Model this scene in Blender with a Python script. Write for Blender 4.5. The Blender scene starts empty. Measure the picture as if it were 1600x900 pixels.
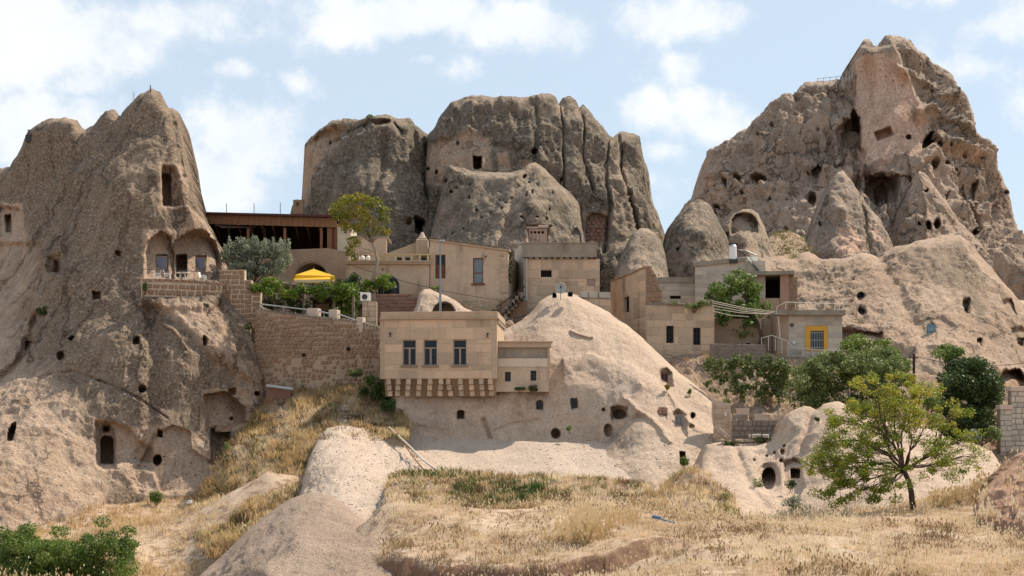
import bpy, math, random
import numpy as np
from mathutils import Vector, Matrix
random.seed(7); rng = np.random.default_rng(7)
SC = bpy.context.scene
COL = SC.collection
R = math.radians
# ---------------------------------------------------------------- camera
F = 2222.0; HY = 700.0           # focal length and horizon row, in photograph pixels
cam = bpy.data.cameras.new("camera"); cam_ob = bpy.data.objects.new("camera", cam); COL.objects.link(cam_ob)
cam.sensor_width = 36.0; cam.lens = F/1600*36.0
cam_ob.location = (0, 0, 0); cam_ob.rotation_euler = (R(90), 0, 0)
cam.shift_y = (HY-450)/1600.0
cam.clip_start = 0.5; cam.clip_end = 20000
SC.camera = cam_ob
# ---------------------------------------------------------------- light
SUN_AZ, SUN_EL = R(56), R(50)     # azimuth from +Y (away from the viewer) towards +X
world = bpy.data.worlds.new("World"); SC.world = world; world.use_nodes = True
wn = world.node_tree; wn.nodes.clear()
def N(nt, t, **kw):
    n = nt.nodes.new(t)
    for k, v in kw.items():
        if k == 'ins':
            for a, b in v.items(): n.inputs[a].default_value = b
        else: setattr(n, k, v)
    return n
def L(nt, a, b): nt.links.new(a, b)
def M(nt, op, a, b=None, c=None, clamp=False):
    n = nt.nodes.new('ShaderNodeMath'); n.operation = op; n.use_clamp = clamp
    for i, x in enumerate((a, b, c)):
        if x is None: continue
        if isinstance(x, (int, float)): n.inputs[i].default_value = x
        else: nt.links.new(x, n.inputs[i])
    return n.outputs[0]
def mixc(nt, fac, a, b, bt='MIX'):
    n = nt.nodes.new('ShaderNodeMix'); n.data_type = 'RGBA'; n.blend_type = bt
    for s, x in ((n.inputs[0], fac), (n.inputs[6], a), (n.inputs[7], b)):
        if isinstance(x, (int, float)): s.default_value = x
        elif isinstance(x, (tuple, list)): s.default_value = (x[0], x[1], x[2], 1)
        else: nt.links.new(x, s)
    return n.outputs[2]
def smooth(nt, x, lo, hi):
    n = nt.nodes.new('ShaderNodeMapRange'); n.interpolation_type = 'SMOOTHSTEP'
    nt.links.new(x, n.inputs[0]); n.inputs[1].default_value = lo; n.inputs[2].default_value = hi
    return n.outputs[0]
def vmath(nt, op, a, b=None):
    n = nt.nodes.new('ShaderNodeVectorMath'); n.operation = op
    for i, x in enumerate((a, b)):
        if x is None: continue
        if isinstance(x, (tuple, list)): n.inputs[i].default_value = x
        else: nt.links.new(x, n.inputs[i])
    return n
sky = N(wn, 'ShaderNodeTexSky', sky_type='NISHITA', sun_disc=False, sun_elevation=SUN_EL, sun_rotation=SUN_AZ,
        air_density=1.0, dust_density=2.2, ozone_density=1.4, altitude=1200)
tc = N(wn, 'ShaderNodeTexCoord')
sep = N(wn, 'ShaderNodeSeparateXYZ'); L(wn, tc.outputs['Generated'], sep.inputs[0])
az = M(wn, 'ARCTAN2', sep.outputs[0], sep.outputs[1]); el = M(wn, 'ARCSINE', sep.outputs[2])
ae = N(wn, 'ShaderNodeCombineXYZ'); L(wn, az, ae.inputs[0]); L(wn, el, ae.inputs[1])
nz = N(wn, 'ShaderNodeTexNoise', ins={'Scale': 13.0, 'Detail': 9.0, 'Roughness': 0.62}); L(wn, ae.outputs[0], nz.inputs[0])
wp = N(wn, 'ShaderNodeTexNoise', ins={'Scale': 9.0, 'Detail': 4.0}); L(wn, ae.outputs[0], wp.inputs[0])
wv = vmath(wn, 'SUBTRACT', wp.outputs['Color'], (.5, .5, .5)); wv2 = vmath(wn, 'MULTIPLY', wv.outputs[0], (.045, .03, 0))
aw = vmath(wn, 'ADD', ae.outputs[0], wv2.outputs[0])
def dirpx(px, py):
    a = math.atan2(px-800, F); e = math.atan2(HY-py, math.hypot(F, px-800)); return a, e
CLOUDS = [(100,215,150,75,1.0),(30,170,90,40,.8),(180,250,110,60,.9),(390,215,95,65,1.1),(330,280,90,60,1.0),(130,125,60,28,.7),(60,45,240,60,.95),(260,30,200,40,.8),
          (365,108,42,18,.75),(640,20,190,42,.9),(820,40,170,40,.95),(1030,25,190,34,.8),(700,122,44,26,.75),(665,98,26,14,.6),
          (1010,175,60,30,.75),(1120,185,85,48,.8),(1075,100,40,26,.6),(1040,235,40,18,.6),(1570,45,70,42,.9),(1530,118,60,20,.7),
          (1480,0,60,20,.5),(-150,100,160,110,.9),(1750,120,140,60,.8),(470,125,30,20,.5),(450,240,60,30,.6)]
acc = None
for (px, py, rx, ry, s) in CLOUDS:
    a, e = dirpx(px, py)
    d = vmath(wn, 'SUBTRACT', aw.outputs[0], (a, e, 0)); d = vmath(wn, 'MULTIPLY', d.outputs[0], (F/rx, F/ry, 0))
    ln = vmath(wn, 'LENGTH', d.outputs[0])
    v = M(wn, 'MULTIPLY_ADD', ln.outputs['Value'], -0.62*s, s)
    acc = v if acc is None else M(wn, 'MAXIMUM', acc, v)
# away from the charted clouds a sparse broken field goes on over the rest of the sky
far = N(wn, 'ShaderNodeTexNoise', ins={'Scale': 3.2, 'Detail': 5.0}); L(wn, tc.outputs['Generated'], far.inputs[0])
farv = M(wn, 'MULTIPLY_ADD', far.outputs[0], 1.6, -0.62)
acc = M(wn, 'MAXIMUM', acc, M(wn, 'MULTIPLY', farv, .55))
cl = M(wn, 'ADD', M(wn, 'MULTIPLY', acc, .95), M(wn, 'MULTIPLY_ADD', nz.outputs[0], 2.4, -1.24))
mask = smooth(wn, cl, 0.12, 0.66)
skyc = mixc(wn, 1.0, sky.outputs[0], (1.0, 1.0, 1.0), 'MULTIPLY')
SKYS = 0.122
milky = mixc(wn, 0.72, skyc, (4.9, 5.75, 6.5))
cshade = mixc(wn, smooth(wn, nz.outputs[0], .35, .7), (6.1, 6.5, 6.85), (7.2, 7.25, 7.2))
final = mixc(wn, M(wn, 'MULTIPLY', mask, .88), milky, cshade)
bg = N(wn, 'ShaderNodeBackground', ins={'Strength': SKYS}); L(wn, final, bg.inputs[0])
wo = N(wn, 'ShaderNodeOutputWorld'); L(wn, bg.outputs[0], wo.inputs[0])
sun = bpy.data.lights.new("sun", 'SUN'); sun.energy = 5.0; sun.angle = R(0.55); sun.color = (1.0, .905, .755)
sun_ob = bpy.data.objects.new("sun", sun); COL.objects.link(sun_ob); sun_ob.location = (60, 60, 120)
sdir = Vector((math.sin(SUN_AZ)*math.cos(SUN_EL), math.cos(SUN_AZ)*math.cos(SUN_EL), math.sin(SUN_EL)))
sun_ob.rotation_euler = sdir.to_track_quat('Z', 'Y').to_euler()
SC.view_settings.view_transform = 'Standard'; SC.view_settings.look = 'None'
SC.view_settings.exposure = 0.28; SC.view_settings.gamma = 1.0; SC.view_settings.use_curve_mapping = False
SC.cycles.max_bounces = 6; SC.cycles.diffuse_bounces = 4; SC.cycles.transparent_max_bounces = 4
SC.cycles.use_denoising = True

# ---------------------------------------------------------------- helpers
def at(px, py, Y): return Vector(((px-800)/F*Y, Y, (HY-py)/F*Y))
def tag(o, label=None, cat=None, group=None, kind=None):
    if label: o['label'] = label
    if cat: o['category'] = cat; o['kind'] = 'thing'
    if group: o['group'] = group
    if kind: o['kind'] = kind
    return o
def empty(name, loc, rz=0, label=None, cat=None, group=None):
    o = bpy.data.objects.new(name, None); COL.objects.link(o); o.location = loc; o.rotation_euler = (0, 0, rz)
    o.empty_display_size = .2
    return tag(o, label, cat, group)
def link(name, me, mat=None, parent=None, loc=None, rz=0):
    o = bpy.data.objects.new(name, me); COL.objects.link(o)
    if mat is not None and not me.materials: me.materials.append(mat)
    if parent is not None: o.parent = parent
    if loc is not None: o.location = loc
    if rz: o.rotation_euler = (0, 0, rz)
    return o
def np_mesh(name, V, Fq=None, Ft=None, smooth_=True, attrs=None):
    """quads Fq (n,4) and/or tris Ft (n,3)"""
    me = bpy.data.meshes.new(name)
    V = np.asarray(V, dtype=np.float32)
    me.vertices.add(len(V)); me.vertices.foreach_set('co', V.ravel())
    parts = []; starts = []; tot = []
    off = 0
    for A, k in ((Fq, 4), (Ft, 3)):
        if A is None or len(A) == 0: continue
        A = np.asarray(A, dtype=np.int32); parts.append(A.ravel())
        starts.append(off+np.arange(len(A))*k); tot.append(np.full(len(A), k)); off += len(A)*k
    idx = np.concatenate(parts); st = np.concatenate(starts).astype(np.int32); tt = np.concatenate(tot).astype(np.int32)
    me.loops.add(len(idx)); me.loops.foreach_set('vertex_index', idx)
    me.polygons.add(len(st)); me.polygons.foreach_set('loop_start', st); me.polygons.foreach_set('loop_total', tt)
    if smooth_: me.polygons.foreach_set('use_smooth', np.ones(len(st), dtype=bool))
    if attrs:
        for k, a in attrs.items():
            at_ = me.attributes.new(k, 'FLOAT', 'POINT'); at_.data.foreach_set('value', np.asarray(a, dtype=np.float32).ravel())
    me.update(calc_edges=True); me.validate(clean_customdata=False)
    return me
class MB:
    """collects boxes, bars, prisms into one mesh"""
    def __init__(s): s.v = []; s.f = []
    def add(s, vs, fs):
        o = len(s.v); s.v += [tuple(v) for v in vs]; s.f += [tuple(i+o for i in f) for f in fs]; return s
    def box(s, x0, x1, y0, y1, z0, z1):
        vs = [(x0,y0,z0),(x1,y0,z0),(x1,y1,z0),(x0,y1,z0),(x0,y0,z1),(x1,y0,z1),(x1,y1,z1),(x0,y1,z1)]
        return s.add(vs, [(0,3,2,1),(4,5,6,7),(0,1,5,4),(1,2,6,5),(2,3,7,6),(3,0,4,7)])
    def bar(s, a, b, r, n=6, r2=None, caps=True):
        a = Vector(a); b = Vector(b); r2 = r if r2 is None else r2
        d = (b-a).normalized(); u = d.orthogonal().normalized(); w = d.cross(u)
        vs = []
        for p, q in ((a, r), (b, r2)):
            for i in range(n):
                t = 2*math.pi*i/n; vs.append(p+u*math.cos(t)*q+w*math.sin(t)*q)
        fs = [(i, (i+1) % n, n+(i+1) % n, n+i) for i in range(n)]
        if caps: fs += [tuple(range(n-1, -1, -1)), tuple(range(n, 2*n))]
        return s.add(vs, fs)
    def tube(s, pts, r, n=6):
        rr = r if isinstance(r, (list, tuple)) else [r]*len(pts)
        pts = [Vector(p) for p in pts]; o = len(s.v); u = None
        for k, p in enumerate(pts):
            d = (pts[min(k+1, len(pts)-1)]-pts[max(k-1, 0)]).normalized()
            u = d.orthogonal().normalized() if u is None else (u-d*u.dot(d)).normalized()
            w = d.cross(u)
            for i in range(n):
                t = 2*math.pi*i/n; s.v.append(tuple(p+u*math.cos(t)*rr[k]+w*math.sin(t)*rr[k]))
        for k in range(len(pts)-1):
            for i in range(n):
                j = (i+1) % n; s.f.append((o+k*n+i, o+k*n+j, o+(k+1)*n+j, o+(k+1)*n+i))
        s.f.append(tuple(o+i for i in range(n-1, -1, -1))); s.f.append(tuple(o+(len(pts)-1)*n+i for i in range(n)))
        return s
    def prism(s, poly, y0, y1):
        """poly of (x,z) counter-clockwise seen from -y; extruded from y0 (front) to y1 (back)"""
        n = len(poly)
        vs = [(p[0], y0, p[1]) for p in poly]+[(p[0], y1, p[1]) for p in poly]
        fs = [tuple(range(n)), tuple(range(2*n-1, n-1, -1))]+[(i, n+i, n+(i+1) % n, (i+1) % n) for i in range(n)]
        return s.add(vs, fs)
    def build(s, name, mat, parent=None, loc=None, rz=0, smooth_=False, bevel=0):
        me = bpy.data.meshes.new(name); me.from_pydata(s.v, [], s.f); me.update()
        if smooth_: me.polygons.foreach_set('use_smooth', [True]*len(me.polygons))
        o = link(name, me, mat, parent, loc, rz)
        if bevel:
            m = o.modifiers.new('bevel', 'BEVEL'); m.width = bevel; m.segments = 1
        return o

# ---- vectorised noise
_perm = rng.permutation(4096).astype(np.int64)
_val = rng.uniform(-1, 1, 4096)
def vnoise(x, y, z):
    xi = np.floor(x).astype(np.int64); yi = np.floor(y).astype(np.int64); zi = np.floor(z).astype(np.int64)
    xf = x-xi; yf = y-yi; zf = z-zi
    u = xf*xf*xf*(xf*(xf*6-15)+10); v = yf*yf*yf*(yf*(yf*6-15)+10); w = zf*zf*zf*(zf*(zf*6-15)+10)
    def h(a, b, c): return _val[_perm[(a+_perm[(b+_perm[c & 4095]) & 4095]) & 4095]]
    c = [[[h(xi+i, yi+j, zi+k) for k in (0, 1)] for j in (0, 1)] for i in (0, 1)]
    def lp(a, b, t): return a+(b-a)*t
    return lp(lp(lp(c[0][0][0], c[1][0][0], u), lp(c[0][1][0], c[1][1][0], u), v), lp(lp(c[0][0][1], c[1][0][1], u), lp(c[0][1][1], c[1][1][1], u), v), w)
def fbm(P, s=1.0, octv=4, gain=.5, off=0.0, aniso=(1, 1, 1)):
    x, y, z = P[..., 0]*s*aniso[0]+off, P[..., 1]*s*aniso[1]+off*1.7, P[..., 2]*s*aniso[2]+off*.6
    a = 1.0; t = 0; tot = 0
    for i in range(octv):
        t = t+a*vnoise(x, y, z); tot += a; a *= gain
        x = x*2.03+11.3; y = y*2.03+5.1; z = z*2.03+7.7
    return t/tot
def ridged(P, s=1.0, octv=3, off=0.0, aniso=(1, 1, 1)):
    x, y, z = P[..., 0]*s*aniso[0]+off, P[..., 1]*s*aniso[1]+off*1.7, P[..., 2]*s*aniso[2]+off*.6
    a = 1.0; t = 0; tot = 0
    for i in range(octv):
        t = t+a*(1-2*np.abs(vnoise(x, y, z))); tot += a; a *= .5
        x = x*2.03+11.3; y = y*2.03+5.1; z = z*2.03+7.7
    return t/tot
def sstep(x, lo, hi):
    t = np.clip((x-lo)/(hi-lo), 0, 1); return t*t*(3-2*t)
def rbf(ctrl, q, smoothing=0.0):
    """ctrl: (x, y, value) points; kernel r with a linear term"""
    C = np.array([(c[0], c[1]) for c in ctrl], float); v = np.array([c[2] for c in ctrl], float)
    n = len(C); A = np.zeros((n+3, n+3))
    D = np.linalg.norm(C[:, None]-C[None], axis=2); A[:n, :n] = D+np.eye(n)*smoothing
    A[:n, n] = 1; A[:n, n+1:] = C; A[n, :n] = 1; A[n+1:, :n] = C.T
    b = np.zeros(n+3); b[:n] = v
    w = np.linalg.lstsq(A, b, rcond=None)[0]
    out = np.zeros(q.shape[:-1])+w[n]+q[..., 0]*w[n+1]+q[..., 1]*w[n+2]
    for i in range(n): out = out+w[i]*np.sqrt((q[..., 0]-C[i, 0])**2+(q[..., 1]-C[i, 1])**2+1e-6)
    return out
def dpoly(X, Z, pts, closed=False):
    """distance to a polyline, parameter along it"""
    best = np.full(X.shape, 1e9); n = len(pts)
    for i in range(n if closed else n-1):
        ax, az_ = pts[i][:2]; bx, bz = pts[(i+1) % n][:2]
        dx, dz = bx-ax, bz-az_; l2 = dx*dx+dz*dz+1e-9
        t = np.clip(((X-ax)*dx+(Z-az_)*dz)/l2, 0, 1)
        best = np.minimum(best, np.hypot(X-ax-t*dx, Z-az_-t*dz))
    return best
def inpoly(X, Z, pts):
    c = np.zeros(X.shape, bool); n = len(pts); j = n-1
    for i in range(n):
        xi, zi = pts[i]; xj, zj = pts[j]
        if zi != zj:
            c ^= ((zi > Z) != (zj > Z)) & (X < (xj-xi)*(Z-zi)/(zj-zi)+xi)
        j = i
    return c
# ---------------------------------------------------------------- materials
MATS = {}
def newmat(name, rough=.95, spec=.2):
    m = bpy.data.materials.new(name); m.use_nodes = True; nt = m.node_tree
    b = nt.nodes['Principled BSDF']; b.inputs['Roughness'].default_value = rough; b.inputs['Specular IOR Level'].default_value = spec
    MATS[name] = m
    return m, nt, b
def tnoise(nt, vec, scale, detail=4, rough=.55, aniso=None):
    if aniso is not None: vec = vmath(nt, 'MULTIPLY', vec, aniso).outputs[0]
    n = N(nt, 'ShaderNodeTexNoise', ins={'Scale': scale, 'Detail': detail, 'Roughness': rough}); L(nt, vec, n.inputs[0]); return n.outputs[0]
def attr(nt, name):
    n = N(nt, 'ShaderNodeAttribute', attribute_name=name); return n.outputs['Fac']
def bump(nt, b, h, dist, strength=1.0):
    n = N(nt, 'ShaderNodeBump', ins={'Distance': dist, 'Strength': strength}); L(nt, h, n.inputs['Height']); L(nt, n.outputs[0], b.inputs['Normal'])
    return n
def rock_mat(name, base=(.48,.345,.25), base2=(.38,.26,.18), lich=(.135,.096,.065), lich2=(.27,.20,.143), ochre=(.46,.28,.175), k=1.0, bumpd=.24, speck=.8, crack=0.0, cs=.3):
    m, nt, b = newmat(name)
    g = N(nt, 'ShaderNodeNewGeometry').outputs['Position']
    big = tnoise(nt, g, .16/k, 5); mid = tnoise(nt, g, .9/k, 6, .6); fine = tnoise(nt, g, 4.5/k, 5, .65); xf = tnoise(nt, g, 15/k, 3, .6)
    streak = tnoise(nt, g, 1.3/k, 5, .6, (1, 1, .14))
    col = mixc(nt, smooth(nt, M(nt, 'ADD', M(nt, 'MULTIPLY', big, .6), M(nt, 'MULTIPLY', mid, .4)), .38, .62), base, base2)
    # ochre patches
    oc = M(nt, 'ADD', attr(nt, 'ochre'), M(nt, 'MULTIPLY_ADD', mid, .9, -.45))
    col = mixc(nt, smooth(nt, oc, .35, .62), col, mixc(nt, smooth(nt, streak, .35, .65), ochre, (ochre[0]*.78, ochre[1]*.72, ochre[2]*.7)))
    # lichen crust
    lf = M(nt, 'ADD', attr(nt, 'lichen'), M(nt, 'MULTIPLY_ADD', mid, .65, -.325))
    lf = M(nt, 'ADD', lf, M(nt, 'MULTIPLY_ADD', fine, 1.7, -.85)); lf = M(nt, 'ADD', lf, M(nt, 'MULTIPLY_ADD', streak, 1.2, -.6))
    lmask = smooth(nt, lf, .22, .80)
    lcol = mixc(nt, smooth(nt, fine, .4, .62), lich, lich2)
    col = mixc(nt, M(nt, 'MULTIPLY', lmask, .9), col, lcol)
    # pale pebbles and dark pits of the tuff
    vo = N(nt, 'ShaderNodeTexVoronoi', ins={'Scale': 3.6/k, 'Randomness': 1.0}); L(nt, g, vo.inputs['Vector'])
    wn_ = N(nt, 'ShaderNodeTexWhiteNoise', noise_dimensions='3D'); L(nt, vo.outputs['Position'], wn_.inputs[0])
    peb = M(nt, 'MULTIPLY', smooth(nt, vo.outputs['Distance'], .30, .16), smooth(nt, wn_.outputs[0], .66, .8))
    col = mixc(nt, M(nt, 'MULTIPLY', peb, speck), col, (.56, .48, .40))
    pit = M(nt, 'MULTIPLY', smooth(nt, vo.outputs['Distance'], .30, .14), smooth(nt, wn_.outputs[0], .22, .1))
    col = mixc(nt, M(nt, 'MULTIPLY', pit, speck), col, (.10, .08, .065))
    var = M(nt, 'MULTIPLY_ADD', M(nt, 'ADD', M(nt, 'MULTIPLY', xf, .5), M(nt, 'MULTIPLY', fine, .5)), 2.6, -.30)
    cv = N(nt, 'ShaderNodeCombineColor'); [L(nt, var, cv.inputs[i]) for i in range(3)]
    col = mixc(nt, 1.0, col, cv.outputs[0], 'MULTIPLY')
    cv2 = M(nt, 'MULTIPLY', attr(nt, 'soot'), 1.0)
    col = mixc(nt, cv2, col, (.05, .042, .036))
    L(nt, col, b.inputs['Base Color'])
    ck = None
    if crack:
        dn = N(nt, 'ShaderNodeTexNoise', ins={'Scale': .8/k, 'Detail': 5.0, 'Roughness': .65}); L(nt, g, dn.inputs[0])
        dv = vmath(nt, 'MULTIPLY', vmath(nt, 'SUBTRACT', dn.outputs['Color'], (.5, .5, .5)).outputs[0], (3.2*k, 3.2*k, 3.2*k))
        ga = vmath(nt, 'MULTIPLY', vmath(nt, 'ADD', g, dv.outputs[0]).outputs[0], (1, .6, .42))
        vc = N(nt, 'ShaderNodeTexVoronoi', feature='DISTANCE_TO_EDGE', ins={'Scale': cs/k}); L(nt, ga.outputs[0], vc.inputs['Vector'])
        ck = M(nt, 'MULTIPLY', smooth(nt, vc.outputs['Distance'], .035, .0), smooth(nt, M(nt, 'ADD', big, M(nt, 'MULTIPLY', fine, .2)), .50, .68))
        ck = M(nt, 'MULTIPLY', ck, M(nt, 'SUBTRACT', 1.0, smooth(nt, attr(nt, 'ochre'), .3, .7)))
        col2 = mixc(nt, M(nt, 'MULTIPLY', ck, crack), col, (.055, .042, .033)); L(nt, col2, b.inputs['Base Color'])
    h = M(nt, 'ADD', M(nt, 'MULTIPLY', mid, 1.1), M(nt, 'ADD', M(nt, 'MULTIPLY', fine, .8), M(nt, 'MULTIPLY', xf, .35)))
    h = M(nt, 'ADD', h, M(nt, 'ADD', M(nt, 'MULTIPLY', peb, .25), M(nt, 'MULTIPLY', pit, -.45)))
    if ck is not None: h = M(nt, 'ADD', h, M(nt, 'MULTIPLY', ck, -.8))
    bump(nt, b, h, bumpd*k, 1.0)
    return m
def stone_mat(name, c1, c2, sc=3.0, bumpd=.02, dark=.5, use_rand=True, stain=(.16,.12,.09), stainamt=.35):
    m, nt, b = newmat(name)
    g = N(nt, 'ShaderNodeNewGeometry').outputs['Position']
    oi = N(nt, 'ShaderNodeObjectInfo').outputs['Random']
    n1 = tnoise(nt, g, sc, 6, .65); n2 = tnoise(nt, g, sc*6, 3); n3 = tnoise(nt, g, .35, 5, .6); st = tnoise(nt, g, 1.1, 5, .6, (1, 1, .18))
    f = M(nt, 'ADD', M(nt, 'MULTIPLY', n1, .5), M(nt, 'MULTIPLY', oi, .5)) if use_rand else n1
    col = mixc(nt, smooth(nt, f, .25, .75), c1, c2)
    s = M(nt, 'MULTIPLY', smooth(nt, st, .49, .68), stainamt); s = M(nt, 'MULTIPLY', s, smooth(nt, n3, .38, .58))
    col = mixc(nt, s, col, stain)
    if use_rand:
        v = M(nt, 'MULTIPLY_ADD', oi, .56, .70); cc = N(nt, 'ShaderNodeCombineColor'); [L(nt, v, cc.inputs[i]) for i in range(3)]
        col = mixc(nt, 1.0, col, cc.outputs[0], 'MULTIPLY')
    v = M(nt, 'MULTIPLY_ADD', n2, .4, .8); cc = N(nt, 'ShaderNodeCombineColor'); [L(nt, v, cc.inputs[i]) for i in range(3)]
    col = mixc(nt, 1.0, col, cc.outputs[0], 'MULTIPLY')
    L(nt, col, b.inputs['Base Color'])
    bump(nt, b, M(nt, 'ADD', n1, M(nt, 'MULTIPLY', n2, .5)), bumpd, 1.0)
    return m
def plain_mat(name, c, rough=.6, metal=0, var=.25, sc=4.0, spec=.3, bumpd=0):
    m, nt, b = newmat(name, rough, spec); b.inputs['Metallic'].default_value = metal
    g = N(nt, 'ShaderNodeNewGeometry').outputs['Position']; n = tnoise(nt, g, sc, 5, .6)
    v = M(nt, 'MULTIPLY_ADD', n, var*2, 1-var); cc = N(nt, 'ShaderNodeCombineColor'); [L(nt, v, cc.inputs[i]) for i in range(3)]
    L(nt, mixc(nt, 1.0, c, cc.outputs[0], 'MULTIPLY'), b.inputs['Base Color'])
    if bumpd: bump(nt, b, n, bumpd)
    return m
def leaf_mat(name, cols, trans=.25):
    """cols: list of 3 colours blended by the per-leaf random attribute"""
    m, nt, b = newmat(name, .55, .3)
    r = attr(nt, 'leafrand')
    cr = N(nt, 'ShaderNodeValToRGB'); L(nt, r, cr.inputs[0]); e = cr.color_ramp.elements
    e[0].position = 0; e[0].color = (*cols[0], 1); e[1].position = 1; e[1].color = (*cols[-1], 1)
    for i, c in enumerate(cols[1:-1]):
        x = e.new((i+1)/(len(cols)-1)); x.color = (*c, 1)
    L(nt, cr.outputs[0], b.inputs['Base Color'])
    tr = N(nt, 'ShaderNodeBsdfTranslucent'); L(nt, cr.outputs[0], tr.inputs[0])
    mx = N(nt, 'ShaderNodeMixShader', ins={0: trans}); L(nt, b.outputs[0], mx.inputs[1]); L(nt, tr.outputs[0], mx.inputs[2])
    L(nt, mx.outputs[0], nt.nodes['Material Output'].inputs[0])
    return m
ROCK = rock_mat('tuff_rock', crack=.5, cs=.22)
ROCK_FAR = rock_mat('tuff_rock_far', base=(.43,.32,.235), base2=(.34,.245,.175), lich=(.115,.090,.066), lich2=(.215,.175,.13), ochre=(.50,.33,.22), k=1.6, bumpd=.26, crack=.55, cs=.34)
ROCK_CASTLE = rock_mat('tuff_rock_castle', base=(.50,.37,.28), base2=(.42,.30,.22), lich=(.19,.15,.115), lich2=(.31,.25,.195), ochre=(.66,.45,.33), k=2.2, bumpd=.30, crack=.4, cs=.5)
ROCK_BARE = rock_mat('bare_tuff', base=(.61,.475,.375), base2=(.55,.42,.325), k=.45, bumpd=.34, speck=.7)
ROCK_MOUND = rock_mat('mound_tuff', base=(.455,.335,.255), base2=(.385,.275,.205), k=.4, bumpd=.42, speck=.9)
ROCK_PALE = rock_mat('pale_tuff', base=(.56,.42,.315), base2=(.47,.34,.25), k=.6, bumpd=.22, speck=.5)
ASHLAR = stone_mat('ashlar_stone', (.55,.41,.29), (.47,.335,.23), 1.6, .02, stainamt=.5)
ASHLAR_P = stone_mat('pale_block', (.50,.45,.38), (.42,.36,.29), 1.6, .02, stainamt=.3)
MORTAR = stone_mat('mortar', (.56,.44,.33), (.48,.37,.27), 3, .01, use_rand=False, stainamt=.2)
MORTAR_D = stone_mat('dark_mortar', (.33,.24,.17), (.26,.18,.13), 3, .01, use_rand=False)
RUBBLE = stone_mat('rubble_stone', (.36,.225,.15), (.25,.155,.10), 2.2, .03, stainamt=.3)
MORTAR_W = stone_mat('wall_mortar', (.43,.32,.23), (.36,.26,.18), 3, .03, use_rand=False)
RUBBLE_P = stone_mat('warm_rubble', (.48,.37,.26), (.38,.28,.19), 2.2, .03)
RUBBLE_R = stone_mat('red_rubble', (.32,.17,.12), (.24,.125,.09), 2.2, .03)
RUBBLE_G = stone_mat('grey_rubble', (.27,.22,.18), (.20,.16,.13), 2.2, .03)
PLASTER = stone_mat('worn_plaster', (.54,.41,.30), (.45,.325,.23), .8, .03, use_rand=False, stainamt=.7)
PLASTER_B = stone_mat('brown_plaster', (.40,.285,.20), (.33,.23,.16), .8, .02, use_rand=False, stainamt=.5)
CONCRETE = stone_mat('weathered_concrete', (.33,.28,.22), (.24,.20,.155), .9, .015, use_rand=False, stainamt=.6)
LEDGE = stone_mat('dressed_cornice', (.46,.34,.235), (.40,.285,.195), 1.5, .01, use_rand=False, stainamt=.3)
WHITE = plain_mat('white_paint', (.78,.76,.72), .5, 0, .08)
WOODR = plain_mat('red_brown_wood', (.17,.06,.035), .7, 0, .35, 5)
WOOD = plain_mat('weathered_wood', (.23,.115,.06), .8, 0, .35, 3)
WOODD = plain_mat('dark_wood', (.05,.026,.017), .8, 0, .3, 3)
WOODG = plain_mat('grey_wood', (.22,.17,.13), .85, 0, .3, 6)
ROOFM = plain_mat('dark_red_roof', (.075,.025,.022), .6, 0, .3, 2)
DARK = plain_mat('painted_interior_dark', (.012,.010,.009), .95, 0, .1)  # near-black colour standing in for the shade inside rooms and holes
GLASS = plain_mat('window_glass', (.015,.018,.026), .12, 0, .25, 1.5, spec=.22)
GLASSB = plain_mat('curtained_glass', (.13,.13,.19), .18, 0, .4, 1.8, spec=.45)
GLASSG = plain_mat('grey_glass', (.15,.17,.18), .12, 0, .3, 2, spec=.45)
BLUEDOOR = plain_mat('blue_door_paint', (.12,.20,.25), .6, 0, .3, 3)
FRAMEM = plain_mat('window_frame_paint', (.30,.235,.18), .6, 0, .15)
FRAMED = plain_mat('dark_frame', (.06,.05,.045), .6, 0, .15)
METAL = plain_mat('galvanised_metal', (.42,.42,.41), .45, .4, .15)
METALD = plain_mat('dark_iron', (.05,.05,.052), .5, .3, .2)
POLE = plain_mat('grey_green_pole', (.21,.25,.26), .45, .2, .12)
RAILW = plain_mat('cream_rail', (.62,.57,.49), .5, 0, .12)
RAILY = plain_mat('yellow_stone_rail', (.52,.39,.22), .8, 0, .2)
YELLOWP = plain_mat('yellow_surround', (.62,.33,.05), .8, 0, .15, 3)
DISHM = plain_mat('dish_grey', (.40,.41,.38), .5, 0, .12)
PLASTICW = plain_mat('white_plastic', (.80,.80,.78), .4, 0, .04)
BLUEP = plain_mat('blue_plastic', (.12,.20,.33), .5, 0, .2)
SHEETG = plain_mat('green_sheet_metal', (.055,.065,.055), .5, .3, .25, 1)
BARK = plain_mat('bark', (.085,.055,.04), .9, 0, .4, 8, bumpd=.02)
BARKP = plain_mat('pale_bark', (.26,.21,.17), .9, 0, .3, 8, bumpd=.02)
PINK = plain_mat('pinkish_planter_stone', (.52,.40,.32), .85, 0, .12)
PIPE = plain_mat('old_white_pipe', (.55,.47,.39), .6, 0, .2)
RUST = plain_mat('rust', (.22,.10,.05), .9, 0, .35)
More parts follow.
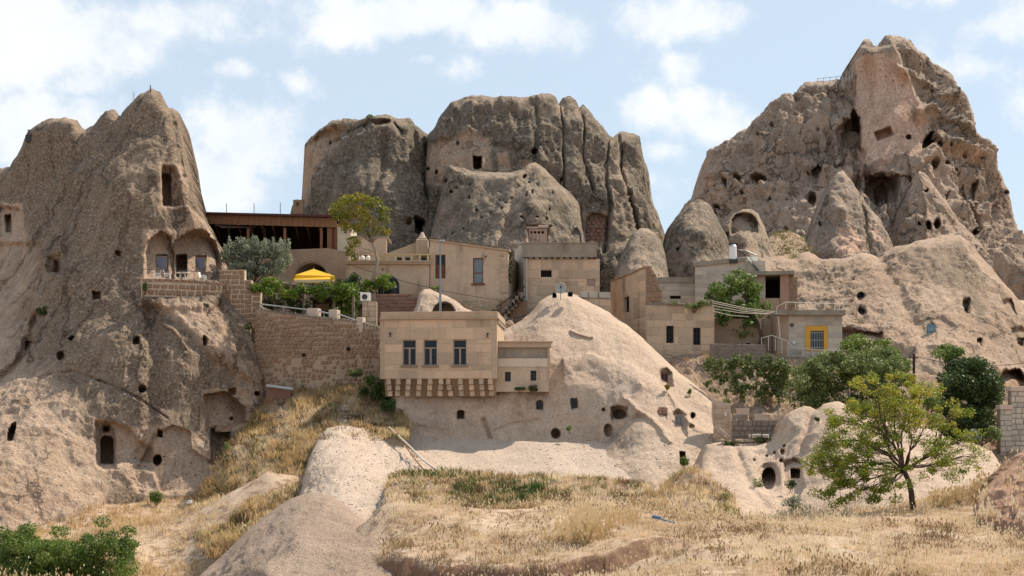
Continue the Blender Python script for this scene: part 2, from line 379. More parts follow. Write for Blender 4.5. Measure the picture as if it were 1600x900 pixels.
# ---------------------------------------------------------------- rock builder
SURF = {}      # name -> sampled surface for planting grass on it
def resample(top, res, jit, seed):
    P = np.array(top, float)
    for i in range(1, len(P)): P[i, 0] = max(P[i, 0], P[i-1, 0]+.4)
    seg = np.hypot(*np.diff(P, axis=0).T); s = np.concatenate([[0], np.cumsum(seg)])
    n = int(s[-1]/res)+2; t = np.linspace(0, s[-1], n)
    x = np.interp(t, s, P[:, 0]); y = np.interp(t, s, P[:, 1])
    q = np.stack([t, np.full(n, seed*13.7), np.zeros(n)], -1)
    y = y+fbm(q, 1/14., 4, .6)*jit
    for i in range(1, n): x[i] = max(x[i], x[i-1]+.12)
    return x, y
def rock(name, top, foot, ctrl, mat, res=2.0, rp=18, rm=3.0, feats=(), amp=(.5, .35, .12), flute=.0, lich=.3, ochre=0., thick=8, jit=3.0, seed=1,
         label=None, cat='rock', group=None, kind=None, lfun=None, jf=1.0, crag=0.0, crust=.12):
    tx, ty = resample(top, res, jit, seed)
    fx, fy = zip(*foot)
    by = np.interp(tx, fx, fy); by = np.maximum(by, ty+1.0)
    H = (by-ty).max(); nv = int(H/res)+2; nu = len(tx)
    v = np.linspace(0, 1, nv)[None, :]
    PX = np.repeat(tx[:, None], nv, 1); PY = ty[:, None]+(by-ty)[:, None]*v
    Y = rbf(ctrl, np.stack([PX, PY], -1))
    tl = list(zip(tx[::4], ty[::4]))+[(tx[-1], ty[-1])]
    # distance to skyline, cheap: vertical distance shortened by local slope
    d = np.full(PX.shape, 1e9)
    for k in range(0, nu-1, 2):
        k2 = min(k+2, nu-1); lo, hi = np.searchsorted(tx, [tx[k]-rp-1, tx[k2]+rp+1]); sl = slice(max(lo, 0), hi)
        ex, ey = tx[k2]-tx[k], ty[k2]-ty[k]; X_, Y_ = PX[sl]-tx[k], PY[sl]-ty[k]
        q_ = np.clip((X_*ex+Y_*ey)/(ex*ex+ey*ey+1e-9), 0, 1)
        d[sl] = np.minimum(d[sl], np.hypot(X_-q_*ex, Y_-q_*ey))
    t = np.clip((rp-d)/rp, 0, 1); Y = Y+rm*(1-np.sqrt(np.clip(1-t*t, 0, 1)))
    lic = np.full(PX.shape, float(lich)); och = np.full(PX.shape, float(ochre)); keep = np.ones(PX.shape); soot = np.zeros(PX.shape)
    push = np.zeros(PX.shape)
    wob = fbm(np.stack([PX, PY, np.zeros_like(PX)], -1), 1/9., 3, .6, off=seed)*1.0
    def sd_poly(pts, soft):
        xs = [p[0] for p in pts]; ys = [p[1] for p in pts]
        m = (PX > min(xs)-soft-3) & (PX < max(xs)+soft+3) & (PY > min(ys)-soft-3) & (PY < max(ys)+soft+3)
        out = np.zeros(PX.shape)
        if m.any():
            x, y = PX[m]+wob[m]*min(soft, 3), PY[m]+wob[m]*min(soft, 3)
            dd = dpoly(x, y, pts, True); dd = np.where(inpoly(x, y, pts), dd, -dd)
            out[m] = sstep(dd, -soft, soft)
        return out
    for f in feats:
        k = f[0]
        if k == 'hole':
            _, shp, cx, cy, w, h, dep = f[:7]; rot = R(f[7]) if len(f) > 7 else 0; soft = f[8] if len(f) > 8 else .7
            rr = max(w, h)+6; m = (abs(PX-cx) < rr) & (abs(PY-cy) < rr)
            if not m.any(): continue
            x = PX[m]-cx; y = PY[m]-cy; x, y = x*math.cos(rot)+y*math.sin(rot), -x*math.sin(rot)+y*math.cos(rot)
            wv_ = wob[m]*.5 if soft >= .7 else 0
            a, b = w/2, h/2
            if shp == 'ell': sd = (1-np.hypot(x/a, y/b))*min(a, b)
            elif shp == 'arch':
                yc = -b+a
                sd = np.where(y < yc, a-np.hypot(x, y-yc), np.minimum(a-abs(x), b-y))
            else: sd = np.minimum(a-abs(x), b-abs(y))
            s = sstep(sd+wv_, -soft, soft); push[m] += s*dep; keep[m] *= (1-s*.8)
            if dep > 1.0: lic[m] = lic[m]*(1-s)-.1*s
        elif k == 'poly':
            s = sd_poly(f[1], f[3]); push += s*f[2]
            if f[2] > .35: keep *= 1-s*.65
        elif k == 'crease':
            _, pts, w, dep = f
            xs = [p[0] for p in pts]; ys = [p[1] for p in pts]
            m = (PX > min(xs)-3*w) & (PX < max(xs)+3*w) & (PY > min(ys)-3*w) & (PY < max(ys)+3*w)
            if m.any():
                dd = dpoly(PX[m]+wob[m]*w*.5, PY[m], pts); push[m] += dep*np.exp(-(dd/w)**2)
        elif k == 'edge':      # cliff edge: everything below the line steps out by dep, fading downwards over fade px
            _, pts, dep, fade = f
            xs, ys = zip(*pts); yl = np.interp(PX, xs, ys, left=1e6, right=1e6); q = PY-yl+wob*3
            push += -dep*sstep(q, -1.5, 2.5)*(1-sstep(q, 0, fade))
        elif k == 'lich': lic += sd_poly(f[1], f[3])*f[2]  # lichen amount; a few patches also paint in sunlight and shade
        elif k == 'och': och += sd_poly(f[1], f[3])*f[2]
        elif k == 'flat': keep *= 1-sd_poly(f[1], f[3])*f[2]
    P = np.stack([(PX-800)/F*Y, Y, (HY-PY)/F*Y], -1)
    du = np.gradient(P, axis=0); dv = np.gradient(P, axis=1); nr = np.cross(dv, du); nr /= np.linalg.norm(nr, axis=2)[..., None]+1e-9
    nr = np.where((nr[..., 1:2]*P[..., 1:2]+nr[..., 0:1]*P[..., 0:1]+nr[..., 2:3]*P[..., 2:3]) > 0, -nr, nr)
    # smooth normals so that sharp pushes do not throw vertices sideways
    for _ in range(2):
        nr[1:-1] = (nr[:-2]+nr[1:-1]*2+nr[2:])/4; nr[:, 1:-1] = (nr[:, :-2]+nr[:, 1:-1]*2+nr[:, 2:])/4
    Y = Y+push; P = np.stack([(PX-800)/F*Y, Y, (HY-PY)/F*Y], -1)
    D = amp[0]*fbm(P, .14*jf, 3, off=seed*3.1)+amp[1]*fbm(P, .55*jf, 3, off=seed*5.3)+amp[2]*fbm(P, 2.0*jf, 3, .6, off=seed)
    if crust: D = D+crust*ridged(P, 1.15*jf, 4, off=seed*9.1)-crust*.8*sstep(fbm(P, 2.6*jf, 2, off=seed+40), .25, .5)
    if crag: D = D+crag*ridged(P, .22*jf, 5, off=seed*7.7)
    if flute: D = D+flute*.7*ridged(P, .33*jf, 3, off=seed*2.2, aniso=(1, 1, .10))+flute*.35*ridged(P, 1.1*jf, 3, off=seed*4.2, aniso=(1, 1, .13))
    edge_fade = np.clip(d/14., .12, 1)
    P = P+nr*(D*keep*edge_fade)[..., None]
    slope = nr[..., 2]
    lic = lic-sstep(slope, .6, .92)*.35
    if lfun is not None: lic = lic+lfun(PX, PY, P, nr)
    Q = P.copy()
    # back of the body
    nb = 7; B = np.zeros((nu, nb, 3)); zf = P[:, -1, 2]-1.0
    cr = P[:, 0]
    hh = np.clip((by-ty)/H*1.6, .15, 1)
    for k in range(nb):
        tt = (k+1)/nb; B[:, k, 0] = cr[:, 0]; B[:, k, 1] = cr[:, 1]+thick*hh*(math.sin(tt*math.pi/2)); B[:, k, 2] = cr[:, 2]+(zf-cr[:, 2])*(1-math.cos(tt*math.pi/2))
    SK = np.stack([P[:, -1]+np.array([0, -.25, -1.5]), P[:, -1]+np.array([0, -.5, -7.])], 1)
    allP = np.concatenate([B[:, ::-1], P, SK], 1); n2 = nv+nb+2
    def pad(a): return np.concatenate([np.repeat(a[:, :1], nb, 1), a, np.repeat(a[:, -1:], 2, 1)], 1)
    idx = np.arange(nu*n2).reshape(nu, n2)
    q = np.stack([idx[:-1, :-1], idx[:-1, 1:], idx[1:, 1:], idx[1:, :-1]], -1).reshape(-1, 4)
    base = np.array([P[..., 0].mean(), P[..., 1].mean(), P[..., 2].min()])
    me = np_mesh(name, (allP-base).reshape(-1, 3), q, attrs={'lichen': pad(lic), 'ochre': pad(och), 'soot': pad(soot)})
    o = link(name, me, mat, loc=base)
    tag(o, label, cat if kind != 'structure' else None, group, kind)
    SURF[o.name] = (PX, PY, Q, nr)
    return o
def ypix(name, px, py):
    """depth of a built surface where it shows at (px, py)"""
    PX, PY, P, _ = SURF[name]
    sx = 800+P[..., 0]/P[..., 1]*F; sy = HY-P[..., 2]/P[..., 1]*F
    k = np.argmin((sx-px)**2+(sy-py)**2)
    return float(P[..., 1].ravel()[k])
H = 'hole'
# ---------------------------------------------------------------- left rock cone
left_cone = rock('rock_cone', [(-90,300),(-40,275),(0,262),(15,262),(30,235),(45,205),(60,193),(75,188),(100,186),(120,190),(133,205),(150,192),(165,172),(178,171),(188,181),(205,160),(220,146),(237,139),(250,146),(262,168),(280,176),(284,210),(290,240),(300,280),(303,300),(312,330),(325,352),(340,380),(350,420),(365,450),(385,480),(398,510),(406,560),(413,600),(415,640),(416,652)],
    [(-90,840),(0,826),(100,806),(140,790),(165,772),(250,782),(325,764),(340,715),(365,700),(400,664),(416,656)],
    [(240,150,124),(270,220,121),(285,330,117.5),(340,400,118.5),(200,300,115.5),(240,455,111.5),(345,455,114.5),(100,200,130),(160,200,127),(50,300,133),(0,300,138),(-80,300,144),(100,400,118),(0,430,127),(0,560,113),(150,550,107.5),(300,560,107.5),(400,560,112),(412,640,111),(60,650,104),(0,700,100.5),(-80,700,100),(150,690,103.5),(250,690,104),(330,690,105.5),(0,820,92),(100,800,95),(150,770,100),(250,775,103),(330,750,104.5),(-80,830,91)],
    ROCK, res=2.0, rp=26, rm=4.0, amp=(.9,.16,.05), flute=.5, crust=.06, lich=.82, thick=16, seed=1, jit=4,
    feats=[('crease',[(133,205),(115,280),(100,350),(80,420)],8,1.0),('crease',[(190,180),(170,240),(140,330),(118,395),(75,440),(30,500)],8,1.0),
        ('crease',[(262,170),(272,220),(280,280)],4,.7),('crease',[(0,590),(30,560),(60,500)],8,1.8),('crease',[(210,770),(240,660),(245,560),(235,480)],12,.7),
        ('crease',[(60,590),(120,580),(190,610),(260,655)],2,.3),
        ('poly',[(-90,380),(60,380),(75,430),(40,500),(0,560),(-90,560)],1.5,6),
        # upper window alcove
        ('poly',[(250,282),(256,268),(270,268),(276,282),(278,325),(252,325)],1.0,2.5),(H,'arch',259,298,14,48,2.6),
        # terrace alcoves with the two doors and the open one
        ('poly',[(229,440),(228,392),(236,372),(252,362),(266,372),(271,400),(271,440)],1.6,2),('poly',[(268,440),(268,395),(272,378),(288,368),(310,366),(330,380),(340,408),(341,440)],1.9,2),
        ('crease',[(270,440),(270,380)],1.8,-.9),
        (H,'rect',252.5,417,19,35,.55,0,.4),(H,'rect',283,417,16,34,3.0,0,.4),(H,'rect',312,419,16,34,.55,0,.4),
        ('edge',[(222,456),(240,462),(300,468),(345,466)],1.2,26),
        ('crease',[(221,468),(238,482),(252,505),(275,525),(290,548)],2.2,-.6),('poly',[(240,470),(330,480),(385,560),(395,600),(330,560),(290,520)],-.9,10),
        (H,'rect',151,462,12,12,1.6),('poly',[(80,402),(102,402),(102,430),(80,430)],.5,1.5),(H,'rect',93,417,13,20,1.6),
        ('poly',[(-3,324),(33,328),(33,366),(-3,372)],1.0,1.5),(H,'rect',14,350,8,27,2.2),(H,'ell',185,396,9,8,1.3),
        (H,'ell',113,530,9,9,1.6),(H,'rect',46,541,14,16,1.4,12),(H,'ell',97,558,10,13,1.6,20),(H,'arch',213,534,9,12,1.6),(H,'ell',317,537,7,13,1.6),
        (H,'ell',223,613,10,10,1.6),(H,'ell',395,617,6,7,1.2),(H,'ell',20,681,12,31,2.6,15),
        ('poly',[(150,664),(178,664),(205,672),(215,690),(238,700),(238,722),(150,728)],.7,2.5),
        ('poly',[(153,690),(156,672),(168,662),(178,672),(181,690),(180,735),(154,735)],.6,1.5),(H,'arch',167,703,20,43,3.4),(H,'rect',166,671,9,8,1.6),
        (H,'rect',250,679,7,9,1.6),(H,'ell',246,719,13,17,2.6,10),('poly',[(242,680),(270,667),(298,674),(298,700),(330,720),(325,762),(250,770),(240,740),(215,730)],.5,2),
        ('poly',[(320,616),(352,612),(380,640),(382,664),(326,668)],1.7,1.6),('poly',[(331,668),(362,672),(362,724),(332,724)],2.2,1.5),(H,'rect',361,613,10,10,1.2),(H,'ell',361,655,5,5,1),
        # crust and bare patches; right flank and its edge strip also paint in sunlight
        ('lich',[(-90,600),(60,590),(130,640),(150,740),(150,800),(-90,840)],-.62,50),('lich',[(-90,340),(40,360),(70,440),(0,600),(-90,640)],-.5,40),
        ('lich',[(240,470),(330,475),(400,560),(412,640),(330,560),(290,520)],-.6,12),('lich',[(225,360),(345,362),(345,440),(225,440)],-1.0,4),
        ('lich',[(240,670),(300,670),(335,700),(330,770),(215,780),(150,730),(150,660),(215,672)],-.95,5),('lich',[(316,608),(388,608),(388,668),(316,668)],-.9,3),
        ('lich',[(285,330),(345,370),(350,420),(330,372),(290,362)],-.7,6),('lich',[(245,262),(284,262),(286,330),(245,330)],-.55,8),('lich',[(-5,320),(36,320),(36,372),(-5,372)],-1,3),
        ('lich',[(350,430),(400,500),(415,640),(390,640),(370,500)],-.25,10),('lich',[(60,200),(180,180),(140,330),(90,420),(20,330)],.08,20),
        ('och',[(225,360),(345,362),(345,440),(225,440)],.28,4),('och',[(250,262),(284,262),(286,330),(250,330)],.3,6),('och',[(316,608),(388,608),(388,668),(316,668)],.45,3),
        ('och',[(-5,320),(36,320),(36,372),(-5,372)],.35,3),('och',[(150,664),(215,672),(238,722),(150,735)],.35,4),('och',[(330,665),(365,665),(365,726),(330,726)],.6,3),('och',[(75,400),(110,400),(110,432),(75,432)],.3,5)],
    label='tall dark rock cone at the left with a terrace and doors cut into it', cat='rock cone')
# ---------------------------------------------------------------- cliffs behind the village
cliff_l = rock('cliff', [(440,400),(452,340),(457,322),(464,312),(471,318),(471,290),(468,240),(476,226),(484,216),(500,200),(520,190),(560,188),(578,184),(600,180),(625,186),(640,186),(650,198),(665,207),(680,225),(700,300),(710,400),(720,430)],
    [(440,405),(460,440),(720,440)],
    [(470,240,176),(500,210,175),(600,190,170),(650,205,172),(470,330,176),(500,300,171),(560,300,164),(620,320,162),(690,300,170),(480,420,165),(560,420,159),(640,420,157),(710,420,160)],
    ROCK_FAR, res=2.2, rp=22, rm=5, amp=(1.3,.35,.12), flute=.9, lich=.85, thick=22, seed=2, jit=4, jf=.8,
    feats=[('crease',[(664,208),(662,260),(668,300),(690,330)],5,4),('crease',[(520,225),(560,212),(610,196),(630,215)],3,1.6),('edge',[(520,222),(560,210),(600,200),(636,215)],1.8,80),
        ('poly',[(466,230),(520,205),(545,208),(500,270),(478,330),(466,330)],2.6,5),(H,'rect',636,352,5,7,2),(H,'arch',652,358,13,26,5),('poly',[(644,346),(660,346),(662,356),(644,354)],3,1.5),
        (H,'rect',463,318,4,5,2),('och',[(466,232),(520,200),(545,205),(505,270),(480,325),(466,330)],.48,8),('lich',[(466,232),(520,200),(545,205),(505,270),(480,325),(466,330)],-.8,10),
        ('crease',[(600,200),(600,260),(585,330)],5,1.0),('och',[(560,190),(640,186),(640,200),(560,205)],.3,5),('crease',[(640,200),(672,320),(690,340)],4,1.5),('och',[(440,330),(475,310),(478,335),(450,345)],.4,4)],
    label='lower dark cliff with orange left edge between tree and main cliff', cat='cliff', group='dark cliffs behind the village')
cliff_m = rock('cliff', [(655,440),(656,300),(658,262),(663,220),(671,210),(680,200),(690,180),(705,160),(720,154),(735,150),(780,152),(825,153),(835,148),(845,146),(860,146),(868,151),(873,162),(879,152),(890,151),(900,156),(905,168),(911,162),(922,177),(940,195),(950,210),(957,213),(966,208),(990,206),(1000,212),(1004,240),(1013,270),(1018,310),(1030,340),(1040,370),(1045,420),(1047,440)],
    [(655,445),(800,446),(1047,446)],
    [(665,230,166),(700,170,168),(800,160,168),(870,160,168),(940,200,168),(990,212,170),(1015,300,168),(1040,380,164),(680,270,163),(750,260,161.5),(840,250,161.5),(700,330,166),(800,340,166),(900,300,160),(940,300,160),(980,300,161),(900,420,157),(960,420,155),(1000,420,155),(1040,430,160),(700,430,164),(800,430,162)],
    ROCK_FAR, res=2.1, rp=24, rm=6, amp=(1.3,.35,.12), flute=1.1, lich=.82, thick=30, seed=3, jit=3.5, jf=.8,
    feats=[('crease',[(873,155),(878,200),(880,250),(884,330)],1.5,1.1),('crease',[(905,160),(909,200),(910,240),(925,300)],1.6,1.1),('crease',[(948,212),(946,260),(950,330),(945,400)],2.2,1.3),
        ('crease',[(967,212),(972,270),(985,330),(998,380),(1005,420)],2.4,2.0),('crease',[(1005,235),(1012,300),(1030,360)],2.5,1.5),('crease',[(836,150),(840,200),(836,240)],2.5,1.0),
        ('poly',[(661,235),(690,222),(720,208),(760,214),(800,230),(835,236),(838,262),(800,268),(740,268),(700,262),(690,290),(672,290)],.8,7),
        (H,'rect',746,254,12,20,5),(H,'ell',835,239,8,7,3),(H,'ell',669,264,5,5,2),(H,'ell',682,269,4,5,2),(H,'ell',877,283,4,6,2),(H,'ell',715,224,3,5,1.5),
        ('och',[(660,235),(690,222),(735,204),(765,215),(768,265),(740,268),(700,262),(690,292),(664,285)],.45,7),('lich',[(660,235),(690,222),(735,204),(765,215),(768,265),(740,268),(700,262),(690,292),(664,285)],-.75,7),
        ('och',[(778,240),(792,234),(797,266),(780,268)],.6,4),('lich',[(778,240),(792,234),(797,266),(780,268)],-.9,4),('och',[(812,250),(828,246),(832,262),(815,268)],.6,4),('lich',[(812,250),(828,246),(832,262),(815,268)],-.8,4),
        ('och',[(830,168),(870,166),(905,180),(905,196),(870,180),(835,182)],.42,5),('lich',[(830,168),(905,172),(905,196),(835,182)],-.35,6),('och',[(788,196),(808,196),(808,208),(788,208)],.5,4),
        ('lich',[(950,240),(975,240),(1000,380),(960,400),(948,330)],-.3,10),('lich',[(1000,230),(1020,300),(1045,420),(1025,400)],-.35,8),('och',[(1005,250),(1015,250),(1040,370),(1025,360)],.3,8),
        ('poly',[(914,352),(917,342),(926,335),(938,335),(947,342),(950,352),(950,382),(915,382)],1.2,1.5),
        ('lich',[(912,334),(952,334),(952,384),(912,384)],-.4,4)],
    label='broad main cliff in the middle with a black square opening near its top left', cat='cliff', group='dark cliffs behind the village')
apron = rock('rock_slope', [(655,440),(668,390),(680,340),(694,285),(702,258),(715,262),(740,268),(770,269),(800,269),(815,265),(828,256),(838,253),(850,262),(862,275),(876,290),(892,303),(905,318),(908,350),(914,380),(922,420)],
    [(655,446),(922,446)],
    [(702,262,159),(760,272,159),(838,258,158),(905,320,157),(680,350,157),(760,350,152),(840,330,150),(890,370,151),(660,420,154),(760,430,146),(850,430,144),(915,420,148)],
    ROCK_FAR, res=2.2, rp=12, rm=2.0, amp=(.6,.2,.1), flute=.5, lich=.70, thick=8, seed=4, jit=2.5, jf=.9,
    feats=[('crease',[(838,255),(805,320),(790,380),(780,440)],9,1.2),('lich',[(800,310),(830,258),(815,330),(800,400),(760,420),(770,360)],-.25,10),
        (H,'ell',820,279,4,5,1.5),(H,'ell',697,283,5,6,2),(H,'ell',705,300,5,5,1.5),(H,'rect',684,311,5,7,2),(H,'ell',735,290,2.5,4,1),(H,'ell',746,330,2.5,3,1),
        ('poly',[(824,356),(856,356),(856,384),(826,384)],1.0,1.5),('och',[(822,354),(858,354),(858,384),(822,384)],.5,3),('lich',[(822,354),(858,354),(858,384),(822,384)],-.8,3),
        ('poly',[(893,365),(900,360),(906,366),(908,384),(893,384)],.6,1.5),('lich',[(838,254),(908,320),(908,345),(850,290)],-.15,8)]
        +[(H,'ell',float(x),float(y),2.4,3,.6) for x, y in zip(rng.uniform(690,870,26), rng.uniform(290,370,26))],
    label='smooth grey slope with pointed right crest before the main cliff', cat='rock')
small_cone = rock('rock_cone', [(958,440),(964,415),(972,395),(984,372),(992,362),(1002,357),(1014,357),(1024,364),(1034,378),(1040,400),(1046,440)], [(958,446),(1046,446)],
    [(1005,360,143),(975,400,140),(1030,390,142),(965,440,138),(1005,430,134),(1044,440,138)], ROCK_FAR, res=2.0, rp=16, rm=3, amp=(.6,.25,.1), flute=.3, lich=.68, thick=8, seed=5, jit=2.5,
    feats=[('och',[(972,415),(1000,412),(1035,425),(1035,446),(965,446)],.35,6),('lich',[(972,415),(1000,412),(1035,425),(1035,446),(965,446)],-.5,6)],
    label='small rounded grey cone at the right foot of the main cliff', cat='rock cone')
cone2 = rock('rock_cone', [(1034,446),(1040,380),(1043,358),(1060,337),(1078,318),(1088,312),(1096,312),(1106,318),(1120,340),(1135,370),(1146,400),(1152,432)], [(1034,448),(1152,440)],
    [(1092,315,158),(1045,370,156),(1140,390,156),(1092,370,150),(1040,440,151),(1095,430,146),(1150,430,151)], ROCK_FAR, res=2.0, rp=18, rm=4, amp=(.7,.25,.1), flute=.4, lich=.78, thick=10, seed=6, jit=2.5,
    feats=[('och',[(1062,375),(1090,376),(1090,392),(1064,390)],.5,6),('lich',[(1062,375),(1090,376),(1090,392),(1064,390)],-.5,6),(H,'ell',1063,393,4,5,1.5),('lich',[(1040,400),(1150,400),(1150,446),(1040,446)],-.25,10)],
    label='dark leaning cone beside the gap of sky, rising above the white tank', cat='rock cone')
cone3 = rock('rock_cone', [(1116,425),(1122,380),(1130,352),(1145,335),(1160,327),(1172,326),(1184,333),(1193,352),(1202,378),(1212,400),(1220,425)], [(1116,428),(1220,428)],
    [(1165,330,172),(1130,370,170),(1205,380,170),(1165,380,165),(1120,420,166),(1165,420,162),(1215,420,165)], ROCK_FAR, res=2.0, rp=14, rm=3, amp=(.7,.3,.15), flute=.3, lich=.38, thick=10, seed=7, jit=3,
    feats=[('poly',[(1143,345),(1150,336),(1172,336),(1182,346),(1183,366),(1143,368)],2.6,1.5),(H,'rect',1136,372,6,12,2),(H,'ell',1127,331,8,8,2),('och',[(1140,334),(1186,334),(1186,370),(1140,370)],.3,4)],
    label='pale cone with a wide carved room open at its top', cat='rock cone')
# ---------------------------------------------------------------- the castle rock
_r = np.random.default_rng(77)
CAV = [(H,['ell','rect','ell'][k % 3],float(x),float(y),float(w),float(h),1.6,float(t)) for k,(x,y,w,h,t) in enumerate(zip(_r.uniform(1110,1590,90), _r.uniform(200,400,90), _r.uniform(2,5,90), _r.uniform(2.5,6,90), _r.uniform(-25,25,90))) if not (1325 < x < 1445 and y < 300) and k % 2]
castle = rock('castle_rock', [(1030,400),(1046,352),(1058,335),(1068,325),(1085,305),(1092,285),(1103,262),(1107,243),(1118,233),(1130,226),(1150,210),(1166,200),(1190,180),(1206,158),(1222,152),(1238,148),(1252,134),(1262,131),(1275,127),(1300,127),(1316,125),(1331,119),(1333,100),(1341,78),(1350,63),(1358,62),(1365,72),(1372,70),(1383,57),(1395,60),(1410,60),(1430,74),(1445,84),(1455,101),(1463,104),(1472,106),(1480,112),(1496,140),(1512,162),(1518,180),(1522,208),(1535,214),(1550,224),(1556,236),(1558,246),(1559,264),(1566,276),(1573,300),(1580,330),(1590,360),(1602,390),(1640,430),(1680,470)],
    [(1030,430),(1100,440),(1680,520)],
    [(1050,360,262),(1110,250,262),(1200,180,262),(1320,130,262),(1350,80,254),(1400,70,252),(1470,115,254),(1515,180,256),(1556,250,256),(1580,340,254),(1640,430,250),(1120,330,254),(1200,260,252),(1280,220,250),(1320,260,247),(1400,180,247.5),(1390,250,243),(1300,300,240),(1450,180,250),(1480,260,246),(1530,300,248),(1120,400,242),(1220,360,236),(1300,400,226),(1400,380,228),(1500,360,234),(1560,420,230),(1640,500,226),(1060,430,240)],
    ROCK_CASTLE, res=1.9, rp=14, rm=4, amp=(3.0,.9,.35), flute=1.6, crag=2.0, crust=.4, lich=.45, thick=60, seed=8, jit=6, jf=.55,
    feats=[('poly',[(1336,98),(1346,72),(1366,76),(1398,70),(1420,120),(1440,190),(1448,235),(1440,262),(1420,300),(1385,284),(1345,268),(1340,190)],-2.6,2.5),('flat',[(1334,98),(1346,70),(1398,68),(1420,120),(1440,190),(1446,230),(1428,262),(1345,256)],.9,4),
        ('poly',[(1306,212),(1338,180),(1344,186),(1345,238),(1330,240),(1312,236)],6,2),('poly',[(1318,190),(1342,186),(1344,212),(1320,214)],4,1.5),('poly',[(1296,206),(1312,188),(1332,186),(1334,208),(1314,214),(1318,252),(1306,254)],-4,2),
        ('poly',[(1352,292),(1362,279),(1378,276),(1392,286),(1400,305),(1398,330),(1366,334),(1350,316)],7,4),('poly',[(1364,300),(1376,292),(1386,302),(1386,322),(1368,324)],3,2),
        (H,'rect',1381,210,26,13,2.6,-20),(H,'ell',1419,215,7,7,3),(H,'ell',1445,228,9,24,6,8),(H,'ell',1458,236,10,8,4),(H,'ell',1448,272,12,10,4),(H,'ell',1466,268,9,7,4),(H,'ell',1484,276,8,9,4),(H,'rect',1519,300,9,22,3),
        (H,'ell',1451,355,6,10,5),(H,'ell',1460,353,6,10,5),(H,'ell',1438,350,5,5,3),(H,'rect',1491,306,5,9,3),(H,'ell',1519,368,9,9,4),(H,'ell',1535,376,8,8,3),(H,'rect',1127,331,10,9,3),(H,'ell',1190,286,24,12,3),(H,'ell',1162,292,10,9,3),(H,'ell',1143,296,7,8,3),
        (H,'rect',1206,320,4,10,3),(H,'ell',1276,262,16,12,4),(H,'ell',1270,320,14,26,3),(H,'rect',1424,298,5,6,3),(H,'ell',1500,250,5,6,3),(H,'ell',1528,250,5,6,3),(H,'ell',1540,285,6,8,3),(H,'ell',1400,395,6,6,3),
        *CAV,('edge',[(1235,250),(1270,240),(1310,262),(1350,256)],4,40),('edge',[(1100,300),(1150,298),(1210,288),(1240,272)],2.5,40),('edge',[(1450,215),(1490,225),(1530,240)],4,30),('edge',[(1430,170),(1470,172),(1510,200)],3.5,30),('edge',[(1400,100),(1440,120),(1480,150)],2.5,25),('edge',[(1160,230),(1200,215),(1260,180),(1300,170)],1.6,30),('edge',[(1460,320),(1500,330),(1560,310)],3,30),('edge',[(1130,350),(1180,345),(1250,330)],2,30),
        ('crease',[(1345,240),(1335,300),(1330,350)],6,3),('crease',[(1400,260),(1420,310),(1430,370)],6,3),('crease',[(1240,150),(1262,200),(1280,250)],6,2),('crease',[(1500,300),(1520,350),(1560,420)],7,3),
        ('och',[(1336,98),(1346,84),(1366,84),(1398,80),(1420,120),(1440,190),(1446,240),(1420,262),(1345,256)],.9,3),('lich',[(1336,100),(1346,86),(1366,92),(1394,94),(1416,130),(1438,200),(1440,235),(1428,262),(1345,256)],-1.2,5),
        ('och',[(1310,262),(1350,240),(1420,262),(1400,290),(1350,280)],.5,6),('och',[(1268,240),(1340,236),(1350,262),(1270,280)],.35,8),('och',[(1440,120),(1480,125),(1480,160),(1450,160)],.35,8),('och',[(1455,230),(1550,225),(1556,262),(1500,262),(1460,256)],.5,8),
        ('och',[(1110,265),(1140,262),(1160,300),(1110,310)],.35,8),('och',[(1490,160),(1520,190),(1522,215),(1440,200),(1450,188)],.45,7),('och',[(1310,128),(1338,120),(1340,165),(1318,150)],.5,5),('och',[(1540,290),(1570,290),(1610,420),(1560,400)],.3,10),
        ('lich',[(1440,150),(1500,150),(1510,230),(1450,220)],.25,10),('lich',[(1090,300),(1180,250),(1230,290),(1180,330),(1100,330)],-.15,20),('lich',[(1186,250),(1225,215),(1215,290),(1180,310)],-.4,12),
        ('lich',[(1430,268),(1480,275),(1490,330),(1470,335),(1450,300)],-.65,6),('lich',[(1120,300),(1260,290),(1280,380),(1130,400)],-.15,20),('lich',[(1560,300),(1640,420),(1560,420)],-.2,10)],
    label='huge castle rock towering at the right with a smooth orange face', cat='castle rock')
castle_cone = rock('rock_cone', [(1252,420),(1262,380),(1275,340),(1285,310),(1298,282),(1308,269),(1318,266),(1330,282),(1345,305),(1365,330),(1380,350),(1392,378),(1400,400)], [(1252,424),(1400,424)],
    [(1315,270,216),(1280,340,214),(1360,335,214),(1315,330,208),(1256,415,208),(1325,415,198),(1398,398,208)], ROCK_CASTLE, res=2.0, rp=10, rm=3, amp=(1.0,.7,.3), flute=.7, lich=.62, thick=14, seed=9, jit=4, jf=.7,
    feats=[('och',[(1308,360),(1335,358),(1348,395),(1310,402)],.75,4),('lich',[(1308,360),(1335,358),(1348,395),(1310,402)],-1,4),('och',[(1355,345),(1368,350),(1380,385),(1362,380)],.6,4),('lich',[(1355,345),(1368,350),(1380,385),(1362,380)],-.8,4),(H,'rect',1285,355,3,6,1.5),
        ('crease',[(1345,310),(1350,350),(1358,400)],4,2)],
    label='pointed dark cone standing against the castle rock', cat='rock cone')
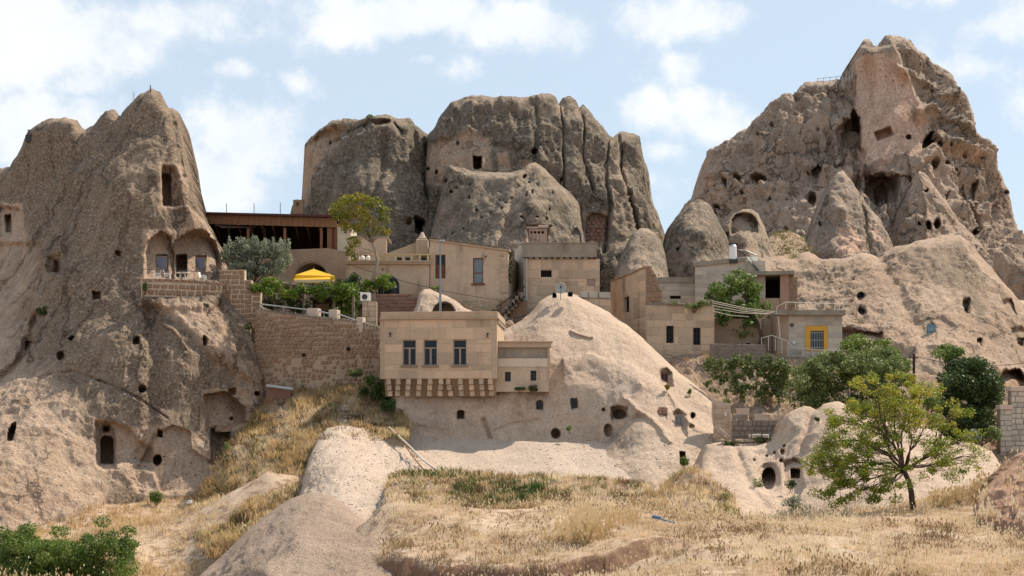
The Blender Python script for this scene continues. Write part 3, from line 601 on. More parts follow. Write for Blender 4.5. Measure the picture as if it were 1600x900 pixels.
castle_spur = rock('rock_cone', [(1395,400),(1405,350),(1415,310),(1425,285),(1436,270),(1445,272),(1460,290),(1480,320),(1500,345),(1520,365),(1545,400)], [(1395,440),(1545,450)],
    [(1440,275,226),(1410,340,224),(1500,350,226),(1455,350,216),(1400,420,216),(1460,430,206),(1540,430,214)], ROCK_CASTLE, res=2.1, rp=9, rm=3, amp=(1.2,1.0,.4), flute=.9, lich=.25, thick=14, seed=10, jit=4, jf=.7,
    feats=[(H,'ell',1451,353,7,12,4),(H,'ell',1461,352,7,12,4),(H,'ell',1437,350,5,5,3),(H,'rect',1446,300,6,5,2),('lich',[(1395,350),(1420,300),(1430,400),(1400,440)],.4,8),('crease',[(1440,280),(1450,330),(1446,400)],4,-1.5)],
    label='pale spur with paired holes under the right side of the castle rock', cat='rock cone')
# ---------------------------------------------------------------- pale ridge right of the village
ridge = rock('rock_ridge', [(1150,470),(1165,412),(1180,404),(1200,403),(1222,400),(1230,406),(1242,404),(1250,396),(1262,393),(1272,398),(1280,405),(1300,406),(1330,402),(1342,396),(1352,394),(1362,398),(1374,404),(1384,394),(1400,386),(1425,379),(1445,374),(1470,368),(1488,365),(1500,367),(1512,376),(1530,395),(1550,418),(1570,442),(1592,468),(1620,500),(1660,560)],
    [(1150,560),(1240,600),(1330,640),(1450,660),(1600,680),(1660,690)],
    [(1170,420,141),(1240,408,146),(1350,398,146),(1480,372,148),(1550,425,147),(1640,530,142),(1240,480,137),(1350,470,134),(1450,460,134),(1520,470,136),(1600,540,133),(1250,560,128),(1350,550,122),(1450,540,121),(1540,550,122),(1600,620,114),(1400,620,116),(1500,630,112),(1300,620,120),(1650,680,110)],
    ROCK, res=2.0, rp=16, rm=3.5, amp=(.9,.28,.14), flute=.3, crust=.12, lich=.55, thick=14, seed=11, jit=3, 
    feats=[('crease',[(1374,404),(1400,450),(1440,520),(1450,560)],12,1.4),('crease',[(1272,400),(1290,410),(1310,408)],4,.8),(H,'ell',1345,463,12,13,1.8),(H,'ell',1347,488,13,10,1.5,10),
        (H,'rect',1508,483,10,21,1.6,-4),('poly',[(1430,502),(1442,496),(1470,496),(1492,512),(1470,540),(1430,545)],.9,4),(H,'arch',1455,517,16,27,.5,0,.4),(H,'rect',1530,534,8,9,1.5),
        ('poly',[(1566,470),(1578,468),(1592,488),(1588,494),(1572,492)],1.6,2),('poly',[(1578,514),(1610,512),(1610,542),(1582,544)],1.8,2),(H,'rect',1594,535,10,12,1.5),
        ('poly',[(1560,590),(1570,580),(1592,580),(1600,592),(1600,640),(1560,640)],4,2),('crease',[(1440,380),(1500,440),(1560,520),(1580,560)],10,-.8),
        ('poly',[(1316,520),(1378,518),(1384,552),(1318,556)],1.6,2),('och',[(1560,582),(1602,582),(1602,640),(1560,640)],.55,4),('och',[(1425,495),(1495,500),(1490,545),(1425,548)],.2,8),
        ('lich',[(1380,390),(1510,372),(1530,420),(1540,520),(1500,470),(1440,440)],.38,14),('lich',[(1240,410),(1360,405),(1340,430),(1250,440)],.2,12),('lich',[(1240,395),(1370,398),(1360,404),(1240,412)],-.6,3),
        ('lich',[(1300,520),(1500,500),(1560,560),(1560,640),(1300,640)],-.55,20),('lich',[(1500,366),(1560,420),(1620,490),(1610,500),(1540,430)],-.8,3)],  # last strip bared to paint the sunlit right edge of the ridge
    label='long pale rock ridge with blue door behind the shrubs at the right', cat='rock ridge')
# ---------------------------------------------------------------- central pale cone under the stone house
cone_c = rock('rock_cone', [(606,650),(608,598),(640,593),(700,593),(762,592),(772,580),(780,520),(795,512),(812,502),(830,488),(843,472),(856,463),(870,458),(888,458),(904,462),(924,472),(952,488),(978,506),(1003,527),(1025,550),(1042,565),(1060,582),(1080,597),(1098,612),(1115,628),(1132,640),(1142,660),(1150,690),(1156,700)],
    [(606,678),(640,684),(700,686),(760,684),(800,700),(860,704),(900,702),(940,698),(965,735),(1000,765),(1070,775),(1110,760),(1156,720)],
    [(610,600,105.0),(700,600,105.0),(770,600,105.6),(640,670,104.2),(740,670,103.8),(800,560,107),(800,612,104.5),(850,608,105.0),(800,520,112),(875,464,113.5),(850,540,107.5),(930,500,112),(900,600,104.6),(1000,535,111.5),(1000,600,103.5),(1070,595,109),(1140,660,105),(860,690,103.4),(930,690,102.5),(820,690,103.8),(960,730,96),(1020,760,92.5),(1090,750,94),(1100,690,99),(1060,660,100.8),(1000,680,98.5),(1150,705,99)],
    ROCK_PALE, res=1.8, rp=16, rm=2.6, amp=(.45,.12,.04), flute=.15, crust=.03, lich=.16, thick=10, seed=12, jit=1.5,
    feats=[('edge',[(880,556),(920,548),(950,560),(985,568),(1010,580),(1040,612)],.9,40),('crease',[(1048,690),(1020,655),(995,640),(975,620)],4,-.5),('crease',[(935,700),(965,672),(1000,650)],7,.6),('crease',[(892,515),(905,522),(925,528)],2,-.4),('crease',[(1042,612),(1060,640),(1085,668),(1130,690)],4,-.5),
        ('crease',[(770,672),(800,660),(840,655)],1.5,.15),('edge',[(610,655),(660,655),(700,662),(700,690)],.5,20),
        (H,'arch',720,647,11,13,2),(H,'arch',843,632,10,15,.7,0,.5),(H,'rect',897,630,11,17,.7,-6,.5),(H,'ell',868,677,13,15,2),('poly',[(953,636),(965,632),(980,636),(982,652),(955,656)],1.4,2),(H,'ell',968,647,20,15,1.6),
        ('poly',[(1030,580),(1040,576),(1048,582),(1050,606),(1032,608)],1.2,2),(H,'rect',1038,592,12,19,.6,0,.4),('poly',[(1050,648),(1060,640),(1072,648),(1074,682),(1050,682)],.7,1.6),(H,'arch',1061,661,15,32,.4,0,.4),
        (H,'ell',1082,650,7,8,1.6),(H,'rect',1066,716,9,20,2),(H,'ell',942,639,6,5,1),(H,'ell',950,672,14,20,1.2),(H,'rect',1035,647,14,16,.35,0,.5),(H,'ell',1081,667,9,6,.5),
        ('crease',[(755,655),(762,670),(766,684)],3,.5),
        ('lich',[(820,500),(900,500),(960,560),(1020,640),(900,580),(830,590)],.18,20),('lich',[(940,680),(1000,640),(1040,700),(1040,760),(980,740)],.36,14),('lich',[(780,620),(850,600),(860,640),(800,660)],.2,14),('lich',[(850,480),(960,500),(1100,640),(1020,600),(900,510)],-.2,10),  # darker left face and paler top ridge paint in the sunlight
        ('och',[(880,560),(980,575),(1010,600),(900,615),(850,600)],.22,10),('och',[(640,620),(760,620),(760,680),(650,680)],.26,10),('och',[(950,632),(985,632),(985,660),(950,660)],.3,4)],
    label='big pale rounded cone in the centre rising beside the stone house', cat='rock cone')
# ---------------------------------------------------------------- ground and slopes (setting)
def gmat(name, c1, c2, c3, bumpd=.06, sc=1.0):
    m, nt, b = newmat(name)
    g = N(nt, 'ShaderNodeNewGeometry').outputs['Position']
    n0 = tnoise(nt, g, .22*sc, 6, .6); n1 = tnoise(nt, g, 1.4*sc, 6, .65); n2 = tnoise(nt, g, 9*sc, 5, .7)
    col = mixc(nt, smooth(nt, n0, .4, .6), c1, c2); col = mixc(nt, smooth(nt, n1, .5, .68), col, c3)
    v = M(nt, 'MULTIPLY_ADD', n2, .9, .55); cc = N(nt, 'ShaderNodeCombineColor'); [L(nt, v, cc.inputs[i]) for i in range(3)]
    col = mixc(nt, 1.0, col, cc.outputs[0], 'MULTIPLY'); L(nt, col, b.inputs['Base Color'])
    bump(nt, b, M(nt, 'ADD', n1, M(nt, 'MULTIPLY', n2, .6)), bumpd)
    return m
DIRT = gmat('dry_ground', (.40,.29,.20), (.46,.35,.25), (.30,.20,.135), .09)
DIRTB = gmat('brown_bank', (.30,.205,.135), (.36,.26,.175), (.20,.135,.09), .12)
REDDIRT = gmat('red_earth', (.34,.195,.13), (.42,.255,.175), (.24,.13,.085), .08)
gctrl = [(at(x, y, Y)[0], Y, at(x, y, Y)[2]) for x, y, Y in [
    (-100,905,42),(0,903,42),(200,930,44),(400,960,46),(600,905,44),(700,915,42),(800,905,42),(1000,905,40),(1200,905,40),(1400,905,40),(1600,905,40),(1700,905,40),
    (480,905,60),(440,930,54),(520,930,50),(380,900,70),(560,860,62),(330,870,78),(240,860,80),(620,868,50),(700,872,50),(800,872,50),(600,800,57),(700,806,56),(800,808,57),(900,800,58),(1000,800,58),(1100,812,58),(1200,812,58),(1300,800,59),(1430,790,60),(1500,770,60),(1560,740,60),(1640,700,60),
    (1560,800,54),(1600,850,47),(1000,850,48),(1200,855,48),(1400,850,48),
    (-80,860,74),(60,850,76),(220,850,80),(300,800,98),(420,720,88),
    (620,800,66),(750,785,76),(900,785,76),(1000,790,70),(1100,800,68),(1250,800,70),(1400,790,76),(1500,770,80),
    (620,755,90),(750,755,90),(900,758,90),(1050,770,88),
    (-80,824,90),(0,815,90),(100,796,93),(160,775,98),(230,772,101),(330,750,104),(430,640,112),(500,600,114),(590,600,114),(700,700,104),(900,710,103),(1150,700,100),
    (1250,700,98),(1450,700,96),(1560,700,95),(1700,700,95)]]
gctrl = [(a,b,c-(.9 if b>62 else 0)) for a,b,c in gctrl]
gctrl += [(-60,128,2),(-40,135,5),(-20,126,8),(-12,124,9),(0,122,9.5),(8,122,9),(14,124,8),(20,126,8),(28,126,6),(40,130,8),(60,140,8),
          (-60,165,14),(-20,150,17),(0,150,17),(20,150,15),(35,160,15),(60,170,17),(40,220,23),(60,230,24),(90,240,22),(-60,220,16),(0,230,18),
          (-80,60,-5),(-100,120,-3),(90,60,-2),(110,120,3),(0,15,-6),(-60,15,-7),(60,15,-6),(0,-30,-8),(-100,-60,-10),(100,-60,-10),(-160,260,5),(160,260,10),(0,330,5),(120,360,5),(-120,360,5)]
def axis(pts):
    out = [pts[0][0]]
    for (a, b, st) in [(pts[i][0], pts[i+1][0], pts[i][1]) for i in range(len(pts)-1)]:
        n = max(1, int(round((b-a)/st))); out += list(a+(b-a)*np.arange(1, n+1)/n)
    return np.array(out)
gx = axis([(-4000,1200),(-400,100),(-100,6),(-48,.45),(-22,.22),(28,.45),(62,6),(120,100),(400,1200),(4000,0)])
gy = axis([(-2000,600),(-200,40),(0,4),(36,.2),(66,.4),(130,1.5),(180,6),(300,100),(600,1500),(6000,0)])
GX, GY = np.meshgrid(gx, gy, indexing='ij')
Q = np.stack([np.clip(GX, -170, 170), np.clip(GY, -70, 370)], -1)
GZ = rbf(gctrl, Q, .5)
P3 = np.stack([GX, GY, np.zeros_like(GX)], -1)
nearf = 1-sstep(GY, 150, 300)
GZ = GZ+(fbm(P3, .09, 4, off=3)*.5+fbm(P3, .5, 4, .6, off=9)*.22+fbm(P3, 2.4, 3, .6, off=2)*.05)*nearf
# the little eroded bank near the viewer: the ground steps down along a wandering line
def gpx(pts): return [((x-800)/F*Y, Y) for x, Y in pts]
bx = np.array([-9.2,-7.5,-5.5,-3.5,-1.6,0.,1.6,3.2,5.2]); byy = np.array([52.5,50.5,49.6,49.0,48.0,47.2,46.8,47.4,49.5])
yl = np.interp(GX, bx, byy)+fbm(P3, .8, 4, .6, off=21)*.8
dep = np.interp(GX, [-10,-8,-5,-2,0,3,5,6], [0,1.0,1.05,.85,.8,.7,.35,0])*(1-sstep(GY, 120, 121))
GZ = GZ-dep*(1-sstep(GY, yl-.25, yl+.12))*sstep(GY, yl-7, yl-2.5)
red = np.exp(-((GY-(yl-.35))/.6)**2)*(dep > .1)
soilr = sstep(GX, 17, 19)*sstep(GY, 44, 47)*(1-sstep(GY, 60, 62))*.0
nx_, ny_ = GX.shape; idx = np.arange(nx_*ny_).reshape(nx_, ny_)
qd = np.stack([idx[:-1, :-1], idx[1:, :-1], idx[1:, 1:], idx[:-1, 1:]], -1).reshape(-1, 4)
gm, nt, b = newmat('ground_soil')
g_ = N(nt, 'ShaderNodeNewGeometry').outputs['Position']
n0 = tnoise(nt, g_, .25, 6, .62); n1 = tnoise(nt, g_, 1.6, 6, .65); n2 = tnoise(nt, g_, 11, 5, .7)
c_ = mixc(nt, smooth(nt, n0, .4, .6), (.44,.30,.20), (.50,.37,.265)); c_ = mixc(nt, smooth(nt, n1, .48, .62), c_, (.28,.175,.11))
c_ = mixc(nt, smooth(nt, M(nt, 'ADD', attr(nt, 'red'), M(nt, 'MULTIPLY_ADD', n1, .8, -.4)), .25, .6), c_, (.22,.125,.08))
v_ = M(nt, 'MULTIPLY_ADD', n2, .9, .55); cc_ = N(nt, 'ShaderNodeCombineColor'); [L(nt, v_, cc_.inputs[i]) for i in range(3)]
L(nt, mixc(nt, 1.0, c_, cc_.outputs[0], 'MULTIPLY'), b.inputs['Base Color']); bump(nt, b, M(nt, 'ADD', n1, M(nt, 'MULTIPLY', n2, .6)), .08)
gme = np_mesh('ground', np.stack([GX, GY, GZ], -1).reshape(-1, 3), qd, attrs={'red': red})
ground = link('ground', gme, gm); tag(ground, 'dry sandy ground rising towards the village', kind='structure')
_gxs, _gys = gx, gy
def gz(x, y):
    x = np.asarray(x, float); y = np.asarray(y, float)
    i = np.clip(np.searchsorted(_gxs, x)-1, 0, len(_gxs)-2); j = np.clip(np.searchsorted(_gys, y)-1, 0, len(_gys)-2)
    u = (x-_gxs[i])/(_gxs[i+1]-_gxs[i]); v = (y-_gys[j])/(_gys[j+1]-_gys[j])
    return GZ[i, j]*(1-u)*(1-v)+GZ[i+1, j]*u*(1-v)+GZ[i, j+1]*(1-u)*v+GZ[i+1, j+1]*u*v
# pale bare tuff terrace below the stone house
terrace = rock('bare_rock_terrace', [(592,690),(606,672),(640,676),(700,676),(760,672),(800,688),(860,692),(930,690),(975,700),(1040,740),(1085,770)],
    [(592,760),(640,772),(800,775),(960,775),(1040,782),(1085,790)],
    [(600,680,103.5),(700,678,104),(790,692,103),(900,694,102),(980,706,98.5),(1060,760,92),(620,735,95),(700,742,94.5),(800,745,94.5),(900,745,94.5),(1000,760,92.5),(640,765,90),(800,772,90),(950,775,90),(700,708,99),(850,715,98.5)],
    ROCK_BARE, res=2.2, rp=2, rm=.1, amp=(.35,.10,.04), crust=.02, lich=-.25, thick=3, seed=14, jit=1, kind='structure', label='bare pale rock terrace below the stone house')
# pale slope left of it
slope = rock('bare_rock_slope', [(462,800),(468,775),(476,742),(486,710),(498,684),(511,668),(535,665),(565,667),(600,670),(622,684),(645,706),(662,730),(668,745)],
    [(462,830),(500,838),(560,838),(620,834),(668,800)],
    [(465,780,83),(488,710,90),(520,670,96),(600,672,100),(640,705,96),(665,740,88),(540,740,84),(600,740,88),(520,800,72),(600,800,74),(640,790,77),(470,825,73),(560,835,64),(640,825,66)],
    ROCK_BARE, res=2.2, rp=8, rm=1.0, amp=(.4,.12,.05), flute=.28, crust=.05, lich=-.2, thick=5, seed=15, jit=1.5, kind='structure', label='steep bare pale rock slope in the centre left')
mound = rock('rock_mound', [(285,925),(300,910),(318,893),(345,870),(370,845),(395,822),(415,805),(435,790),(458,777),(485,770),(512,773),(530,787),(550,806),(575,826),(598,838),(614,856),(628,880),(636,910),(640,935)],
    [(285,930),(500,985),(640,945)],
    [(480,774,62),(340,880,58),(400,820,61),(560,820,57),(600,838,54),(625,870,51),(470,850,52),(420,900,48),(560,900,47),(630,925,46),(310,925,54),(500,980,44),(560,960,44)],
    ROCK_MOUND, res=2.4, rp=34, rm=3.0, amp=(.3,.10,.05), flute=.20, crust=.05, lich=-.1, thick=8, seed=16, jit=1.5, 
    feats=[('lich',[(300,900),(480,775),(600,840),(640,940),(300,940)],.24,20)], label='smooth pale rock hump bulging up in the foreground', cat='rock')
# brown slope of dry grass between left cone and house
bank = rock('grassy_bank', [(300,800),(318,765),(336,735),(350,705),(372,680),(395,655),(415,625),(430,612),(455,605),(480,598),(520,592),(560,588),(600,592),(612,615),(622,640),(632,668)],
    [(300,830),(330,870),(380,870),(440,800),(480,745),(510,710),(560,694),(632,690)],
    [(310,800,98),(350,710,104),(420,625,111),(500,600,112),(600,600,109),(625,660,103),(420,680,103),(500,650,104),(560,640,105),(380,760,92),(340,850,78),(420,770,88),(470,710,94),(540,680,98),(430,790,84)],
    DIRTB, res=2.6, rp=3, rm=.3, amp=(.7,.5,.2), thick=3, seed=17, jit=3, kind='structure', label='bank of dry grass and stones between the left cone and the stone house')
weedbank = rock('weedy_bank', [(606,760),(612,742),(640,737),(700,738),(780,741),(860,744),(940,748),(1000,754),(1030,770),(1042,752),(1065,738),(1085,732),(1105,742),(1125,760),(1140,775),(1150,800)],
    [(606,812),(700,822),(1000,822),(1150,824)],
    [(615,745,84),(800,745,86),(1000,758,84),(1085,735,78),(1140,780,74),(620,800,66),(800,800,66),(1000,800,66),(1120,805,66),(700,770,76),(900,772,76),(1060,770,72),(700,820,62),(1000,820,61)],
    DIRTB, res=2.4, rp=3, rm=.3, amp=(.5,.35,.18), thick=3, seed=18, jit=4, kind='structure', label='low bank of weeds along the foot of the bare terrace')
# lower right rocks
lowrock = rock('rock_outcrop', [(1085,800),(1090,760),(1096,715),(1104,695),(1130,690),(1150,694),(1180,694),(1205,688),(1216,672),(1222,654),(1236,642),(1256,634),(1266,635),(1276,641),(1284,632),(1298,627),(1312,626),(1326,634),(1340,650),(1370,655),(1400,658),(1440,662),(1465,672),(1480,688),(1520,692),(1550,705),(1566,730),(1572,770)],
    [(1085,830),(1200,832),(1400,828),(1572,800)],
    [(1100,700,94),(1200,695,93),(1230,650,92),(1310,630,92),(1440,665,92),(1550,710,90),(1110,760,86),(1160,730,89),(1200,750,86.5),(1280,720,86),(1350,700,86),(1450,730,86),(1540,760,82),(1150,810,74),(1110,815,72),(1230,800,80),(1320,800,78),(1400,800,76),(1550,800,74)],
    ROCK_PALE, res=2.0, rp=12, rm=2.0, amp=(.45,.18,.06), flute=.12, crust=.05, lich=.16, thick=7, seed=19, jit=1.5,
    feats=[(H,'ell',1200,748,36,46,.9,0,3),(H,'ell',1201,748,22,33,3.2),(H,'rect',1243,741,14,14,2.2),('poly',[(1226,724),(1240,718),(1252,722),(1256,760),(1248,790),(1224,785)],.9,2),(H,'ell',1224,708,7,10,.6),(H,'ell',1226,697,5,5,.6),(H,'ell',1211,709,4,4,.5),(H,'ell',1198,714,4,3,.5),(H,'ell',1178,721,4,3,.5),(H,'ell',1222,722,8,6,.5),
        ('crease',[(1270,640),(1262,660),(1256,690),(1250,720)],6,.7),('crease',[(1150,705),(1165,740),(1185,780),(1210,820)],7,.9),('lich',[(1095,700),(1150,720),(1190,800),(1095,830)],-.4,8),  # last patch pales the apron to paint its sunlit part
        ('lich',[(1222,640),(1440,640),(1560,720),(1400,700),(1240,700)],.16,10),('lich',[(1250,770),(1350,760),(1400,830),(1240,830)],.2,14),('och',[(1215,715),(1260,715),(1260,790),(1215,790)],.35,4),('lich',[(1222,652),(1262,630),(1312,624),(1330,640),(1300,640),(1262,645)],.5,3)],
    label='pale rock outcrop with oval cave mouth left of the yellow green tree', cat='rock')
earth = rock('earth_bank', [(1530,800),(1537,775),(1545,755),(1560,742),(1580,728),(1600,712),(1640,690),(1700,670)],
    [(1530,812),(1600,830),(1700,850)], [(1540,760,57),(1600,715,58),(1700,672,58),(1560,790,53),(1620,800,50),(1700,840,46)],
    REDDIRT, res=2.6, rp=6, rm=.6, amp=(.4,.35,.18), flute=.2, thick=5, seed=20, jit=4, kind='structure', label='reddish earth bank at the right edge')
# brown hillside under the houses on the right
hill = rock('hillside', [(1040,610),(1050,560),(1070,552),(1115,550),(1190,552),(1240,560),(1300,560),(1360,566),(1420,575),(1480,590),(1560,600),(1640,620)],
    [(1040,690),(1140,700),(1240,700),(1640,720)],
    [(1060,560,116),(1200,560,117),(1330,565,117),(1450,600,112),(1600,620,110),(1100,620,110),(1200,630,109),(1300,640,108),(1450,650,104),(1600,680,99),(1100,690,102),(1200,695,101),(1400,700,98),(1600,710,96)],
    rock_mat('brown_slope_rock', base=(.40,.28,.195), base2=(.31,.21,.145), k=1, speck=.3), res=2.4, rp=3, rm=.3, amp=(.8,.7,.3), flute=.4, lich=.05, thick=3, seed=21, jit=3, kind='structure', label='brown rock hillside below the right hand houses',
    feats=[('crease',[(1180,600),(1190,625),(1210,640)],4,.8)])
hill2 = rock('hillside', [(420,520),(430,430),(470,415),(540,412),(600,440),(640,455),(655,470),(700,472),(750,480),(775,488),(800,500),(815,520)],
    [(420,600),(600,600),(815,600)], [(430,440,124),(540,420,128),(600,450,121),(650,478,118),(700,480,117.5),(760,488,118),(800,510,116),(500,560,118),(620,540,110),(700,540,112),(800,580,112)],
    DIRTB, res=3, rp=3, rm=.3, amp=(.4,.3,.15), thick=3, seed=22, jit=2, kind='structure', label='stony slope between the garden wall and the stone house')

patch = rock('grassy_slope', [(1180,412),(1190,388),(1200,372),(1215,364),(1235,362),(1255,370),(1270,402)], [(1180,425),(1270,425)], [(1190,380,196),(1220,352,204),(1260,370,204),(1190,420,180),(1265,420,180)], DIRTB, res=3, rp=3, rm=.4, amp=(.5,.4,.2), thick=8, seed=33, jit=2, kind='structure', label='small dry grass slope between the pale cone and the castle rock')
# ---------------------------------------------------------------- building kit
class Fr:
    """vertical plane through two plan points; local x along it, y into the building, z up"""
    def __init__(s, pxa, Ya, pxb=None, Yb=None, py=600):
        A = at(pxa, py, Ya); s.O = A
        if pxb is None: s.a = 0.0; s.len = 0
        else:
            B = at(pxb, py, Yb); s.a = math.atan2(B[1]-A[1], B[0]-A[0]); s.len = math.hypot(B[0]-A[0], B[1]-A[1])
        s.xa = Vector((math.cos(s.a), math.sin(s.a), 0)); s.ya = Vector((-math.sin(s.a), math.cos(s.a), 0))
    def l(s, px, py, dy=0.0):
        d = Vector(((px-800)/F, 1, (HY-py)/F)); t = (dy+s.O.dot(s.ya))/d.dot(s.ya); p = d*t-s.O
        return p.dot(s.xa), p.z
    def w(s, x, y, z): return s.O+s.xa*x+s.ya*y+Vector((0, 0, z))
    def put(s, mb, name, mat, root, **k): return mb.build(name, mat, root, s.O-root.location, s.a, **k)
def wall_mesh(x0, x1, z0, z1, ops=(), th=.5, top=None, y=0.0, nx=1):
    """openings (x0,x1,z0,z1); returns an MB with real holes and reveals"""
    xs = sorted(set([x0, x1]+[v for o in ops for v in o[:2]]+([v for v in [p[0] for p in top] if x0 < v < x1] if top else []))); zs = sorted(set([z0, z1]+[v for o in ops for v in o[2:4]]))
    def tz(x, z):
        if top is None or z < z1-1e-6: return z
        return float(np.interp(x, [p[0] for p in top], [p[1] for p in top]))
    solid = {}
    for i in range(len(xs)-1):
        for j in range(len(zs)-1):
            cx, cz = (xs[i]+xs[i+1])/2, (zs[j]+zs[j+1])/2
            solid[i, j] = not any(o[0] < cx < o[1] and o[2] < cz < o[3] for o in ops)
    m = MB()
    def P(i, j, yy): return (xs[i], y+yy, tz(xs[i], zs[j]))
    for (i, j), s_ in solid.items():
        if not s_: continue
        m.add([P(i, j, 0), P(i+1, j, 0), P(i+1, j+1, 0), P(i, j+1, 0)], [(0, 1, 2, 3)])
        m.add([P(i, j, th), P(i+1, j, th), P(i+1, j+1, th), P(i, j+1, th)], [(3, 2, 1, 0)])
        for di, dj, a, b in ((-1, 0, (i, j+1), (i, j)), (1, 0, (i+1, j), (i+1, j+1)), (0, -1, (i, j), (i+1, j)), (0, 1, (i+1, j+1), (i, j+1))):
            if not solid.get((i+di, j+dj), False):
                m.add([P(*a, 0), P(*a, th), P(*b, th), P(*b, 0)], [(0, 1, 2, 3)])
    return m
_stone = {}
def stone_mesh(kind, mat):
    key = (kind, mat.name)
    if key in _stone: return _stone[key]
    out = []
    for k in range(5):
        j = {'ashlar': .012, 'block': .02, 'rubble': .09}[kind]; c = {'ashlar': .03, 'block': .04, 'rubble': .14}[kind]
        r = lambda a: random.uniform(-a, a)
        B = [(-.5+r(j)*.4, 1, -.5+r(j)*.4), (.5+r(j)*.4, 1, -.5+r(j)*.4), (.5+r(j)*.4, 1, .5+r(j)*.4), (-.5+r(j)*.4, 1, .5+r(j)*.4)]
        M_ = [(-.5+r(j), .3, -.5+r(j)), (.5+r(j), .3, -.5+r(j)), (.5+r(j), .3, .5+r(j)), (-.5+r(j), .3, .5+r(j))]
        Fv = [(x*(1-2*c)+r(j)*.5, 0+r(j), z*(1-2*c)+r(j)*.5) for x, _, z in M_]
        fs = [(8, 9, 10, 11)]+[(4+i, 4+(i+1) % 4, 8+(i+1) % 4, 8+i) for i in range(4)]+[(i, (i+1) % 4, 4+(i+1) % 4, 4+i) for i in range(4)]+[(3, 2, 1, 0)]
        me = bpy.data.meshes.new('stone'); me.from_pydata(B+M_+Fv, [], fs); me.materials.append(mat); out.append(me)
    _stone[key] = out
    return out
def masonry(fr, root, x0, x1, z0, z1, ops, ch, bw, mat, kind='ashlar', proud=.03, gap=.02, y=0.0, inside=None, jit=.25, name='stone', depth=.12, skew=None, keepout=()):
    meshes = stone_mesh(kind, mat)
    n = max(1, round((z1-z0)/ch)); zb = [z0+(z1-z0)*i/n+(random.uniform(-jit, jit)*ch*.35 if 0 < i < n else 0) for i in range(n+1)]
    for o in ops:
        for e in (o[2], o[3]):
            if z0+.2*ch < e < z1-.2*ch:
                k = min(range(1, n), key=lambda i: abs(zb[i]-e)) if n > 1 else None
                if k is not None: zb[k] = e
    zb = sorted(zb); cnt = 0
    for r in range(len(zb)-1):
        a, b = zb[r], zb[r+1]
        if b-a < .25*ch: continue
        segs = [(x0, x1)]
        for o in ops:
            if o[2] < b-.05 and o[3] > a+.05:
                ns = []
                for s0, s1 in segs:
                    if o[1] <= s0 or o[0] >= s1: ns.append((s0, s1)); continue
                    if o[0] > s0: ns.append((s0, o[0]))
                    if o[1] < s1: ns.append((o[1], s1))
                segs = ns
        for s0, s1 in segs:
            Lx = s1-s0
            if Lx < .12: continue
            m = max(1, round(Lx/bw+random.uniform(-.3, .3))); w = [random.uniform(1-jit*1.6, 1+jit*1.6) for _ in range(m)]
            if r % 2 and m > 1: w[0] *= .55
            t = sum(w); x = s0
            for q in w:
                ww = q/t*Lx; cx, cz = x+ww/2, (a+b)/2; x += ww
                dz = skew(cx) if skew else 0
                if inside and not inside(cx, cz+dz): continue
                hh = b-a
                if kind == 'rubble': hh *= random.uniform(.78, 1.0); ww_ = ww*random.uniform(.85, 1)
                else: ww_ = ww
                o = bpy.data.objects.new(name, random.choice(meshes)); COL.objects.link(o); o.parent = root
                p = fr.w(cx, y-proud*random.uniform(.6, 1.3), cz+dz)-root.location
                o.location = p; o.rotation_euler = (0, random.uniform(-.07, .07) if kind == 'rubble' else 0, fr.a)
                o.scale = (max(ww_-gap, .03), depth, max(hh-gap, .03)); cnt += 1
    return cnt
def window(fr, root, x0, x1, z0, z1, style='plain', dy=.18, fmat=None, gmat=None, sill=None, fw=.06, name='window'):
    fmat = fmat or FRAMEM; gmat = gmat or GLASS; m = MB(); t = .07
    m.box(x0, x0+fw, dy, dy+t, z0, z1); m.box(x1-fw, x1, dy, dy+t, z0, z1); m.box(x0+fw, x1-fw, dy, dy+t, z1-fw, z1); m.box(x0+fw, x1-fw, dy, dy+t, z0, z0+fw)
    panes = []
    if style == 't':
        zt = z0+(z1-z0)*.68; xm = (x0+x1)/2
        m.box(x0+fw, x1-fw, dy-.01, dy+t-.01, zt-fw*.6, zt+fw*.6); m.box(xm-fw*.9, xm+fw*.9, dy-.012, dy+t, z0+fw, zt-fw*.6)
        panes = [(x0+fw, x1-fw, zt+fw*.6, z1-fw), (x0+fw, xm-fw*.9, z0+fw, zt-fw*.6), (xm+fw*.9, x1-fw, z0+fw, zt-fw*.6)]
    elif style == 'two':
        xm = (x0+x1)/2; m.box(xm-fw*.4, xm+fw*.4, dy-.01, dy+t, z0+fw, z1-fw); panes = [(x0+fw, xm-fw*.4, z0+fw, z1-fw), (xm+fw*.4, x1-fw, z0+fw, z1-fw)]
    elif style == 'split':
        zt = z0+(z1-z0)*.42; m.box(x0+fw, x1-fw, dy-.01, dy+t, zt-fw*.5, zt+fw*.5); panes = [(x0+fw, x1-fw, zt+fw*.5, z1-fw), (x0+fw, x1-fw, z0+fw, zt-fw*.5)]
    else: panes = [(x0+fw, x1-fw, z0+fw, z1-fw)]
    o = fr.put(m, name, fmat, root)
    for p in panes:
        g = MB().box(p[0]-.005, p[1]+.005, dy+.03, dy+.045, p[2]-.005, p[3]+.005); g.build('pane', gmat, o)
    if style == 'bars' or sill == 'bars':
        b = MB(); n = 5
        for i in range(n): x = x0+(x1-x0)*(i+.5)/n; b.box(x-.013, x+.013, dy-.06, dy-.035, z0, z1)
        for f in (.33, .66): z = z0+(z1-z0)*f; b.box(x0, x1, dy-.035, dy-.01, z-.014, z+.014)
        b.build('iron_bars', METALD, o)
    if sill and sill != 'bars':
        s_ = MB().box(x0-.14, x1+.14, -.14, dy, z0-.14, z0-.005); s_.build('sill', sill, o)
    return o
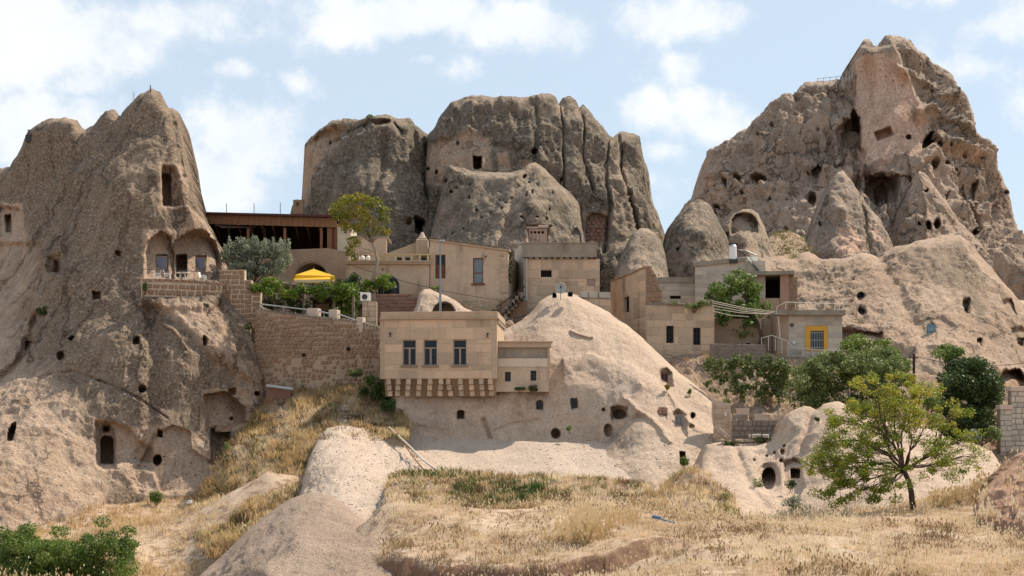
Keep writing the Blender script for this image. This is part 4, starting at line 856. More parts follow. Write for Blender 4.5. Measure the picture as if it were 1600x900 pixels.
def px_ops(fr, L_): # list of pixel rects -> local openings
    out = []
    for a, b, c, d in L_:
        x0, z1 = fr.l(a, c); x1, z0 = fr.l(b, d); out.append((x0, x1, z0, z1))
    return out
def house_root(name, fr, label, cat='house', group=None): return empty(name, tuple(fr.O), 0, label, cat, group)
# ---------------------------------------------------------------- 1 the stone house on corbels
fr = Fr(601, 104.0, 770, 103.4, 592)
sh = house_root('stone_house', fr, 'square stone house with three windows resting on a row of corbels', 'house')
X0, Zt = fr.l(601, 499); X1, _ = fr.l(769, 499); Z0 = 0.0; Zc = fr.l(690, 487)[1]; Zt = fr.l(690, 499)[1]
ops = px_ops(fr, [(629,650,531,571),(662,683,532,571),(708,729,532,572)])
for i, o in enumerate(ops): ops[i] = (o[0], o[1], ops[0][2], ops[0][3])
fr.put(wall_mesh(X0, X1, Z0, Zt, ops, .45), 'wall', MORTAR, sh)
masonry(fr, sh, X0, X1, Z0, Zt, ops, .60, 1.25, ASHLAR, 'block', .03, .035, jit=.3, name='stone_block')
for o in ops: window(fr, sh, *o, 't', fw=.075, sill=WOODG)
back = MB().box(X0, X1, 6.5, 6.8, Z0, Zt); fr.put(back, 'back_wall', PLASTER, sh)
fl = MB().box(X0+.3, X1-.3, .46, 6.49, Z0+.02, Z0+.2); fr.put(fl, 'floor', CONCRETE, sh)
# side walls
for (sx, nm) in ((X1, 'side_wall'), (X0-.35, 'side_wall')):
    m = MB().box(sx, sx+.35, .0 if sx < 0 else .003, 6.5, Z0, Zt); fr.put(m, nm, ASHLAR, sh)
m = MB().box(X0-.2, X1+.45, .2, 6.6, Zt-.25, Zt-.02); fr.put(m, 'roof', CONCRETE, sh)
m = MB().box(X0-.28, X1+.42, -.14, .42, Zt+.10, Zc).box(X0-.36, X1+.50, -.22, .5, Zt+.0, Zt+.098); fr.put(m, 'cornice', LEDGE, sh, bevel=.02)
m = MB().box(X1+.05, X1+.42, .422, 6.6, Zt+.10, Zc-.02).box(X1+.03, X1+.5, .502, 6.6, Zt, Zt+.098); fr.put(m, 'cornice', LEDGE, sh, bevel=.02)
# brown recess and corbels
zb = fr.l(690, 621, .9)[1]
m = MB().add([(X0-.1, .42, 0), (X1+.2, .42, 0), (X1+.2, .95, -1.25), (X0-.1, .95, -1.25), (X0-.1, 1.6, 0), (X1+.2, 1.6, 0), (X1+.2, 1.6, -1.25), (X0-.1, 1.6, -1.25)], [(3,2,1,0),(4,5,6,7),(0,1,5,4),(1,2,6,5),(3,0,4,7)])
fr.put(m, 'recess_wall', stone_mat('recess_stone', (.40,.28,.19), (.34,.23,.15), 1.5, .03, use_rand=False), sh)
for px in (607, 622, 638, 655, 672, 689, 700, 719, 736, 752, 766):
    x, _ = fr.l(px, 592); tilt = -.10 if px < 690 and px > 612 else (.12 if px == 700 else .04)
    cb_ = empty('corbel', (0, 0, 0)); cb_.parent = sh; zz = 0
    for k, (h, y0) in enumerate(((.44, .0), (.42, .14), (.42, .36))):
        xx = x+tilt*k*.6; fr.put(MB().add([(xx-.17, y0, zz-h+.012), (xx+.17, y0, zz-h+.012), (xx+.17, y0, zz), (xx-.17, y0, zz), (xx-.17, 1.0, zz-h+.012), (xx+.17, 1.0, zz-h+.012), (xx+.17, 1.0, zz), (xx-.17, 1.0, zz)], [(0,1,2,3),(7,6,5,4),(0,3,7,4),(1,5,6,2),(3,2,6,7),(0,4,5,1)]), 'corbel_block', ASHLAR, sh, bevel=.03).parent = cb_; zz -= h
    for c_ in list(cb_.children): pass
for px, py in ((610, 524), (762, 525)):
    x, z = fr.l(px, py); m = MB().box(x-.03, x+.03, -.12, .0, z-.12, z+.12).box(x-.07, x+.07, -.2, -.08, z+.1, z+.2); fr.put(m, 'wall_lamp', METALD, sh)
m = MB().tube([fr.l(771, 505)+(0,)][0:0] or [(X1+.12, -.06, Zt-.05), (X1+.12, -.06, Z0+.1)], .03); fr.put(m, 'drain_pipe', PIPE, sh)
# ---------------------------------------------------------------- 2 the annex
fr = Fr(772, 104.2, 860, 104.2, 612)
an = house_root('annex', fr, 'low pale annex with two small barred windows right of the stone house', 'annex')
x0, z1 = fr.l(773, 543); x1, z0 = fr.l(858, 612); zc = fr.l(800, 533)[1]; zb1 = fr.l(800, 560)[1]; zb2 = fr.l(800, 573)[1]
ops = px_ops(fr, [(789,798,581,596),(829,838,579,595)])
fr.put(wall_mesh(x0, x1, z0, zb2, ops, .4), 'wall', PLASTER, an)
for o in ops: window(fr, an, *o, 'bars', fw=.04, fmat=FRAMED, dy=.15, sill=None)
fr.put(MB().box(x0, x1+.02, -.05, .4, zb2, zb1), 'band', stone_mat('light_band', (.62,.50,.39), (.56,.44,.33), 1, .01, use_rand=False, stainamt=.1), an)
fr.put(MB().box(x0, x1-.12, .10, .5, zb1, z1), 'parapet_wall', CONCRETE, an)
mm = ((x0+(x1-x0)*.5), 0)
fr.put(MB().box(x0-.1, x1+.16, -.16, .5, z1, zc-.12).box(x0-.1, x1+.26, -.24, .6, zc-.12, zc), 'cornice', LEDGE, an, bevel=.02)
fr.put(MB().box(x1-.25, x1+.03, .402, 5.0, z0, zb1).box(x1-.28, x1-.12, .502, 5.0, zb1, z1), 'side_wall', PLASTER, an)
fr.put(MB().box(x1-.12, x1+.05, -.052, .14, zb2-1.2, z1-.02), 'corner_pier', LEDGE, an)
fr.put(MB().box(x0, x1+.0, .5, 5.0, z1-.2, z1-.02), 'roof', CONCRETE, an)
# ---------------------------------------------------------------- 3 plaster house and its terrace
fr = Fr(672, 120.0, 794, 119.2, 480)
ph = house_root('plaster_house', fr, 'plastered house with sloping roof line and tall red framed window behind the lamp post', 'house')
x0 = 0; x1 = fr.l(794, 480)[0]; z0 = -.3; ztl = fr.l(672, 376)[1]; ztr = fr.l(794, 393)[1]
ops = px_ops(fr, [(680,696,398,435),(739,755,403,443)])
fr.put(wall_mesh(x0, x1, z0, ztl, ops, .45, top=[(x0, ztl), (x1, ztr)]), 'wall', PLASTER, ph)
o = ops[0]; w = window(fr, ph, *o, 'split', fmat=WOODR, gmat=GLASS, fw=.09, dy=.12)
m = MB(); n = 6
for k in range(n): xx = o[0]+.1+(o[1]-o[0]-.2)*k/n; m.box(xx, xx+(o[1]-o[0]-.2)/n-.02, .06, .115, o[2]+.06, o[2]+(o[3]-o[2])*.58)
fr.put(m, 'shutter', WOODR, ph)
o = ops[1]; window(fr, ph, *o, 'split', fmat=WOODR, gmat=GLASSG, fw=.08, dy=.15, sill=WOODR)
m = MB().add([(x0-.05,-.12,ztl),(x1+.15,-.12,ztr),(x1+.15,.6,ztr),(x0-.05,.6,ztl),(x0-.05,-.12,ztl+.16),(x1+.15,-.12,ztr+.16),(x1+.15,.6,ztr+.16),(x0-.05,.6,ztl+.16)],[(0,3,2,1),(4,5,6,7),(0,1,5,4),(1,2,6,5),(2,3,7,6),(3,0,4,7)])
fr.put(m, 'coping', LEDGE, ph)
m = MB(); xx = x0
while xx < x1:      # thin coping slabs lying unevenly on the roof edge
    wd = random.uniform(.35, .8); z = ztl+(ztr-ztl)*(xx-x0)/(x1-x0)+.165; m.box(xx, min(xx+wd-.03, x1+.1), -.17+random.uniform(-.04,.04), .3, z, z+random.uniform(.06,.13)); xx += wd
fr.put(m, 'roof_slab', RUBBLE_G, ph)
fr.put(MB().add([(x0,.46,ztl-.2),(x1,.46,ztr-.2),(x1,7,ztr-.2),(x0,7,ztl-.2),(x0,.46,ztl-.02),(x1,.46,ztr-.02),(x1,7,ztr-.02),(x0,7,ztl-.02)],[(0,3,2,1),(4,5,6,7),(0,1,5,4),(1,2,6,5),(2,3,7,6),(3,0,4,7)]), 'roof', CONCRETE, ph)
fr.put(MB().box(x1-.3, x1, .452, 7, z0, ztr-.21).box(x0, x0+.3, .452, 7, z0, ztr-.21).box(x0, x1, 7, 7.3, z0, ztr-.21), 'side_wall', PLASTER, ph)
qx0 = fr.l(780, 450)[0]; masonry(fr, ph, qx0, x1, z0+.8, ztr-.1, (), .42, .36, RUBBLE_P, 'rubble', .03, .04, jit=.35, name='quoin_stone')
masonry(fr, ph, fr.l(700, 470)[0], x1, z0, z0+1.1, (), .22, .42, RUBBLE_P, 'rubble', .03, .03, jit=.4, name='base_stone', inside=lambda x, z: z < .2+x*.1)
x, z = fr.l(759, 401); fr.put(MB().bar((x, .02, z), (x, -.12, z), .07, 8), 'vent_pipe', METALD, ph)
# terrace building to the left
fr = Fr(541, 119.6, 671, 119.8, 466)
tb = house_root('terrace_building', fr, 'low plastered building with arched window and yellow stone railing on its roof', 'building')
x0 = 0; x1 = fr.l(671, 460)[0]; zt = fr.l(600, 413)[1]; z0 = -.5
ax, az0 = fr.l(607, 460); r_ = (fr.l(624, 460)[0]-fr.l(590, 460)[0])/2; azc = fr.l(607, 447)[1]
# wall with an arched opening
m = MB(); nA = 12; arc = [(ax+r_*math.cos(math.pi-math.pi*i/nA), azc+r_*math.sin(math.pi-math.pi*i/nA)) for i in range(nA+1)]
arc = [(ax-r_, z0)]+arc+[(ax+r_, z0)]
m.add([(x0,0,z0),(ax-r_,0,z0),(ax-r_,0,zt),(x0,0,zt)],[(0,1,2,3)]); m.add([(ax+r_,0,z0),(x1,0,z0),(x1,0,zt),(ax+r_,0,zt)],[(0,1,2,3)])
for i in range(1, nA+1): a, b = arc[i], arc[i+1]; m.add([(a[0],0,a[1]),(b[0],0,b[1]),(b[0],0,zt),(a[0],0,zt)],[(0,1,2,3)])
for i in range(len(arc)-1): a, b = arc[i], arc[i+1]; m.add([(a[0],0,a[1]),(b[0],0,b[1]),(b[0],.5,b[1]),(a[0],.5,a[1])],[(3,2,1,0)])
m.box(x0, x0+.3, .003, 5, z0, zt).box(x1-.3, x1, .003, 5, z0, zt)
fr.put(m, 'wall', PLASTER, tb)
m = MB(); m.add([(p[0], .35, p[1]) for p in arc], [tuple(range(len(arc)))]); wdo = fr.put(m, 'arched_window', GLASS, tb)
m = MB()
for i in range(1, len(arc)-2):
    a, b = arc[i], arc[i+1]; m.bar((a[0], .3, a[1]), (b[0], .3, b[1]), .05, 4)
for q in (-.45, .45): m.box(ax+q-.035, ax+q+.035, .27, .33, z0, azc+r_*.85)
m.box(ax-r_, ax+r_, .275, .325, azc-.04, azc+.04); m.build('frame', plain_mat('slate_blue_paint', (.10,.13,.17), .6), wdo)
fr.put(MB().box(x0-.1, x1+.1, -.28, 5, zt, zt+.16).box(x0-.1, x1+.1, -.34, .2, zt+.162, zt+.30), 'roof_ledge', LEDGE, tb, bevel=.02)
zr = zt+.30; zrt = fr.l(600, 397)[1]
for px in (545, 560, 592, 605, 618, 630, 643, 656, 669): 
    x = fr.l(px, 400)[0]; fr.put(MB().box(x-.09, x+.09, -.25, -.07, zr, zrt-.12), 'railing_post', RAILY, tb)
xa, xb = fr.l(542, 400)[0], fr.l(674, 400)[0]
fr.put(MB().box(xa, xb, -.27, -.05, zrt-.12, zrt), 'top_rail', RAILY, tb)
x, z = fr.l(598, 421); fr.put(MB().bar((x, .02, z), (x, -.1, z), .07, 8), 'vent_pipe', METALD, tb)
# gable wall with chimney behind the railing
fr = Fr(600, 122.5, 671, 122.5, 412)
gw = house_root('gable_wall', fr, 'pale gable wall with stubby chimney behind the yellow railing', 'wall')
pts = [fr.l(x, y) for x, y in [(600,414),(671,414),(671,386),(652,386),(652,378),(604,396)]]
fr.put(MB().prism(pts, 0, .6), 'wall', RUBBLE_P, gw)
cx0, cz1 = fr.l(650, 374); cx1, cz0 = fr.l(669, 400)
fr.put(MB().box(cx0, cx1, -.35, .7, cz0, cz1).box(cx0+.12, cx1-.1, -.25, .6, cz1, cz1+.14), 'chimney', RUBBLE_P, gw, bevel=.08)
cm = MB(); p = ((cx0+cx1)/2, .15, cz1+.14); cm.bar(p, (p[0], p[1], p[2]+.5), .32, 8, .10); fr.put(cm, 'chimney_cap', PINK, gw)
for a, b in ((620, 630), (633, 642), (657, 667)):
    q0, q1 = fr.l(a, 403)[0], fr.l(b, 408)[0]; z1_ = fr.l(a, 402)[1]; z0_ = fr.l(a, 409)[1]; window(fr, gw, q0, q1, z0_, z1_, 'plain', dy=-.05, fmat=WOODG, fw=.04)
fr = Fr(527, 126, 606, 126, 415)
cb = house_root('cream_building', fr, 'cream block building half hidden behind the slender tree', 'building')
a = [fr.l(527, 352), fr.l(548, 400)]; c = [fr.l(548, 371), fr.l(604, 414)]
fr.put(MB().box(a[0][0], a[1][0], 0, 5, -.8, a[0][1]), 'tower_wall', stone_mat('cream_wall', (.55,.49,.38), (.48,.41,.30), 1, .01, use_rand=False, stainamt=.35), cb)
ops = px_ops(fr, [(566,578,397,407)])
fr.put(wall_mesh(c[0][0], c[1][0], -.8, c[0][1], ops, .4), 'wall', PLASTER, cb); window(fr, cb, *ops[0], 'plain', fmat=WOODG, fw=.05)
x, z = fr.l(543, 352); fr.put(MB().box(c[0][0]-.0, c[1][0]+.1, -.1, 4, c[0][1], c[0][1]+.12), 'roof', CONCRETE, cb)
x, z = fr.l(540, 357); fr.put(MB().box(x-.1, x+.1, -.3, 0, z-.4, z), 'wall_lamp', METALD, cb)
# ---------------------------------------------------------------- 4 house with the concrete band
fr = Fr(820, 120.5, 937, 120.5, 484)
ch_ = house_root('stone_house', fr, 'stone house with grey concrete parapet band and small dark window above the dish', 'house')
x1 = fr.l(937, 480)[0]; zt = fr.l(860, 405)[1]; ztop = fr.l(860, 381)[1]; z0 = -2.5
ops = px_ops(fr, [(845,862,422,433)]); op2 = px_ops(fr, [(917,930,436,447)])
fr.put(wall_mesh(0, x1, z0, zt, ops+op2, .4), 'wall', MORTAR, ch_)
masonry(fr, ch_, 0, x1, z0, zt, ops+op2, .62, 1.05, ASHLAR, 'block', .035, .035, jit=.35, name='stone_block')
window(fr, ch_, *ops[0], 'plain', fmat=FRAMED, gmat=DARK, fw=.04, dy=.3); o = op2[0]
fr.put(MB().box(o[0]+.01, o[1]-.01, .06, .3, o[2]+.01, o[3]-.01), 'blocked_window', plain_mat('mauve_infill', (.30,.21,.18), .9), ch_)
x, z = fr.l(904, 428); fr.put(MB().box(x-.13, x+.13, -.02, .1, z-.15, z+.15), 'vent_block', PLASTER_B, ch_)
xr = fr.l(932, 390)[0]
fr.put(MB().box(-.25, xr, -.22, .3, zt+.14, ztop).box(-.3, xr+.1, -.3, .32, ztop, ztop+.09), 'concrete_parapet', CONCRETE, ch_)
for k in range(12): x = .25+(x1-.4)*k/11.5; fr.put(MB().box(x-.09, x+.09, -.28+random.uniform(-.04,.04), .35, zt+.0, zt+.138), 'roof_beam', WOODD, ch_)
fr.put(MB().box(.0, x1, .41, 7, zt-.1, zt+.12), 'roof', CONCRETE, ch_)
m = MB()      # light rail on the parapet
for px in (858, 877, 895): x = fr.l(px, 380)[0]; m.bar((x, -.1, ztop+.09), (x, -.1, ztop+.4), .02, 5)
m.bar((fr.l(858,380)[0], -.1, ztop+.4), (fr.l(895,380)[0], -.1, ztop+.4), .02, 5); fr.put(m, 'roof_rail', METALD, ch_)
fr2 = Fr(804, 128.5, 819, 120.6, 484); W_ = fr2.len
zl = fr2.w(0,0,0).z
ztl = at(804, 387, 128.5).z-fr2.O.z; ztr = at(819, 380, 120.6).z-fr2.O.z
sw = wall_mesh(0, W_, -2.0, ztl, (), .4, top=[(0, ztl-.2), (W_, ztr)]); fr2.put(sw, 'side_wall', ASHLAR_P, ch_)
masonry(fr2, ch_, 0, W_-.05, -1.2, ztr-.5, (), .5, 1.3, ASHLAR_P, 'block', .02, .02, jit=.3, name='pale_block', inside=lambda x, z: z < ztl-.4+(ztr-ztl)*x/W_)
m = MB(); p1 = fr.l(823, 404, -.3); m.tube([(p1[0], -.25, p1[1]), (fr.l(823,505,-.3)[0], -.25, fr.l(823,505,-.3)[1])], .07, 8); fr.put(m, 'downpipe', METAL, ch_)
# stair and rail in the gap
fr = Fr(775, 117.5, 822, 117.5, 500)
stt = empty('staircase', tuple(fr.O), 0, 'rusty outside stair with dark rails climbing between the plaster and concrete houses', 'stairs')
for i in range(9):
    x, z = fr.l(772+i*5.2, 500-i*5.5); fr.put(MB().box(x-.2, x+.25, .2, 1.6, z-.6, z), 'step', RUBBLE_G, stt)
a = fr.l(776, 480); b = fr.l(821, 447); a2 = fr.l(784, 492); b2 = fr.l(821, 462); a3 = fr.l(786, 503); b3 = fr.l(822, 494)
fr.put(MB().bar((a[0],0,a[1]), (b[0],0,b[1]), .05, 6).bar((a2[0],-.02,a2[1]), (b2[0],-.02,b2[1]), .06, 6), 'rail', WOODD, stt)
for f in (.15, .5, .8):
    p = (a[0]+(b[0]-a[0])*f, a[1]+(b[1]-a[1])*f); fr.put(MB().bar((p[0], .02, p[1]), (p[0]-.1, .02, p[1]-1.1), .04, 6), 'rail_post', METALD, stt)
fr.put(MB().bar((a3[0],-1,a3[1]), (b3[0],-1,b3[1]), .06, 6), 'lower_bar', METALD, stt)
fr = Fr(780, 118.6, 824, 118.6, 515)
bw = house_root('stone_wall', fr, 'stained stone wall under the outside stair', 'wall')
x1 = fr.l(824, 500)[0]; zt = fr.l(800, 470)[1]; fr.put(MB().box(0, x1, 0, .6, -1.5, zt), 'backing', MORTAR_D, bw)
masonry(fr, bw, 0, x1, -1.5, zt, (), .45, .6, RUBBLE, 'block', .03, .03, jit=.3)
# ---------------------------------------------------------------- 5 block wall right of the dish
fr = Fr(903, 116.0, 954, 116.5, 500)
w5 = house_root('block_wall', fr, 'pale dressed block wall between the round cone and the ruined house', 'wall')
x1 = fr.l(954, 490)[0]; fr.put(MB().box(0, x1, .02, .6, -1.2, fr.l(930, 467)[1]-.02), 'backing', MORTAR, w5)
masonry(fr, w5, 0, x1, -1.2, fr.l(930, 467)[1], (), .56, .95, ASHLAR, 'block', .03, .025, jit=.25, name='stone_block')
x2, z2 = fr.l(907, 455); masonry(fr, w5, x2, x1, fr.l(930, 466)[1], z2, (), .6, .85, ASHLAR_P, 'block', .08, .03, jit=.2, name='stone_block', depth=.5)
# ---------------------------------------------------------------- 6 the ruin
fr = Fr(1010, 116.6, 1116, 117.4, 560)
ru = house_root('ruined_house', fr, 'ruined brown stone house with broken corner and two dark windows', 'ruined house')
x1 = fr.l(1116, 556)[0]; zt = fr.l(1060, 477)[1]; z0 = -1.2
ops = px_ops(fr, [(1041,1053,509,536),(1083,1095,512,539)])
fr.put(wall_mesh(0, x1, z0, zt, ops, .5), 'wall', MORTAR, ru)
masonry(fr, ru, 0, x1, z0, zt, ops, .62, 1.0, ASHLAR, 'block', .035, .035, jit=.4, name='stone_block', inside=lambda x, z: not (z > zt-.5 and random.random() < .35))
for o in ops: window(fr, ru, *o, 'bars', fmat=FRAMED, gmat=DARK, fw=.05, dy=.22)
fr.put(MB().box(x1-.5, x1, .503, 5, z0, zt), 'side_wall', PLASTER_B, ru)
m = MB(); xx = 0
while xx < x1: wd = random.uniform(.3, .9); m.box(xx, min(xx+wd, x1+.08), -.1+random.uniform(-.05,.03), .55, zt, zt+random.uniform(.08,.22)); xx += wd
fr.put(m, 'broken_coping', RUBBLE_G, ru)
fr2 = Fr(954, 125.5, 1009, 116.8, 560); W_ = fr2.len
def zof(px, py): return fr2.l(px, py)[1]
tp = [(fr2.l(px, 450)[0], zof(px, py)) for px, py in ((954,440),(970,434),(985,429),(1000,421),(1009,418))]
ops2 = px_ops(fr2, [(974,983,465,487)])
fr2.put(wall_mesh(0, W_, -.6, tp[0][1], ops2, .5, top=tp), 'side_wall', PLASTER, ru)
window(fr2, ru, *ops2[0], 'plain', fmat=FRAMED, gmat=DARK, fw=.05, dy=.3)
masonry(fr2, ru, 0, W_, -.6, 6.5, ops2+[(0, W_*.66, 1.8, 9)], .6, 1.4, ASHLAR, 'block', .02, .02, jit=.35, name='stone_block', inside=lambda x, z: z < np.interp(x, [p[0] for p in tp], [p[1] for p in tp])-.3)
masonry(fr2, ru, .1, W_, 0, .3, (), .28, .4, RUBBLE, 'rubble', .06, .02, jit=.4, name='coping_stone', skew=lambda x: float(np.interp(x, [p[0] for p in tp], [p[1] for p in tp]))-.12, depth=.6)
# broken corner stub rising above the front wall
st_ = [(1009,418,24),(1019,421,26),(1026,432,20),(1030,446,20),(1034,462,14),(1036,474,10)]
xs = [fr.l(p[0], 450)[0] for p in st_]; zs = [fr.l(p[0], p[1])[1] for p in st_]
fr.put(MB().prism([(0, zt), (xs[-1], zt)]+[(a, b) for a, b in zip(xs[::-1], zs[::-1])][:-1]+[(0, zs[0])], .02, .7), 'corner_core', MORTAR_D, ru)
masonry(fr, ru, 0, xs[-1], zt+.05, zs[0]+.1, (), .26, .42, RUBBLE, 'rubble', .05, .015, jit=.45, name='rubble_stone', inside=lambda x, z: z < np.interp(x, xs, zs)+.1, depth=.5)
# ---------------------------------------------------------------- 7 white block buildings
fr = Fr(1030, 128, 1086, 128, 480)
wb = house_root('block_building', fr, 'low whitewashed block building with dark slot behind the ruin', 'building', 'whitewashed block buildings')
x1 = fr.l(1086, 470)[0]; zt = fr.l(1060, 442)[1]; ops = px_ops(fr, [(1047,1064,462,467)])
fr.put(wall_mesh(0, x1, -1, zt, ops, .4), 'wall', MORTAR, wb); masonry(fr, wb, 0, x1, -1, zt, ops, .36, .9, ASHLAR_P, 'block', .02, .018, jit=.2, name='pale_block')
fr.put(MB().box(ops[0][0], ops[0][1], .25, .3, ops[0][2], ops[0][3]), 'dark_slot', DARK, wb)
fr.put(MB().box(-.1, x1, -.12, 5, zt, zt+.5), 'parapet', CONCRETE, wb)
fr = Fr(1086, 126.5, 1196, 125.5, 480)
wb2 = house_root('block_building', fr, 'taller whitewashed block building behind the leafy green tree', 'building', 'whitewashed block buildings')
x1 = fr.l(1196, 470)[0]; zt = fr.l(1086, 417)[1]; zt2 = fr.l(1160, 408)[1]
fr.put(wall_mesh(0, x1, -1, zt, (), .4, top=[(0, zt), (x1*.7, zt2), (x1, zt2)]), 'wall', MORTAR, wb2)
masonry(fr, wb2, 0, x1, -1, zt2, (), .38, .95, ASHLAR_P, 'block', .02, .018, jit=.2, name='pale_block', inside=lambda x, z: z < zt-.15+(zt2-zt)*min(x/(x1*.7), 1))
m = MB().add([(-.15,-.15,zt),(x1*.72,-.15,zt2),(x1*.72,6,zt2),(-.15,6,zt),(-.15,-.15,zt+.38),(x1*.72,-.15,zt2+.38),(x1*.72,6,zt2+.38),(-.15,6,zt+.38)],[(0,3,2,1),(4,5,6,7),(0,1,5,4),(1,2,6,5),(2,3,7,6),(3,0,4,7)])
fr.put(m, 'parapet', CONCRETE, wb2)
# 8 dark open shed
fr = Fr(1186, 125.0, 1246, 124.4, 480)
sd = house_root('open_shed', fr, 'dark open shed with reddish pillar under a concrete slab', 'shed')
a0, zr = fr.l(1170, 431); a1 = fr.l(1219, 431)[0]; a2_ = fr.l(1233, 431)[0]; a3_ = fr.l(1246, 431)[0]; zf = fr.l(1200, 466)[1]
fr.put(MB().box(a0, fr.l(1241,431)[0], -.5, 5, zr, zr+.32), 'roof_slab', CONCRETE, sd)
fr.put(MB().box(a0, a1, 4.5, 4.8, zf-2, zr).box(a0, a1, .4, 4.5, zf-.3, zf).box(a0-.2, a0, .3, 4.8, zf-2, zr), 'back_room', plain_mat('dark_plaster', (.05,.035,.028), .95), sd)  # inside given one very dark brown
fr.put(MB().box(a0, a1, .0, .4, zf-2.5, zf), 'low_wall', PLASTER_B, sd)
fr.put(MB().box(a1, a2_, -.1, 4.8, zf-2.5, zr), 'pillar', stone_mat('rosy_plaster', (.40,.25,.185), (.34,.20,.145), 1, .01, use_rand=False), sd)
fr.put(MB().box(a2_, a3_, .0, 4.8, zf-2.5, zr-.2), 'pillar_core', MORTAR_D, sd); masonry(fr, sd, a2_, a3_, zf-1.5, zr-.2, (), .36, .4, RUBBLE, 'rubble', .06, .03, jit=.4)
# slanting sheet and frame beside the tank
fr = Fr(1150, 125.8, 1196, 125.2, 425)
sp = house_root('sheet_metal_panel', fr, 'slanting dark green metal sheet leaning on the roof near the tank', 'metal sheet')
q = [fr.l(1166, 402), fr.l(1182, 398), fr.l(1197, 427), fr.l(1188, 425)]
m = MB().add([(q[0][0],0,q[0][1]),(q[1][0],1.6,q[1][1]),(q[2][0],1.6,q[2][1]-.1),(q[3][0],0,q[3][1]-.2)]+[(q[0][0],.03,q[0][1]+.05),(q[1][0],1.63,q[1][1]+.05),(q[2][0],1.63,q[2][1]-.05),(q[3][0],.03,q[3][1]-.15)],[(0,1,2,3),(7,6,5,4),(0,4,5,1),(1,5,6,2),(2,6,7,3),(3,7,4,0)])
fr.put(m, 'sheet', SHEETG, sp)
m = MB(); e = [fr.l(1153, 389), fr.l(1165, 390), fr.l(1182, 397)]
m.tube([(e[0][0],.5,e[0][1]),(e[1][0],.6,e[1][1]),(e[2][0],.8,e[2][1])], .04).bar((q[0][0],.0,q[0][1]),(fr.l(1152,404)[0],0,fr.l(1152,404)[1]),.05,6).bar((fr.l(1165,403)[0],.02,fr.l(1165,403)[1]),(fr.l(1172,420)[0],.02,fr.l(1172,420)[1]),.04,6); fr.put(m, 'pipe_frame', METAL, sp)
fr = Fr(1140, 125.4, 1156, 125.4, 406)
tk = house_root('water_tank', fr, 'small white water tank standing on the roof edge', 'water tank')
x, z = fr.l(1147, 404); zt_ = fr.l(1147, 382)[1]
fr.put(MB().bar((x,.6,z),(x,.6,zt_-.12),.33,20,.31), 'tank_body', WHITE, tk, smooth_=False); fr.put(MB().bar((x,.6,zt_-.12),(x,.6,zt_+.06),.34,20,.2), 'tank_lid', METAL, tk)
fr.put(MB().box(x-.35,x+.35,.25,.95,z-.35,z-.002), 'stand', METALD, tk); fr.put(MB().box(x-.4,x+.4,.6,.66,zt_+.05,zt_+.22), 'bracket', METALD, tk)
# ---------------------------------------------------------------- 9 balcony house
fr = Fr(1232, 117.5, 1317, 117.5, 558)
bh = house_root('balcony_house', fr, 'grey block house with yellow framed barred window and white balcony rails', 'house')
x1 = fr.l(1316, 550)[0]; zt = fr.l(1260, 493)[1]; ops = px_ops(fr, [(1258,1293,509,548)]); inn = px_ops(fr, [(1266,1287,517,546)])[0]
fr.put(wall_mesh(0, x1, -.3, zt, [inn], .4), 'wall', MORTAR, bh)
masonry(fr, bh, 0, x1, -.3, zt, ops, .45, .75, ASHLAR_P, 'block', .018, .014, jit=.12, name='pale_block')
o = ops[0]; i_ = inn
m = MB().box(o[0], i_[0], -.06, .1, o[2], o[3]).box(i_[1], o[1], -.06, .1, o[2], o[3]).box(i_[0], i_[1], -.06, .1, i_[3], o[3]).box(i_[0], i_[1], -.06, .1, o[2], i_[2])
fr.put(m, 'window_surround', YELLOWP, bh)
wn2 = window(fr, bh, *i_, 'plain', fmat=FRAMED, gmat=GLASS, dy=.2, fw=.04)
m = MB()
for k in range(8): x = i_[0]+(i_[1]-i_[0])*(k+.5)/8; m.box(x-.014, x+.014, .02, .05, i_[2], i_[3])
for f in (.1, .5, .9): z = i_[2]+(i_[3]-i_[2])*f; m.box(i_[0], i_[1], -.005, .018, z-.018, z+.018)
m.build('iron_bars', METAL, wn2)
fr.put(MB().box(-.95, -.002, .02, 4, -.3, zt), 'side_bay', PLASTER_B, bh)
xs0 = fr.l(1214, 490)[0]; fr.put(MB().box(xs0, x1+.15, -.55, 4.5, zt, zt+.42), 'roof_slab', CONCRETE, bh)
x, z = fr.l(1237, 508); fr.put(MB().bar((x, .02, z), (x, -.05, z), .17, 12), 'round_vent', plain_mat('brown_vent', (.12,.08,.06)), bh)
x, z = fr.l(1240, 535); fr.put(MB().box(x-.08, x+.08, -.12, 0, z-.12, z+.08), 'wall_light', WHITE, bh)
def railing(fr, root, pts, y, hpx, n, mat=RAILW, r=.03, name='railing', mid=False):
    """pts: pixel polyline of the rail top; hpx rail height in pixels"""
    m = MB(); P = [fr.l(a, b, y) for a, b in pts]; m.tube([(p[0], y, p[1]) for p in P], r, 6)
    h = hpx*(fr.O.y+y)/F; L_ = [0]
    for i in range(len(P)-1): L_.append(L_[-1]+math.dist(P[i], P[i+1]))
    if mid: m.tube([(p[0], y, p[1]-h*.5) for p in P], r*.7, 5)
    o = fr.put(m, name, mat, root)
    for k in range(n):
        t = L_[-1]*k/(n-1); x = float(np.interp(t, L_, [p[0] for p in P])); z = float(np.interp(t, L_, [p[1] for p in P]))
        MB().bar((x, y+.001, z-h), (x, y+.001, z), r*.9, 6).build('post', mat, o)
    return o
railing(fr, bh, [(1214,479),(1228,472),(1311,475),(1318,470)], -.4, 11, 8)
railing(fr, bh, [(1311,475),(1317,475)], -.3, 11, 2)
sl0 = fr.l(1213, 556)[0]; fr.put(MB().box(sl0, fr.l(1290,556)[0], -1.1, .0, -.35, -.02+fr.l(1250,555)[1]*0), 'balcony_slab', CONCRETE, bh)
